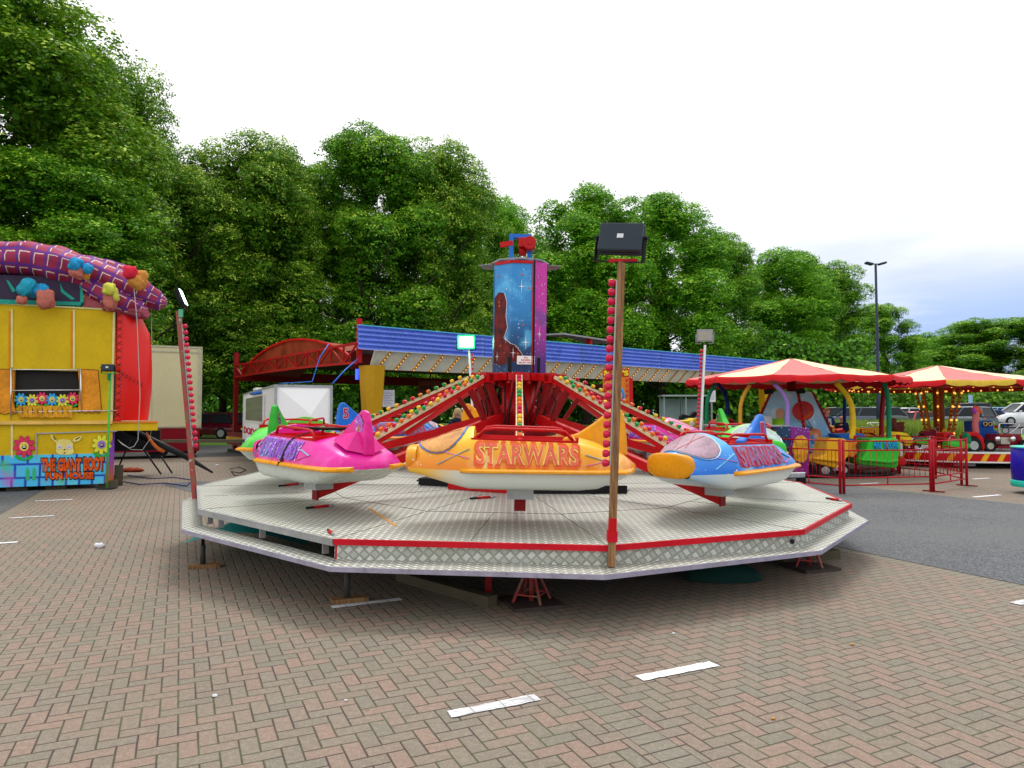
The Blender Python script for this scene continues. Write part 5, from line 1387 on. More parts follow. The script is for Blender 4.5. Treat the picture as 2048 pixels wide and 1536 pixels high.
MB().box((w*.56, .05, zc-.05), (.1, .12, h*.7)).build('side_frame', red, t)
# ------------------------------------------------------------------ children's roundabouts
def pslab(parent, name, pts, Y, dep, m, bevel=.02, label=None):
    """outline seen in the photograph, stood at distance Y and given real depth"""
    q = [at(x, y, Y) for x, y in pts]; mb = MB().slab(q, (0, dep, 0)); return mb.build(name, m, parent, world=True, bevel=bevel, label=label)
def ptube(parent, name, pts, r, m, Y=None, n=8):
    q = [at(p[0], p[1], p[2] if len(p) > 2 else Y) for p in pts]
    q2 = []
    for i in range((len(q)-1)*5+1):      # rounded path
        t = i/5; a = min(int(t), len(q)-2); f = t-a
        p0, p1, p2, p3 = q[max(a-1, 0)], q[a], q[a+1], q[min(a+2, len(q)-1)]
        q2.append(.5*((2*p1)+(p2-p0)*f+(2*p0-5*p1+4*p2-p3)*f*f+(3*p1-p0-3*p2+p3)*f**3))
    inv = WM[parent].inverted(); return MB().tube([inv @ p for p in q2], r, n).build(name, m, parent)
def roof(parent, Rr, ze, zp, n, rot, cols, val, seg=2):
    for k in range(n):
        a0, a1 = rot+k*2*math.pi/n, rot+(k+1)*2*math.pi/n; rows = []
        for i in range(7):
            t = i/6; r = .12+(Rr-.12)*t; z = zp+(ze-zp)*(t**.88)-.0
            row = []
            for j in range(5):
                a = a0+(a1-a0)*j/4; sag = -.03*math.sin(math.pi*j/4)*t; rr = r*(math.cos((a1-a0)/2)/math.cos(a-(a0+a1)/2))
                row.append((rr*math.sin(a), -rr*math.cos(a), z+sag+.012*math.sin(i*2+j*3+k)))
            rows.append(row)
        MB().grid(rows).build('canopy_panel', cols[k % len(cols)], parent)
        rows = []
        for j in range(17):
            f = j/16; a = a0+(a1-a0)*f; rr = Rr*(math.cos((a1-a0)/2)/math.cos(a-(a0+a1)/2)); sc = .13+.05*abs(math.sin(f*math.pi*3))
            s_, c_ = math.sin(a), -math.cos(a); sag = -.03*math.sin(math.pi*f)
            rows.append([(rr*s_, rr*c_, ze+sag), ((rr+.05)*s_, (rr+.05)*c_, ze-.05+sag), ((rr+.05+.015*math.sin(j*2.2))*s_, (rr+.05+.015*math.sin(j*2.2))*c_, ze-sc+sag)])
        MB().grid(rows).build('valance', val[k % len(val)], parent)
        mb = MB(); a = a0; mb.bar((.1*math.sin(a), -.1*math.cos(a), zp-.08), (Rr*.98*math.sin(a), -Rr*.98*math.cos(a), ze-.04), .05, .05); mb.build('rafter', darkred, parent)
C1 = Vector((7.75, 19.4, 0)); K1 = thing('carousel', 'roundabout with faded red and cream canopy over small toy trucks on curved poles', 'carousel', Matrix.Translation(C1))
valr = M_('scarlet valance', (.62, .015, .02), .7, dirt=.08)
roof(K1, 2.88, 2.5, 3.06, 12, 0.0, [canvasy, canvasp], [valr])
MB().lathe([(.0, 3.06), (.1, 3.05), (.14, 2.98)], 12, cap=False).build('peak_cap', canvasr, K1)
MB().tube([(0, 0, 0), (0, 0, 2.95)], .12, 12).build('centre_post', darkred, K1)
MB().lathe([(2.55, .04), (2.55, .07), (1.3, .07), (1.3, .04)], 32, cap=False).build('track_ring', black, K1)
# painted centre housing: four sloping panels
skyp = space_mat('pale sky mural', (.05, .36, .68), (.40, .68, .85), (.75, .85, .9), 2, .4, 2.0, dens=0, amt=0)
b0, b1 = 1.25, .55; z0, z1 = .55, 2.15; rr_ = R(40)
cen = [(math.sin(rr_+k*math.pi/2+math.pi/4), -math.cos(rr_+k*math.pi/2+math.pi/4)) for k in range(4)]
for k in range(4):
    p, q = cen[k], cen[(k+1) % 4]; o = MB().slab([(p[0]*b0, p[1]*b0, z0), (q[0]*b0, q[1]*b0, z0), (q[0]*b1, q[1]*b1, z1), (p[0]*b1, p[1]*b1, z1)], (-(p[0]+q[0])*.02, -(p[1]+q[1])*.02, 0)).build('painted_panel', skyp, K1)
MB().slab([(p[0]*1.3, p[1]*1.3, .1) for p in cen], (0, 0, .42)).build('centre_base', darkred, K1)
rb_ = M_('red bulb cluster', (.55, .02, .02), .25, coat=.5)
for p in cen:
    MB().bar((p[0]*b0*1.01, p[1]*b0*1.01, z0), (p[0]*b1*1.01, p[1]*b1*1.01, z1), .06, .06).build('corner_trim', darkred, K1)
    mb = MB()
    for i in range(12): t = i/11; r_ = (b0+(b1-b0)*t)*1.05; mb.ball((p[0]*r_, p[1]*r_, z0+.05+(z1-z0-.1)*t), .045, 7)
    props(mb.build('bulb', rb_, K1), kind='stuff')
Yb = 18.25
def fpanel(nm, pts, m, off=0):     # painted shape on the front right panel
    p, q = None, None
    best = None
    for k in range(4):
        a, b = Vector(cen[k]+(0,)), Vector(cen[(k+1) % 4]+(0,)); n = (a+b).normalized()
        A3 = Vector((cen[k][0]*b0, cen[k][1]*b0, z0)); B3 = Vector((cen[(k+1) % 4][0]*b0, cen[(k+1) % 4][1]*b0, z0)); C3 = Vector((cen[k][0]*b1, cen[k][1]*b1, z1))
        nn = (B3-A3).cross(C3-A3).normalized(); nn = nn if nn.dot(n) > 0 else -nn
        c3 = C1+(A3+B3)/2; cx_ = 1024+F*c3.x/c3.y
        if n.y < 0:
            d = abs(cx_-pts[0][0]); 
            if best is None or d < best[0]: best = (d, C1+A3+nn*(.012+off), nn)
    mb = MB(); q_ = [onplane(x, y, best[1], best[2]) for x, y in pts]; mb.slab(q_, best[2]*.006); return mb.build(nm, m, K1, world=True)
ell = lambda x, y, a, b, n=18: [(x+a*math.cos(2*math.pi*i/n), y+b*math.sin(2*math.pi*i/n)) for i in range(n)]
fpanel('painted_balloon', ell(1606, 822, 22, 20), M_('red balloon paint', (.5, .02, .02), .4, var=.3))
fpanel('balloon_stripe', [(1587, 824), (1606, 836), (1626, 822), (1626, 828), (1606, 842), (1588, 830)], M_('orange balloon paint', (.65, .12, .02), .4), .006)
for a, b in ((1594, 1622), (1600, 1624), (1606, 1626), (1614, 1628)): fpanel('painted_string', [(a, 840), (a+1.2, 840), (b+1.2, 862), (b, 862)], signblack, .003)
fpanel('painted_child', [(1618, 862), (1628, 856), (1640, 860), (1643, 872), (1634, 882), (1622, 876)], M_('ginger paint', (.7, .2, .06), .5), .003)
fpanel('painted_child', [(1622, 870), (1636, 868), (1640, 880), (1652, 886), (1640, 892), (1624, 886)], M_('blue clothing paint', (.04, .25, .7), .5), .005)
fpanel('painted_child', ell(1632, 872, 5, 6, 10), M_('peach paint', (.75, .4, .25), .5), .009)
fpanel('painted_figure', ell(1560, 828, 9, 12, 12), M_('peach paint', (.75, .4, .25), .5)); fpanel('painted_figure', [(1546, 838), (1566, 836), (1572, 856), (1548, 858), (1540, 848)], lime, .004)
pslab(K1, 'white_control_box', [(1518, 831), (1545, 833), (1545, 852), (1518, 852)], 18.9, .4, white)
for x, y in ((1536, 783), (1600, 782)): pslab(K1, 'spot_lamp', [(x-6, y-4), (x+10, y-6), (x+12, y+4), (x-4, y+6)], 18.7, .12, black)
# curved coloured poles and their toys
PO = M_('ochre pole paint', (.6, .3, .03), .4); YP_ = M_('yellow pole paint', (.8, .55, .02), .4)
ptube(K1, 'curved_pole', [(1432, 768), (1420, 785), (1414, 810), (1413, 860)], .055, dgreen, 18.6)
ptube(K1, 'curved_pole', [(1436, 768), (1448, 785), (1455, 805), (1456, 830)], .055, dkblue, 20.6)
ptube(K1, 'curved_pole', [(1500, 770), (1488, 790), (1481, 815), (1481, 855)], .05, PO, 17.6)
ptube(K1, 'curved_pole', [(1548, 768), (1565, 785), (1575, 810), (1574, 860)], .055, lilac, 17.2)
ptube(K1, 'curved_pole', [(1672, 766), (1692, 788), (1703, 812), (1706, 845), (1704, 878)], .07, YP_, 17.6)
ptube(K1, 'curved_pole', [(1768, 764), (1775, 790), (1778, 830), (1777, 880)], .06, dgreen, 17.9)
ptube(K1, 'curved_pole', [(1770, 768), (1766, 800), (1763, 840), (1763, 890)], .065, darkred, 19.6)
ptube(K1, 'curved_pole', [(1690, 775), (1689, 820), (1689, 860)], .05, dkblue, 20.8)
def toy(name, label, cat, px, py, Y, group='toys riding on the roundabouts'):
    p = at(px, py, Y); return thing(name, label, cat, Matrix.Translation(p), group)
def wheel(parent, px, py, Y, rpx, w=.14, rim=chrome):
    c = WM[parent].inverted() @ at(px, py, Y); r_ = rpx*Y/F; o = MB().tube([c, c+Vector((0, w, 0))], r_, 22).build('wheel', rubber, parent); 
    mb = MB().tube([c+Vector((0, -.012, 0)), c+Vector((0, .02, 0))], r_*.55, 16); mb.build('rim', rim, o); return o
yt = M_('toy yellow plastic', (.8, .42, .015), .3, coat=.5, dirt=.06)
t = toy('toy_truck', 'yellow toy truck numbered 4 behind the red fence post', 'toy vehicle', 1662, 951, 17.3)
pslab(t, 'body', [(1652, 908), (1655, 880), (1662, 876), (1690, 877), (1697, 884), (1699, 912), (1692, 918), (1691, 940), (1676, 938), (1632, 927), (1629, 918), (1640, 912)], 17.3, .75, yt, .04)
pslab(t, 'bumper_shelf', [(1629, 914), (1645, 914), (1690, 921), (1690, 926), (1650, 922), (1629, 919)], 17.22, .2, yt, .03)
wheel(t, 1651, 941, 17.35, 15); wheel(t, 1672, 938, 17.9, 12); wheel(t, 1688, 940, 17.35, 12)
c = WM[t].inverted() @ at(1678, 936, 17.2); mb = MB(); flat_text(mb, '4', c, (1, 0, 0), (0, 0, 1), .15, .21, .09); mb.build('number_outline', signwhite, t); mb = MB(); flat_text(mb, '4', c+Vector((0, -.006, 0)), (1, 0, 0), (0, 0, 1), .13, .18, .03); mb.build('number', signred, t)
pslab(t, 'painted_face', [(1694, 885), (1704, 880), (1716, 884), (1712, 892), (1716, 906), (1706, 916), (1696, 912)], 17.4, .3, M_('orange face paint', (.75, .25, .03), .4, var=.5, sc=8), .03)
t = toy('toy_truck', 'blue toy truck between the yellow and the green ones', 'toy vehicle', 1706, 916, 18.6)
pslab(t, 'body', [(1676, 868), (1728, 867), (1736, 876), (1734, 888), (1728, 890), (1730, 914), (1712, 915), (1700, 905), (1688, 890)], 18.6, .8, bluep, .04)
pslab(t, 'side_panel', [(1714, 893), (1731, 893), (1732, 912), (1716, 914)], 18.5, .1, M_('light blue plastic', (.05, .35, .8), .3), .02)
t = toy('toy_truck', 'green toy truck with blue block lettering on its side', 'toy vehicle', 1765, 945, 17.2)
gt = M_('toy green plastic', (.03, .5, .04), .3, coat=.5, dirt=.05)
pslab(t, 'body', [(1732, 905), (1737, 884), (1742, 877), (1790, 876), (1800, 880), (1803, 896), (1799, 915), (1798, 932), (1790, 937), (1724, 930), (1724, 918)], 17.2, .75, gt, .05)
pslab(t, 'bumper_shelf', [(1724, 918), (1734, 917), (1780, 921), (1798, 918), (1798, 924), (1780, 927), (1724, 922)], 17.1, .2, gt, .03)
for tx, x0, x1 in (('MINI', 1747, 1762), ('TROOPER', 1766, 1797)):
    c = WM[t].inverted() @ at((x0+x1)/2, 891, 17.19); wv_ = (x1-x0)*17.2/F
    mb = MB(); flat_text(mb, tx, c, (1, 0, 0), (0, 0, 1), wv_, .19, .09); mb.build('letter_outline', dkblue, t); mb = MB(); flat_text(mb, tx, c+Vector((0, -.008, 0)), (1, 0, 0), (0, 0, 1), wv_*.97, .17, .03); mb.build('lettering', cyan, t)
pslab(t, 'red_front', [(1797, 920), (1812, 916), (1814, 930), (1798, 932)], 17.4, .4, red, .03); pslab(t, 'leg', [(1786, 936), (1790, 936), (1790, 945), (1786, 945)], 17.5, .08, darkred, .0)
pslab(t, 'face_plate', [(1800, 884), (1806, 888), (1806, 912), (1800, 914)], 17.3, .4, M_('pale face plate', (.6, .5, .5), .4), .02)
t = toy('toy_train', 'low yellow and white toy seen under the canopy left of the green pole', 'toy vehicle', 1380, 858, 22)
pslab(t, 'body', [(1355, 842), (1384, 840), (1390, 836), (1400, 838), (1404, 852), (1398, 857), (1356, 856)], 22, .8, YP_, .04); pslab(t, 'face', [(1381, 845), (1387, 842), (1390, 848), (1386, 853), (1381, 852)], 21.9, .1, white, .01)
t = toy('toy_car', 'red toy car low behind the green ride car', 'toy vehicle', 1450, 856, 21); pslab(t, 'body', [(1424, 853), (1434, 843), (1452, 836), (1470, 840), (1472, 853)], 21, .8, red, .05)
t = toy('toy_horse', 'dark toy horse in shadow under the canopy edge', 'toy animal', 1385, 842, 23); pslab(t, 'body', [(1362, 842), (1360, 834), (1366, 828), (1380, 831), (1390, 822), (1396, 826), (1394, 832), (1388, 836), (1388, 842), (1384, 842), (1382, 836), (1370, 836), (1368, 842)], 23, .25, black, .03)
# starry counter board right of the ride
t = thing('starry_counter', 'dark starry counter board with a magenta end panel behind the green ride car', 'counter', Matrix.Translation(at(1560, 940, 14.6)))
sp1 = space_mat('night blue star board', (.012, .012, .06), (.012, .05, .12), (.03, .1, .2), 2, -.5, .9, dots=8, amt=1, dens=.1); sp2 = space_mat('magenta star board', (.3, .01, .2), (.2, .015, .22), None, 2, -.5, .9, dots=9, amt=1, dens=.1)
q = [at(1415, 851, 15.6), at(1581, 853, 14.6), at(1581, 945, 14.6), at(1415, 945, 15.6)]
MB().slab(q, (0, .06, 0)).build('front_board', sp1, t, world=True)
pslab(t, 'end_panel', [(1582, 853), (1620, 857), (1618, 948), (1584, 952)], 14.55, .5, sp2, .01)
pslab(t, 'gold_panel', [(1585, 900), (1588, 880), (1596, 872), (1606, 871), (1615, 878), (1618, 894), (1614, 918), (1608, 926), (1590, 922)], 14.5, .03, M_('plain gold airbrush', (.75, .36, .03), .3, var=.6, sc=9, coat=.4), .01)
ptube(t, 'metal_foot', [(1575, 955), (1612, 953)], .03, black, 14.6); pslab(t, 'shelf', [(1415, 849), (1581, 851), (1581, 854), (1415, 852)], 14.7, .5, greyp, .0)
t2 = toy('chrome_pillar_base', 'silver base unit standing on the paving at the right edge of the deck', 'base unit', 1590, 968, 14.2, None)
pslab(t2, 'box', [(1566, 945), (1612, 944), (1612, 956), (1566, 957)], 14.2, .4, chrome, .02); pslab(t2, 'foot', [(1600, 956), (1612, 956), (1612, 968), (1600, 968)], 14.2, .2, black, .0); ptube(t2, 'wheel_hub', [(1620, 936), (1630, 936)], .1, rubber, 14.9)

# second roundabout with a raised platform
C2 = Vector((13.95, 22.9, 0)); K2 = thing('carousel', 'second roundabout with red and cream canopy over a platform edged in red and yellow stripes', 'carousel', Matrix.Translation(C2))
roof(K2, 3.35, 2.52, 3.1, 12, R(2), [canvasy, canvasp], [valr, M_('mustard valance', (.66, .45, .05), .7, dirt=.05)])
RP = 3.3; zt2, zb2 = .47, .18
MB().lathe([(RP, zb2), (RP, zt2), (.2, zt2), (.2, zb2)], 24, cap=False, smooth=False).build('platform', M_('grey platform top', (.25, .25, .22), .6, dirt=.4), K2)
stripem = [red, yellow, white]
mb = MB(); n = 150
for k in range(n):
    a0, a1 = k*2*math.pi/n, (k+1)*2*math.pi/n; r2 = RP+.02; sh = .035
    mb.add([(r2*math.sin(a0), -r2*math.cos(a0), zb2+.03), (r2*math.sin(a1), -r2*math.cos(a1), zb2+.03), (r2*math.sin(a1+sh), -r2*math.cos(a1+sh), zt2-.05), (r2*math.sin(a0+sh), -r2*math.cos(a0+sh), zt2-.05)], [(0, 1, 2, 3)], 1 if k % 3 == 0 else 0)
mb.build('hazard_stripe', stripem, K2)
for z, h in ((zt2-.02, .05), (zb2+.005, .04)): MB().lathe([(RP+.005, z-h/2), (RP+.035, z-h/2), (RP+.035, z+h/2), (RP+.005, z+h/2)], 48, cap=False, smooth=False).build('white_rim', white, K2)
MB().lathe([(RP-.9, .02), (RP-.9, zb2)], 20, cap=False).build('underside', black, K2)
for k in range(3):
    a = -.9+k*.55; MB().box(((RP-.25)*math.sin(a), -(RP-.25)*math.cos(a), .12), (.5, .15, .12), rz=a).build('step_box', greyp, K2)
MB().tube([(0, 0, zt2), (0, 0, 3.0)], .16, 12).build('centre_post', M_('ochre red post', (.35, .07, .01), .5), K2)
for k in range(8):
    a = k*math.pi/4+.2; mb = MB(); p0 = Vector((.28*math.sin(a), -.28*math.cos(a), zt2)); p1 = Vector((.62*math.sin(a), -.62*math.cos(a), 2.35)); mb.bar(p0, p1, .05, .05, up=(0, 1, 0)); mb.build('bulb_board', M_('ochre board', (.5, .2, .02), .5), K2)
    mb = MB()
    for i in range(14): mb.ball(p0.lerp(p1, i/13)+Vector((math.sin(a), -math.cos(a), 0))*.05, .036, 6, mi=i % 3 == 0)
    props(mb.build('bulb', [rb_, warm2], K2), kind='stuff')
for rr3, zz in ((RP*.97, 2.35), (RP*.8, 2.33)):
    mb = MB()
    for k in range(60): a = k*math.pi/30; mb.ball((rr3*math.sin(a), -rr3*math.cos(a), zz), .03, 6, mi=k % 2)
    props(mb.build('rim_bulb', [warm2, rb_], K2), kind='stuff')
MB().lathe([(RP*.99, 2.3), (RP*.99, 2.42)], 36, cap=False).build('rounding_board', M_('dark red rounding board', (.3, .02, .01), .5), K2)
# toys on the second platform
t = toy('toy_plane', 'round yellow toy aircraft with black front on the striped platform', 'toy vehicle', 1812, 905, 20.6)
pslab(t, 'body', [(1786, 880), (1790, 868), (1802, 864), (1816, 867), (1826, 876), (1829, 886), (1810, 888), (1786, 884)], 20.6, .7, YP_, .06); pslab(t, 'side_box', [(1806, 878), (1827, 880), (1828, 892), (1811, 893)], 20.5, .2, yt, .03); pslab(t, 'black_belly', [(1806, 892), (1830, 891), (1833, 896), (1826, 902), (1812, 901)], 20.5, .4, black, .04)
mb = MB(); flat_text(mb, 'GL-74', WM[t].inverted() @ at(1822, 894, 20.48), (1, 0, 0), (0, 0, 1), .16, .05, .04); mb.build('plate', signwhite, t)
t = toy('toy_animal', 'brown winged toy animal rising behind the yellow toy aircraft', 'toy animal', 1798, 864, 22)
pslab(t, 'body', [(1786, 850), (1785, 840), (1790, 835), (1794, 840), (1795, 850), (1800, 846), (1811, 843), (1808, 851), (1812, 854), (1808, 860), (1812, 864), (1794, 864), (1790, 858)], 22, .3, M_('chocolate plastic', (.16, .03, .02), .35, coat=.4), .05)
bikem = [green, M_('maroon plastic', (.3, .02, .05), .35), M_('grey bike metal', (.2, .2, .22), .4, .5)]
def bike(label, px, py, Y, s, m, flip=1):
    t = toy('toy_motorbike', label, 'toy motorbike', px, py, Y); k = s*Y/F
    for x in (-17, 17): 
        c = Vector((x*k*flip, 0, 8*k)); o = MB().tube([c, c+Vector((0, .1, 0))], 8*k, 18).build('wheel', rubber, t); MB().tube([c-Vector((0, .01, 0)), c+Vector((0, .02, 0))], 4*k, 12).build('hub', chrome, o)
    P = lambda pts: [Vector((x*k*flip, -.03, z*k)) for x, z in pts]
    MB().slab(P([(-20, 18), (-12, 24), (-2, 22), (6, 27), (12, 24), (10, 14), (-6, 12)]), (0, .22, 0)).build('tank_and_seat', m, t, bevel=.02)
    MB().slab(P([(-10, 6), (8, 6), (8, 12), (-8, 13)]), (0, .16, 0)).build('engine', chrome, t, bevel=.01)
    mb = MB(); mb.tube([P([(17, 8)])[0]+Vector((0, .05, 0)), P([(9, 30)])[0]+Vector((0, .05, 0))], .6*k*2, 6); mb.tube([P([(9, 30)])[0]-Vector((0, .15, 0)), P([(9, 30)])[0]+Vector((0, .25, 0))], .5*k*2, 6); mb.build('fork_and_bars', chrome, t)
    MB().tube([P([(-18, 6)])[0], P([(0, 5)])[0]], 1.6*k, 8).build('exhaust', chrome, t)
bike('green toy motorbike at the left of the striped platform', 1850, 903, 20.4, 1.0, green)
bike('grey toy motorbike behind the green one', 1838, 896, 21.6, .9, bikem[2], -1)
bike('maroon toy motorbike beyond the green one near the bulb lit post', 1862, 885, 22.4, 1.0, bikem[1])
bike('bright red toy motorbike right of the bulb lit post', 1912, 903, 20.2, 1.05, red, -1)
t = toy('toy_tractor', 'green cylinder bodied toy behind the right fence panel', 'toy vehicle', 1905, 905, 20.1); ptube(t, 'boiler', [(1890, 890), (1934, 891)], .13, green, 20.0, 14); pslab(t, 'cab', [(1888, 866), (1906, 864), (1912, 872), (1912, 884), (1888, 884)], 20.3, .4, red, .03)
t = toy('toy_ostrich_bike', 'toy bike with a tall pink neck and red bird head on the platform', 'toy vehicle', 1950, 905, 20.0)
ptube(t, 'neck', [(1952, 866, 20.1), (1950, 850, 20.1), (1952, 835, 20.1), (1952, 824, 20.1)], .085, M_('dusty pink plastic', (.5, .13, .13), .45), n=12)
c = WM[t].inverted() @ at(1952, 820, 20.1); MB().ball(c, (.12, .1, .12), 12).build('head', M_('coral red plastic', (.6, .08, .04), .4), t); MB().ball(c+Vector((.11, 0, -.06)), (.09, .05, .05), 10).build('beak', M_('orange red beak', (.65, .1, .01), .4), t); MB().ball(c+Vector((-.08, -.05, -.02)), (.05, .06, .09), 8).build('eye_patch', purple, t)
wheel(t, 1948, 891, 19.9, 16); pslab(t, 'mudguard', [(1930, 872), (1940, 864), (1956, 864), (1966, 874), (1972, 895), (1966, 902), (1962, 884), (1952, 873), (1940, 873), (1938, 884), (1934, 884)], 20.0, .3, red, .03); pslab(t, 'saddle', [(1933, 870), (1937, 864), (1942, 872), (1945, 884), (1936, 888)], 19.85, .25, dgreen, .03)
t = toy('toy_engine', 'tall dark blue toy engine with two brass rings on its front', 'toy vehicle', 1972, 898, 20.8)
pslab(t, 'body', [(1956, 842), (1988, 841), (1990, 860), (1998, 862), (1996, 880), (1990, 895), (1964, 893), (1958, 870)], 20.8, .7, M_('royal blue plastic', (.01, .07, .35), .35, coat=.4), .05)
for x in (1970, 1980):
    c = WM[t].inverted() @ at(x, 848, 20.76); mb = MB(); mb.lathe([(.04, 0), (.04, .02), (.065, .02), (.065, 0)], 18, M=Matrix.Translation(c) @ Matrix.Rotation(math.pi/2, 4, 'X')); mb.build('brass_ring', M_('brass', (.6, .42, .12), .3, .8), t); MB().tube([c, c+Vector((0, -.01, 0))], .038, 14).build('lens', black, t)
t = toy('toy_vintage_car', 'maroon and cream open toy vintage car at the right of the platform', 'toy vehicle', 2020, 905, 19.9)
pslab(t, 'body', [(1999, 868), (2042, 868), (2048, 880), (2044, 893), (2000, 894), (1996, 882)], 20.2, .8, M_('maroon coachwork', (.22, .01, .02), .3, coat=.5), .04)
pslab(t, 'radiator', [(2002, 875), (2020, 875), (2021, 889), (2002, 889)], 20.0, .2, M_('cream nickel', (.5, .48, .38), .3, .5), .02)
for x in (1995, 2025): c = WM[t].inverted() @ at(x, 878, 19.95); MB().ball(c, (.085, .06, .085), 12).build('headlamp', chrome, t)
for x in (1981, 2052): wheel(t, x, 892, 20.0, 12, .1, M_('cream nickel', (.5, .48, .38), .3))
pslab(t, 'front_bumper', [(1996, 893), (2030, 893), (2030, 897), (1996, 897)], 19.9, .1, M_('maroon coachwork', (.2, .01, .02), .3), .01)
ptube(t, 'windscreen_frame', [(1998, 868), (1998, 850), (2004, 847), (2030, 848), (2038, 851), (2018, 868)], .02, chrome, 20.3, 6); ptube(t, 'steering_wheel', ell(2011, 861, 7, 6, 12)+[(2018, 861)], .012, black, 20.25, 5)
ptube(t, 'side_rail', [(2042, 870), (2044, 858), (2052, 858)], .02, chrome, 20.2, 6); pslab(t, 'red_light', [(1993, 851), (1999, 851), (1999, 856), (1993, 856)], 20.4, .1, red, .01)
t = toy('toy_truck', 'yellow toy truck with red lettering on its side seen between the poles', 'toy vehicle', 1742, 876, 22.0)
pslab(t, 'body', [(1716, 859), (1718, 855), (1750, 856), (1754, 861), (1752, 870), (1760, 869), (1762, 874), (1720, 874)], 22, .8, yellow, .03); pslab(t, 'red_panel', [(1721, 858), (1750, 859), (1750, 867), (1721, 867)], 21.95, .04, red, .0)
c = WM[t].inverted() @ at(1736, 862.5, 21.9); mb = MB(); flat_text(mb, 'SMITHS', c, (1, 0, 0), (0, 0, 1), .38, .1, .05); mb.build('lettering', yellow, t); ptube(t, 'roof_rail', [(1722, 854), (1752, 855)], .02, chrome, 22, 6)
t = toy('toy_bus', 'plain yellow toy body left of the brown winged animal', 'toy vehicle', 1776, 872, 22.6); pslab(t, 'body', [(1764, 857), (1770, 852), (1786, 853), (1786, 870), (1764, 870)], 22.6, .8, YP_, .04)
t = toy('toy_cone', 'small yellow toy top by the foot of the bulb lit post', 'toy', 1889, 872, 21.8); ptube(t, 'cone', [(1889, 858), (1889, 862)], .04, yellow, 21.8); MB().lathe([(.14, -.1), (.02, .12)], 10, M=Matrix.Translation(WM[t].inverted() @ at(1889, 864, 21.8))).build('base', yellow, t)

# blue tub at the right edge
tb0 = onz(2099, 990); t = thing('toy_tub', 'dark blue round tub with turquoise rim and band at the right edge', 'tub', Matrix.Translation((tb0.x, tb0.y+.25, 0)))
zt3 = at(2060, 895, tb0.y).z; MB().lathe([(.40, .17), (.44, .2), (.455, .5), (.44, zt3-.01), (.0, zt3-.01)], 30, cap=False).build('body', M_('royal violet paint', (.02, .01, .36), .4), t)
MB().lathe([(.45, .13), (.465, .16), (.465, .24), (.45, .26), (.39, .13)], 30, cap=False).build('band', turq, t); MB().lathe([(.445, zt3-.02), (.46, zt3), (.445, zt3+.012), (.0, zt3+.01)], 30, cap=False).build('rim', M_('pale turquoise', (.12, .7, .6), .4), t)
for a in (-2.2, -1.2, 1.2): MB().tube([(.34*math.cos(a), .34*math.sin(a), .075), (.34*math.cos(a)+.06, .34*math.sin(a), .075)], .075, 16).build('wheel', rubber, t)

# red crowd fence
fr_ = M_('red fence paint', (.42, .005, .015), .4, dirt=.15, coat=.2)
def fence(label, p, q, ztop=1.02, nb=13, mid=True, feet=False, parent_posts=(1, 1)):
    p = Vector(p); q = Vector(q); c = (p+q)/2; t = thing('crowd_fence', label, 'fence', Matrix.Translation((p.x, p.y, 0)), 'red fence panels round the roundabout'); d = q-p; d.z = 0
    for k, s in ((0, 0), (1, 1)):
        if parent_posts[k]: MB().tube([d*s, d*s+Vector((0, 0, ztop+.03))], .028, 10).build('post', fr_, t)
        if feet and parent_posts[k]: n_ = Vector((-d.y, d.x, 0)).normalized(); MB().bar(d*s-n_*.2+Vector((0, 0, .015)), d*s+n_*.2+Vector((0, 0, .015)), .04, .02).build('foot', darkred, t)
    for z in (ztop, ztop*.82, ztop*.30, ztop*.16): MB().tube([d*.01+Vector((0, 0, z)), d*.99+Vector((0, 0, z))], .015, 6).build('rail', fr_, t)
    for i in range(nb): f = (i+1)/(nb+1); MB().tube([d*f+Vector((0, 0, ztop*.30)), d*f+Vector((0, 0, ztop*.82))], .006, 5).build('bar', fr_, t)
    for z0_, z1_ in ((ztop*.16, ztop*.30), (ztop*.82, ztop)): MB().tube([d*.5+Vector((0, 0, z0_)), d*.5+Vector((0, 0, z1_))], .012, 5).build('short_upright', fr_, t)
P1, P2, P3 = onz(1688, 988), onz(1862, 984), onz(1934, 972)
P0 = at(1560, 968, 14.7); P0.z = 0
fence('red fence panel between the starry counter and the left fence post', P0, P1+Vector((-.07, 0, 0)), 1.03, 15)
fence('red fence panel in front of the green toy truck', P1, P2, 1.02, 15)
fence('short red fence panel at the right end of the row', P2+Vector((.07, .03, 0)), P3, 1.0, 9, feet=True)
fence('red fence panel running back from the right end post', P3+Vector((-.05, .1, 0)), onz(1872, 957), .98, 16)
fence('rear red fence panel behind the green toy truck', onz(1868, 955), onz(1800, 948), .98, 14)
fence('far red fence panel in front of the striped platform', onz(1796, 947), onz(1712, 952), .98, 14, parent_posts=(1, 1))
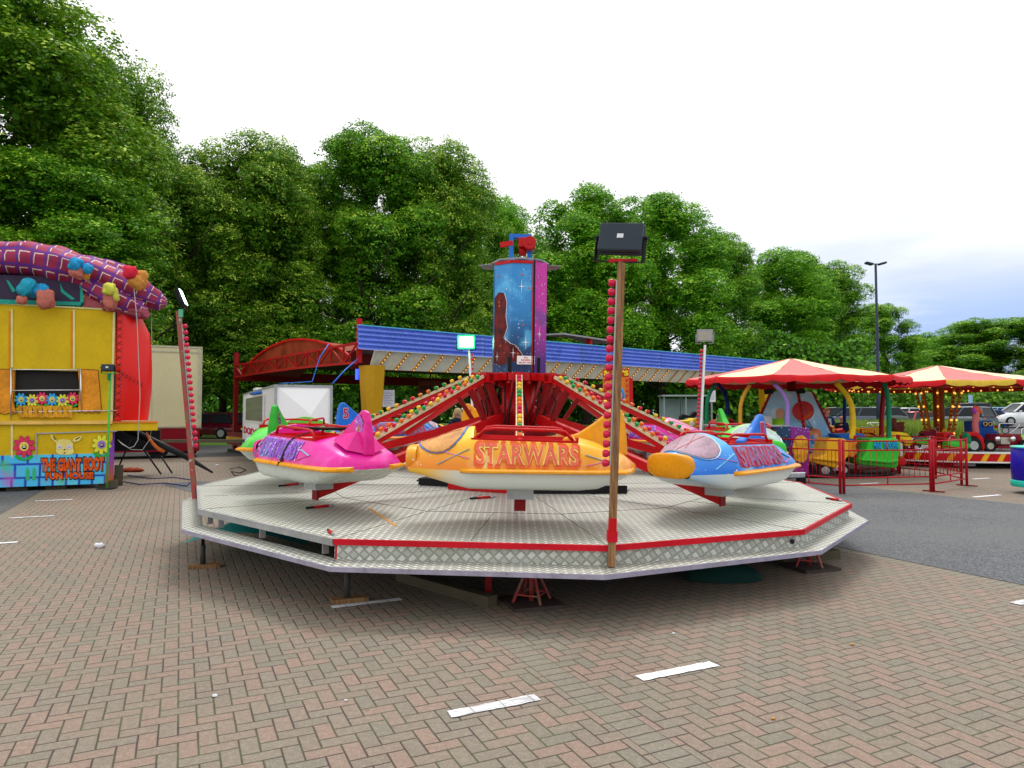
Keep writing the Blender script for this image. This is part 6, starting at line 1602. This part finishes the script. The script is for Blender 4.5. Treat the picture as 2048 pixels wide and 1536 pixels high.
# ------------------------------------------------------------------ people
def skinned(name, pts, edges, m, parent, sub=2):
    import bmesh
    bm = bmesh.new(); lay = bm.verts.layers.skin.verify(); vs = []
    for i, p in enumerate(pts):
        v = bm.verts.new(p[:3]); r_ = p[3]; v[lay].radius = (r_, p[4] if len(p) > 4 else r_); v[lay].use_root = (i == 0); vs.append(v)
    for a, b in edges: bm.edges.new((vs[a], vs[b]))
    me = bpy.data.meshes.new(name); bm.to_mesh(me); bm.free(); me.materials.append(m)
    o = bpy.data.objects.new(name, me); col.objects.link(o); o.parent = parent; WM[o] = WM[parent].copy()
    s = o.modifiers.new('skin', 'SKIN'); s.use_smooth_shade = True; q = o.modifiers.new('subsurf', 'SUBSURF'); q.levels = sub; q.render_levels = sub
    return o
def person(label, loc, rz, H, top, legs, hair, hairlen=.0, bald=False, seated=False, arms='down', shirt=None, shoes=black):
    t = thing('person', label, 'person', Matrix.Translation(loc) @ Matrix.Rotation(rz, 4, 'Z')); k = H/1.75       # faces -y
    P = lambda *a: tuple(x*k for x in a)
    hipz = .95 if not seated else .5
    J = {}; pts = []; E_ = []
    def add(nm, x, y, z, r_, par=None, r2=None):
        J[nm] = len(pts); pts.append(P(x, y, z, r_, r2 or r_))
        if par: E_.append((J[par], J[nm]))
    add('hip', 0, 0, hipz, .13, None, .10); add('waist', 0, 0, hipz+.15, .115, 'hip', .09); add('chest', 0, .0, hipz+.38, .145, 'waist', .10); add('neck', 0, .01, hipz+.52, .055, 'chest'); add('headb', 0, -.005, hipz+.60, .062, 'neck'); add('head', 0, -.01, hipz+.69, .088, 'headb', .1); add('crown', 0, 0, hipz+.775, .05, 'head')
    for s, nm in ((-1, 'l'), (1, 'r')):
        add('sh'+nm, s*.17, .0, hipz+.46, .06, 'chest'); 
        if arms == 'front': el, wr, hd = (s*.22, -.06, hipz+.22), (s*.10, -.25, hipz+.20), (s*.06, -.30, hipz+.21)
        else: el, wr, hd = (s*.24, .03, hipz+.18), (s*.22, -.08, hipz-.04), (s*.21, -.11, hipz-.12)
        add('el'+nm, *el, .042, 'sh'+nm); add('wr'+nm, *wr, .03, 'el'+nm); add('hd'+nm, *hd, .035, 'wr'+nm, .02)
        for f in range(4):      # fingers
            add('f%s%d' % (nm, f), hd[0]+(f-1.5)*.018, hd[1]-.035, hd[2]-.07+.006*abs(f-1.5), .0085, 'hd'+nm)
        add('th'+nm, hd[0]-s*.04, hd[1]-.03, hd[2]-.02, .01, 'hd'+nm)
        if seated: add('kn'+nm, s*.11, -.42, hipz+.02, .06, 'hip'); add('an'+nm, s*.11, -.42, .08, .04, 'kn'+nm)
        else: add('kn'+nm, s*.1, -.01, .50, .06, 'hip'); add('an'+nm, s*.1, .02, .08, .04, 'kn'+nm)
        add('to'+nm, s*.11, (-.42 if seated else 0)-.13, .03, .035, 'an'+nm)
    skinned('body', pts, E_, skin, t)
    g = lambda nm, dr=0: tuple(pts[J[nm]][:3])+(pts[J[nm]][3]+dr*k, pts[J[nm]][4]+dr*k)
    order = ['hip', 'waist', 'chest', 'neck', 'shl', 'ell', 'wrl', 'shr', 'elr', 'wrr']
    q = [g(n, .022 if n != 'neck' else .004) for n in order]; skinned('jacket', q, [(0, 1), (1, 2), (2, 3), (2, 4), (4, 5), (5, 6), (2, 7), (7, 8), (8, 9)], top, t)
    q = [g(n, .014) for n in ['hip', 'knl', 'anl', 'knr', 'anr']]; skinned('trousers', q, [(0, 1), (1, 2), (0, 3), (3, 4)], legs, t)
    for nm in 'lr': a, b = g('an'+nm), g('to'+nm); MB().ball(((a[0]+b[0])/2, (a[1]+b[1])/2-.01, .045), (.05*k, .13*k, .045), 10).build('shoe', shoes, t)
    hz = (hipz+.70)*k
    if shirt: MB().slab([P(-.05, -.125, hipz+.46), P(.05, -.125, hipz+.46), P(.07, -.14, hipz+.05), P(-.06, -.14, hipz+.05)], (0, .03, 0)).build('shirt', shirt, t, bevel=.01)
    # face
    for s in (-1, 1): MB().ball((s*.033*k, -.098*k, hz+.0), (.012*k, .006*k, .007*k), 8).build('eye', black, t); MB().ball((s*.09*k, 0, hz-.01), (.012*k, .02*k, .03*k), 8).build('ear', skin, t)
    MB().ball((0, -.11*k, hz-.028*k), (.014*k, .02*k, .02*k), 8).build('nose', skin, t); MB().ball((0, -.1*k, hz-.065*k), (.026*k, .006*k, .006*k), 8).build('mouth', M_('lip colour', (.35, .1, .08), .5), t)
    if not bald:
        mb = MB(); mb.ball((0, .02*k, hz+.025*k), (.098*k, .10*k, .10*k), 14, jit=.03)
        if hairlen:
            for i in (-1, -.8, .8, 1) if hairlen > .2 else (-1, -.5, 0, .5, 1): x = .085*i*k; mb.tube([(x*.9, .05*k, hz+.02), (x*1.35, .02*k, hz-hairlen*.45), (x*1.9, -.01*k, hz-hairlen*(.85+.15*abs(i)))], [.026*k, .026*k, .008*k], 8)
        mb.build('hair', hair, t)
    return t
navy = M_('navy quilted cloth', (.008, .012, .035), .7, var=.3, bmp=.6); jeans = M_('blue denim', (.03, .06, .16), .8)
pw = at(916, 845, 15.4)
w_ = person('woman seen from behind in a navy hooded jacket with long fair hair', (pw.x, 15.4, 0), R(180-12), 1.66, navy, M_('black leggings', (.01, .01, .012), .8), M_('fair hair', (.42, .29, .14), .6, var=.3), .42)
MB().ball((0, .12, 1.40), (.11, .06, .07), 12, jit=.05).build('hood', navy, w_)
pw = at(1655, 850, 22.6)
person('person in open dark blue jacket over pale shirt, standing right of the balloon mural', (pw.x, 22.6, 0), R(15), 1.72, M_('dark blue jacket', (.01, .04, .14), .7), jeans, M_('auburn hair', (.2, .06, .02), .6), .06, arms='front', shirt=M_('pale shirt', (.5, .6, .6), .7))
pw = at(1684, 860, 22.0)
person('bald person in a black short sleeved top sitting in a red toy by the roundabout', (pw.x, 22.0, .42), R(-40), 1.45, M_('black cotton', (.01, .01, .012), .8), jeans, None, bald=True, seated=True, arms='front')
t = toy('toy_tractor', 'bright red toy vehicle the bald person sits in', 'toy vehicle', 1683, 880, 21.6); pslab(t, 'body', [(1674, 860), (1690, 856), (1692, 876), (1672, 876)], 21.6, .6, red, .03); pslab(t, 'yellow_back', [(1664, 853), (1669, 851), (1670, 870), (1664, 871)], 21.7, .3, yellow, .02)

# ------------------------------------------------------------------ parked cars
def car(label, px, Y, c, heading, kind='hatch', L=4.3, H=1.5, z=None, plate=None):
    """heading: direction the bonnet points, degrees from +x"""
    m, met = c; p = at(px, 840, Y); z = hgt(Y) if z is None else z
    t = thing('parked_car', label, 'car', Matrix.Translation((p.x, Y, z)) @ Matrix.Rotation(R(heading), 4, 'Z'), 'cars in the car park beyond the fair')
    W = .9; belt = H*.60; hb = H*.56
    rear = {'hatch': .0, 'estate': .0, 'suv': .0, 'saloon': .75}[kind]
    st = [(-L/2, .80, .35, belt*.86), (-L/2+.12, .87, .27, belt*.98), (-L/2+.6, W, .24, belt), (0, W, .24, belt), (L/2-1.35, W, .24, belt*.99), (L/2-.5, .86, .25, hb*.88), (L/2-.1, .76, .28, hb*.72), (L/2, .66, .34, hb*.55)]
    rows = []
    for x, w, zb_, zt_ in st: rows.append([Vector((x, s*w*f, zb_+(zt_-zb_)*g_)) for s, f, g_ in ((-1, .96, 0), (-1, 1.02, .35), (-1, 1.0, .75), (-1, .93, .97), (-1, .8, 1.0), (0, 0, 1.03), (1, .8, 1.0), (1, .93, .97), (1, 1.0, .75), (1, 1.02, .35), (1, .96, 0))])
    mb = MB().grid(rows); n = 11; b = len(mb.v)-len(rows)*n; mb.f.append(list(range(n))); mb.mi.append(0); mb.sm.append(False); mb.f.append([(len(rows)-1)*n+i for i in range(n)][::-1]); mb.mi.append(0); mb.sm.append(False)
    mb.build('body', m, t)
    xb0, xb1 = -L/2+.1+rear*.9, L/2-1.15; xt0, xt1 = -L/2+(.55 if kind != 'saloon' else 1.25), L/2-1.95
    if kind in ('estate', 'suv'): xt0 = -L/2+.32
    rows = []
    for f in np.linspace(0, 1, 5):
        e = f**.8; rows.append([Vector((xb0+(xt0-xb0)*e, -(.82-.2*f), belt+(H-.06-belt)*f)), Vector((xb1+(xt1-xb1)*e, -(.82-.2*f), belt+(H-.06-belt)*f)), Vector((xb1+(xt1-xb1)*e, (.82-.2*f), belt+(H-.06-belt)*f)), Vector((xb0+(xt0-xb0)*e, (.82-.2*f), belt+(H-.06-belt)*f))])
    MB().grid(rows, closed=True, smooth=False).build('windows', glassd, t)
    r3 = rows[-1]; mb = MB(); c0 = sum(r3, Vector())/4; mb.grid([[p_+Vector((0, 0, .0)) for p_ in r3], [c0+(p_-c0)*.97+Vector((0, 0, .035)) for p_ in r3], [c0+(p_-c0)*.6+Vector((0, 0, .065)) for p_ in r3]], closed=True); mb.f.append([len(mb.v)-4+i for i in range(4)]); mb.mi.append(0); mb.sm.append(True); mb.build('roof', m, t)
    mb = MB()
    for i in (0, 1, 2, 3): mb.bar(rows[0][i], rows[-1][i], .08, .07, up=(0, 1, 0))
    for s, i0, i1 in ((-1, 0, 1), (1, 3, 2)): a, b_ = rows[0][i0].lerp(rows[0][i1], .52), rows[-1][i0].lerp(rows[-1][i1], .5); mb.bar(a, b_, .07, .04, up=(0, 1, 0)); mb.bar(rows[-1][i0], rows[-1][i1], .04, .05)
    mb.build('pillars', m, t)
    for x in (-L/2+.82, L/2-.85):
        for s in (-1, 1):
            o = MB().tube([(x, s*.72, .33), (x, s*.925, .33)], .33, 20).build('wheel', rubber, t); MB().tube([(x, s*.9, .33), (x, s*.935, .33)], .2, 14).build('rim', steel, o)
    for s in (-1, 1):
        MB().box((-L/2+.1, s*.66, belt*.86), (.12, .26, .17)).build('tail_light', M_('red tail lens', (.5, .01, .02), .2, coat=.6), t, bevel=.02); MB().box((L/2-.2, s*.58, hb*.72), (.2, .28, .13)).build('headlight', chrome, t, bevel=.02); MB().box((xb1-.35, s*.98, belt+.05), (.12, .16, .1)).build('door_mirror', m, t, bevel=.02)
    MB().box((-L/2-.0, 0, belt*.62), (.03, .52, .12)).build('number_plate', M_('yellow number plate', (.75, .5, .02), .4), t); MB().box((-L/2+.05, 0, .4), (.12, 1.6, .14)).build('rear_bumper', black, t, bevel=.02)
    return t
def cp_(n, c): return (M_(n, c, .22, .35 if max(c) > .2 and n != 'white car paint' else .2, coat=1.0, var=.05), 0)
cg, cs, cw_, cb_, cr2, ck, clb = cp_('dark grey car paint', (.06, .07, .075)), cp_('silver car paint', (.45, .47, .5)), cp_('white car paint', (.78, .8, .82)), cp_('blue car paint', (.01, .05, .3)), cp_('red car paint', (.4, .01, .015)), cp_('black car paint', (.01, .012, .015)), cp_('pale blue car paint', (.2, .38, .6))
car('dark red car between the cream trailer and the dodgem track', 418, 40, cp_('maroon car paint', (.12, .004, .015)), 170, 'hatch', H=1.5)
car('dark blue grey car behind the standing person in the blue jacket', 1693, 50, cp_('slate blue car paint', (.04, .06, .1)), 175, 'estate')
car('dark green grey hatchback beyond the long grass', 1745, 51, cp_('green grey car paint', (.06, .09, .08)), 172, 'hatch')
car('silver saloon beyond the long grass left of the bulb lit post', 1803, 54, cs, 172, 'saloon', L=4.5, z=.45)
car('red hatchback with its rear lights showing left of the bulb lit post', 1850, 51, cr2, 20, 'hatch', z=.15)
car('grey estate car with a yellow number plate, rear towards the fair', 1913, 47, cp_('blue grey car paint', (.1, .13, .16)), 118, 'suv', H=1.62, L=4.4)
car('black tall car showing above the grey estate car', 1925, 60, ck, 165, 'suv', H=1.75, z=.65)
car('dark blue car right of the grey estate car', 1948, 52, cb_, 150, 'hatch', z=.3)
car('pale blue car behind the red bird head', 1972, 62, clb, 165, 'hatch', z=.55)
car('white sports utility car at the right edge of the car park', 2046, 51, cw_, 176, 'suv', H=1.68, L=4.5, z=.62)
car('dark car roof showing left of the silver saloon', 1655, 58, ck, 175, 'estate', z=.5)
car('red car roof half hidden behind the green grey hatchback', 1757, 60, cr2, 172, 'hatch', z=.5)
car('small silver car far away under the trees', 1460, 70, cs, 172, 'hatch', z=.6)

# tall double headed car park lamp
lp = at(1757, 800, 44); zt_ = at(1752, 536, 44).z
t = thing('street_lamp', 'tall dark car park lamp with two heads against the sky', 'street lamp', Matrix.Translation((lp.x, 44, hgt(44))))
lm = M_('dark blue grey pole', (.03, .04, .07), .5); MB().tube([(0, 0, 0), (0, 0, 2.2), (0, 0, 2.25), (0, 0, zt_)], [.14, .14, .10, .07], 12).build('pole', lm, t); MB().tube([(-.35, 0, zt_+.02), (.35, 0, zt_+.02)], .035, 8).build('cross_arm', lm, t)
for s in (-1, 1): MB().box((s*.42, 0, zt_+.05), (.46, .34, .13), ry=s*-.25).build('lamp_head', lm, t, bevel=.03)
# glass shelter and small far signs
t = thing('bus_shelter', 'pale framed glass shelter seen under the dodgem roof', 'shelter', Matrix.Translation((at(1372, 820, 48).x, 48, hgt(48))))
fm = M_('pale grey frame', (.35, .42, .42), .5)
for x in (-1.5, 0, 1.5):
    for y in (0, 1.3): MB().bar((x, y, 0), (x, y, 2.3), .07, .07, up=(0, 1, 0)).build('post', fm, t)
MB().box((0, .65, 2.35), (3.3, 1.6, .1)).build('roof', fm, t)
for x in (-.75, .75): MB().box((x, 1.3, 1.2), (1.35, .02, 1.9)).build('pane', M_('pale glass', (.25, .33, .33), .1), t)
def far_sign(label, px0, py0, px1, py1, Y, m, posts=True):
    t = board('road_sign', label, 'sign', px0, py0, px1, py1, Y, m, .05)[0]; return t
far_sign('pale blue sign panel above the cars behind the second roundabout', 1937, 790, 1945, 806, 70, M_('pale blue sign', (.35, .55, .75), .5))
far_sign('small green sign on a thin pole behind the bulb lit post', 1837, 786, 1841, 806, 60, M_('sea green sign', (.15, .4, .3), .5))
# picnic table and trolley frame in the grass
props(MB().box((0, 0, .55), (1.6, .5, .06)).box((0, 0, .3), (1.6, .06, .5)).build('park_bench', dwood), 'dark wooden bench on the grass beyond the pay box', 'bench').location = (at(690, 830, 34).x, 34, 0)
t = thing('wire_trolley', 'thin silver folding frame standing in front of the long grass', 'frame', Matrix.Translation((at(1747, 860, 30).x, 30, 0))); ptube(t, 'frame', [(1735, 850), (1737, 846), (1762, 846), (1763, 850)], .02, chrome, 30, 6); ptube(t, 'leg', [(1740, 847), (1758, 862)], .018, chrome, 30, 6); ptube(t, 'leg', [(1760, 847), (1742, 866)], .018, chrome, 30, 6)
# ------------------------------------------------------------------ vegetation
def leaf_mesh(name, P, Nn, size, tint, mat_, asp=.62, zsq=1.0):
    """P positions, Nn rough normals, one four sided leaf per point"""
    n = len(P); rng = np.random.RandomState(len(P) % 977+3)
    Nn = Nn+rng.normal(0, .55, Nn.shape); Nn /= np.linalg.norm(Nn, axis=1)[:, None]+1e-9
    r = rng.normal(0, 1, Nn.shape); T = np.cross(Nn, r); T /= np.linalg.norm(T, axis=1)[:, None]+1e-9; Bv = np.cross(Nn, T)
    s = size*rng.uniform(.65, 1.3, n); s = s[:, None]; zq = np.array([1, 1, zsq])
    V = np.empty((n, 4, 3)); V[:, 0] = P-T*s*zq; V[:, 1] = P+(Bv*s*asp-Nn*s*.15)*zq; V[:, 2] = P+T*s*zq; V[:, 3] = P-(Bv*s*asp+Nn*s*.15)*zq
    me = bpy.data.meshes.new(name); me.vertices.add(4*n); me.vertices.foreach_set('co', V.ravel())
    me.loops.add(4*n); me.loops.foreach_set('vertex_index', np.arange(4*n, dtype=np.int32)); me.polygons.add(n); me.polygons.foreach_set('loop_start', np.arange(0, 4*n, 4, dtype=np.int32))
    at_ = me.attributes.new('tint', 'FLOAT', 'FACE'); at_.data.foreach_set('value', tint.astype(np.float32))
    me.materials.append(mat_); me.update(calc_edges=True); me.validate(); return me
ZS = .52
def crown_mesh(name, seed, nspr, per, mat_, leaf=.0085, spr=.02, egg=.44, nl=44, aspect=1.0):
    rng = np.random.RandomState(seed); L = []
    # lobes over an egg shaped envelope of height 1, radius about .5
    for i in range(nl):
        z = rng.uniform(.05, .95); th = rng.uniform(0, 2*math.pi)
        rad = .5*math.sqrt(max(0, 1-((z-egg)/(1-egg if z > egg else egg*1.12))**2))
        rr = rad*rng.uniform(.66, .9); L.append((rr*math.cos(th), rr*math.sin(th), z, rng.uniform(.07, .17)))
    for i in range(5): L.append((rng.uniform(-.1, .1), rng.uniform(-.1, .1), .78+.04*i, .12))
    for z in (.3, .45, .6): L.append((0, 0, z, .22))
    L = np.array(L); w = L[:, 3]**2; idx = rng.choice(len(L), nspr, p=w/w.sum()); D = rng.normal(0, 1, (nspr, 3)); D /= np.linalg.norm(D, axis=1)[:, None]
    D[:, 2] = np.where((D[:, 2] < -.3) & (rng.rand(nspr) < .6), -D[:, 2], D[:, 2])
    D[:, 2] = np.abs(D[:, 2])*np.where(rng.rand(nspr) < .8, 1, -1); rad = L[idx, 3]*rng.uniform(.8, 1.06, nspr); hz = 1/aspect
    C = L[idx, :3]+D*rad[:, None]*np.array([1, 1, ZS*1.1])
    keep = C[:, 2] > .02; C, D = C[keep], D[keep]; n = len(C)
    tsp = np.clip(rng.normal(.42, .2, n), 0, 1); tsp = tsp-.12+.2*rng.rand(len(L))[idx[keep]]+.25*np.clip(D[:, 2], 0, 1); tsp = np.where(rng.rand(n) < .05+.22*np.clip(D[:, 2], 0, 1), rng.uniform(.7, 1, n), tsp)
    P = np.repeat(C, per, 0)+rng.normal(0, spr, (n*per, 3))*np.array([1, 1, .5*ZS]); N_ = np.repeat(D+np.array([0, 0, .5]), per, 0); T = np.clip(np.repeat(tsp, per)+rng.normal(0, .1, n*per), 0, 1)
    S_ = np.full(len(P), leaf)
    # inner foliage
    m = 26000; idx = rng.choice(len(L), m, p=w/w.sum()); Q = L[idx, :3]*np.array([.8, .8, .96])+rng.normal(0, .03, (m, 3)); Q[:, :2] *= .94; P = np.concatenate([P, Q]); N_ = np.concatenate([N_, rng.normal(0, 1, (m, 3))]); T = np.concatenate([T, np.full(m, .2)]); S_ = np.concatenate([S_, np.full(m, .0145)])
    P[:, 2] /= np.percentile(P[:, 2], 99.6)*1.01; P[:, :2] *= .5/np.percentile(np.hypot(P[:, 0], P[:, 1]), 98.5)
    return leaf_mesh(name, P, N_, S_, T, mat_, zsq=ZS)
def leaf_mesh_arr(*a): return leaf_mesh(*a)
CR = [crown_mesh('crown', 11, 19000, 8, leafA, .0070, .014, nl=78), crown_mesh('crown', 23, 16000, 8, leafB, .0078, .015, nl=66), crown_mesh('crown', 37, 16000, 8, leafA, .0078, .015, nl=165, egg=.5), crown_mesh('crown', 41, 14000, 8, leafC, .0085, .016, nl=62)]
def trunk_mesh(seed):
    rng = random.Random(seed); mb = MB(); mb.tube([(0, 0, 0), (.005, 0, .12), (.0, .004, .35), (.008, 0, .6), (0, 0, .82)], [.021, .0155, .012, .008, .003], 10)
    for i in range(14):
        z = rng.uniform(.13, .6); a = rng.uniform(0, 6.28); l = rng.uniform(.14, .3); mb.tube([(0, 0, z), (l*.45*math.cos(a), l*.45*math.sin(a), z+l*.28), (l*math.cos(a), l*math.sin(a), z+l*.62)], [.007, .0045, .0015], 6)
    return mb
TRK = []
for s in (1, 2, 3): o = trunk_mesh(s).build('trunk', bark); TRK.append(o.data); bpy.data.objects.remove(o)
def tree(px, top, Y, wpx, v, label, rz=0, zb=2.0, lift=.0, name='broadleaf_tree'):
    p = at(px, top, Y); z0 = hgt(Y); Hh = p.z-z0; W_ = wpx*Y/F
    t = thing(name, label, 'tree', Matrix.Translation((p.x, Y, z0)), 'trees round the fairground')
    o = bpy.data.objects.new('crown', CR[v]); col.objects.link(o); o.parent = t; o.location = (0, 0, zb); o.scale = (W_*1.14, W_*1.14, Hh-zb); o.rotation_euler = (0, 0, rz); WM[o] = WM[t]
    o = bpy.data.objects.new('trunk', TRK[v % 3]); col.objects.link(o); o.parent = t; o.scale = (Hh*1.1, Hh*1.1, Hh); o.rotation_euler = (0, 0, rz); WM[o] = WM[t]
tree(-20, -45, 31, 620, 0, 'huge tree filling the top left corner', .3)
tree(215, 110, 35, 270, 2, 'tree behind the fun house roof, right of the huge corner tree', 1.2)
tree(350, 285, 39, 280, 0, 'tree above the cream trailer with a rounded low top', 2.1)
tree(515, 284, 42, 265, 2, 'tree rising above the pay box', 4.2)
tree(625, 325, 47, 230, 1, 'darker narrower tree between two taller ones above the arched truss', .7)
tree(735, 272, 46, 280, 1, 'tall spreading tree above the left end of the blue fascia', 3.3)
tree(870, 292, 49, 230, 2, 'tall tree just left of the ride tower', 5.0)
tree(945, 372, 55, 190, 1, 'shorter tree directly behind the ride tower', 1.0)
tree(1020, 402, 64, 190, 3, 'small distant tree in the notch right of the ride tower', 2.0)
tree(1170, 374, 57, 270, 3, 'broad fresh green tree left of the big floodlight', .2)
tree(1320, 402, 61, 270, 3, 'broad tree right of the big floodlight', 3.9)
tree(1418, 470, 68, 190, 1, 'tree sloping down right of the broad pair', 2.7)
tree(1545, 503, 76, 235, 3, 'bright green tree behind the first roundabout canopy', 5.5)
tree(1650, 528, 84, 175, 1, 'dark tree left of the tall double headed lamp', 1.8)
tree(1765, 608, 99, 135, 1, 'small tree right of the tall double headed lamp', .5)
tree(1862, 668, 135, 130, 3, 'pale distant tree in the gap below the blue sky', 2.2)
tree(1945, 640, 112, 190, 1, 'domed tree in the group at the far right', 4.4)
tree(2050, 636, 108, 190, 1, 'tree at the right edge above the white car', 3.0)
tree(130, 330, 30, 380, 1, 'dark tree low behind the tartan inflatable', 2.9)
tree(450, 430, 50, 330, 1, 'shaded tree filling the gap behind the cream trailer', .9)
tree(1100, 520, 72, 330, 1, 'shaded tree filling the gap behind the ride tower', 4.9)
tree(-330, 60, 34, 560, 0, 'tree mostly outside the left edge', 1.5)
tree(2260, 640, 90, 300, 2, 'tree mostly outside the right edge', .4)
# far belt of woodland under and beyond the crowns
rng = np.random.RandomState(5)
def belt(name, x0, x1, y, h, n, size, m, seed, top=.25, label=None, z=0):
    rng = np.random.RandomState(seed); X = rng.uniform(x0, x1, n); hh = h*(1-top*.5+top*np.sin(X*.21+seed)*.5+top*.4*np.sin(X*.57)); Zz = hh*rng.uniform(0, 1, n)**.8; Yy = y+rng.normal(0, h*.25, n)*np.sqrt(np.clip(1-(Zz/h)**2, .05, 1))
    P = np.stack([X, Yy, Zz+z], 1); N_ = np.tile(np.array([0, -.6, .6]), (n, 1)); me = leaf_mesh(name, P, N_, np.full(n, size), np.clip(rng.normal(.35, .2, n), 0, 1), m); o = bpy.data.objects.new(name, me); col.objects.link(o); WM[o] = Matrix.Identity(4); return props(o, label, 'greenery' if label else None, kind='stuff')
belt('far_woodland', -90, 150, 150, 11, 42000, .42, leafB, 3, label='dark distant belt of woodland beyond the grass', z=.6)
belt('hedge', -60, 34, 68, 8.5, 70000, .26, leafB, 8, label='dark hedge under the trees behind the dodgem track', z=.5)
belt('shrubbery', 22, 100, 84, 4.2, 24000, .22, leafA, 12, label='shrubs under the trees behind the car park', z=.6)
# long wild grass on the verge in front of the cars
def grass_patch(name, x0, x1, y0, y1, n, h, c, label, seed):
    rng = np.random.RandomState(seed); X = rng.uniform(x0, x1, n); Yy = rng.uniform(y0, y1, n); hh = h*rng.uniform(.5, 1.2, n); a = rng.uniform(0, 6.28, n); ln = rng.normal(0, .12, (n, 2)); w = rng.uniform(.012, .03, n)
    Zg = np.array([hgt(v) for v in Yy]); V = np.empty((n, 3, 3)); V[:, 0] = np.stack([X-w*np.cos(a), Yy-w*np.sin(a), Zg], 1); V[:, 1] = np.stack([X+w*np.cos(a), Yy+w*np.sin(a), Zg], 1); V[:, 2] = np.stack([X+ln[:, 0], Yy+ln[:, 1], Zg+hh], 1)
    me = bpy.data.meshes.new(name); me.vertices.add(3*n); me.vertices.foreach_set('co', V.ravel()); me.loops.add(3*n); me.loops.foreach_set('vertex_index', np.arange(3*n, dtype=np.int32)); me.polygons.add(n); me.polygons.foreach_set('loop_start', np.arange(0, 3*n, 3, dtype=np.int32))
    at_ = me.attributes.new('tint', 'FLOAT', 'FACE'); at_.data.foreach_set('value', rng.uniform(0, 1, n).astype(np.float32)); me.materials.append(c); me.update(calc_edges=True)
    o = bpy.data.objects.new(name, me); col.objects.link(o); WM[o] = Matrix.Identity(4); props(o, label, 'grass', kind='stuff')
wg = leaf_mat('wild grass', (.12, .26, .02), (.25, .42, .04), (.42, .24, .14), .3)
grass_patch('wild_grass', 18.5, 26.5, 38, 42.5, 30000, .95, wg, 'long seeding wild grass on the verge in front of the parked cars', 4)
grass_patch('wild_grass', 4, 14, 35, 40, 14000, .4, leafC, 'rough grass under the trees left of the roundabout', 6)
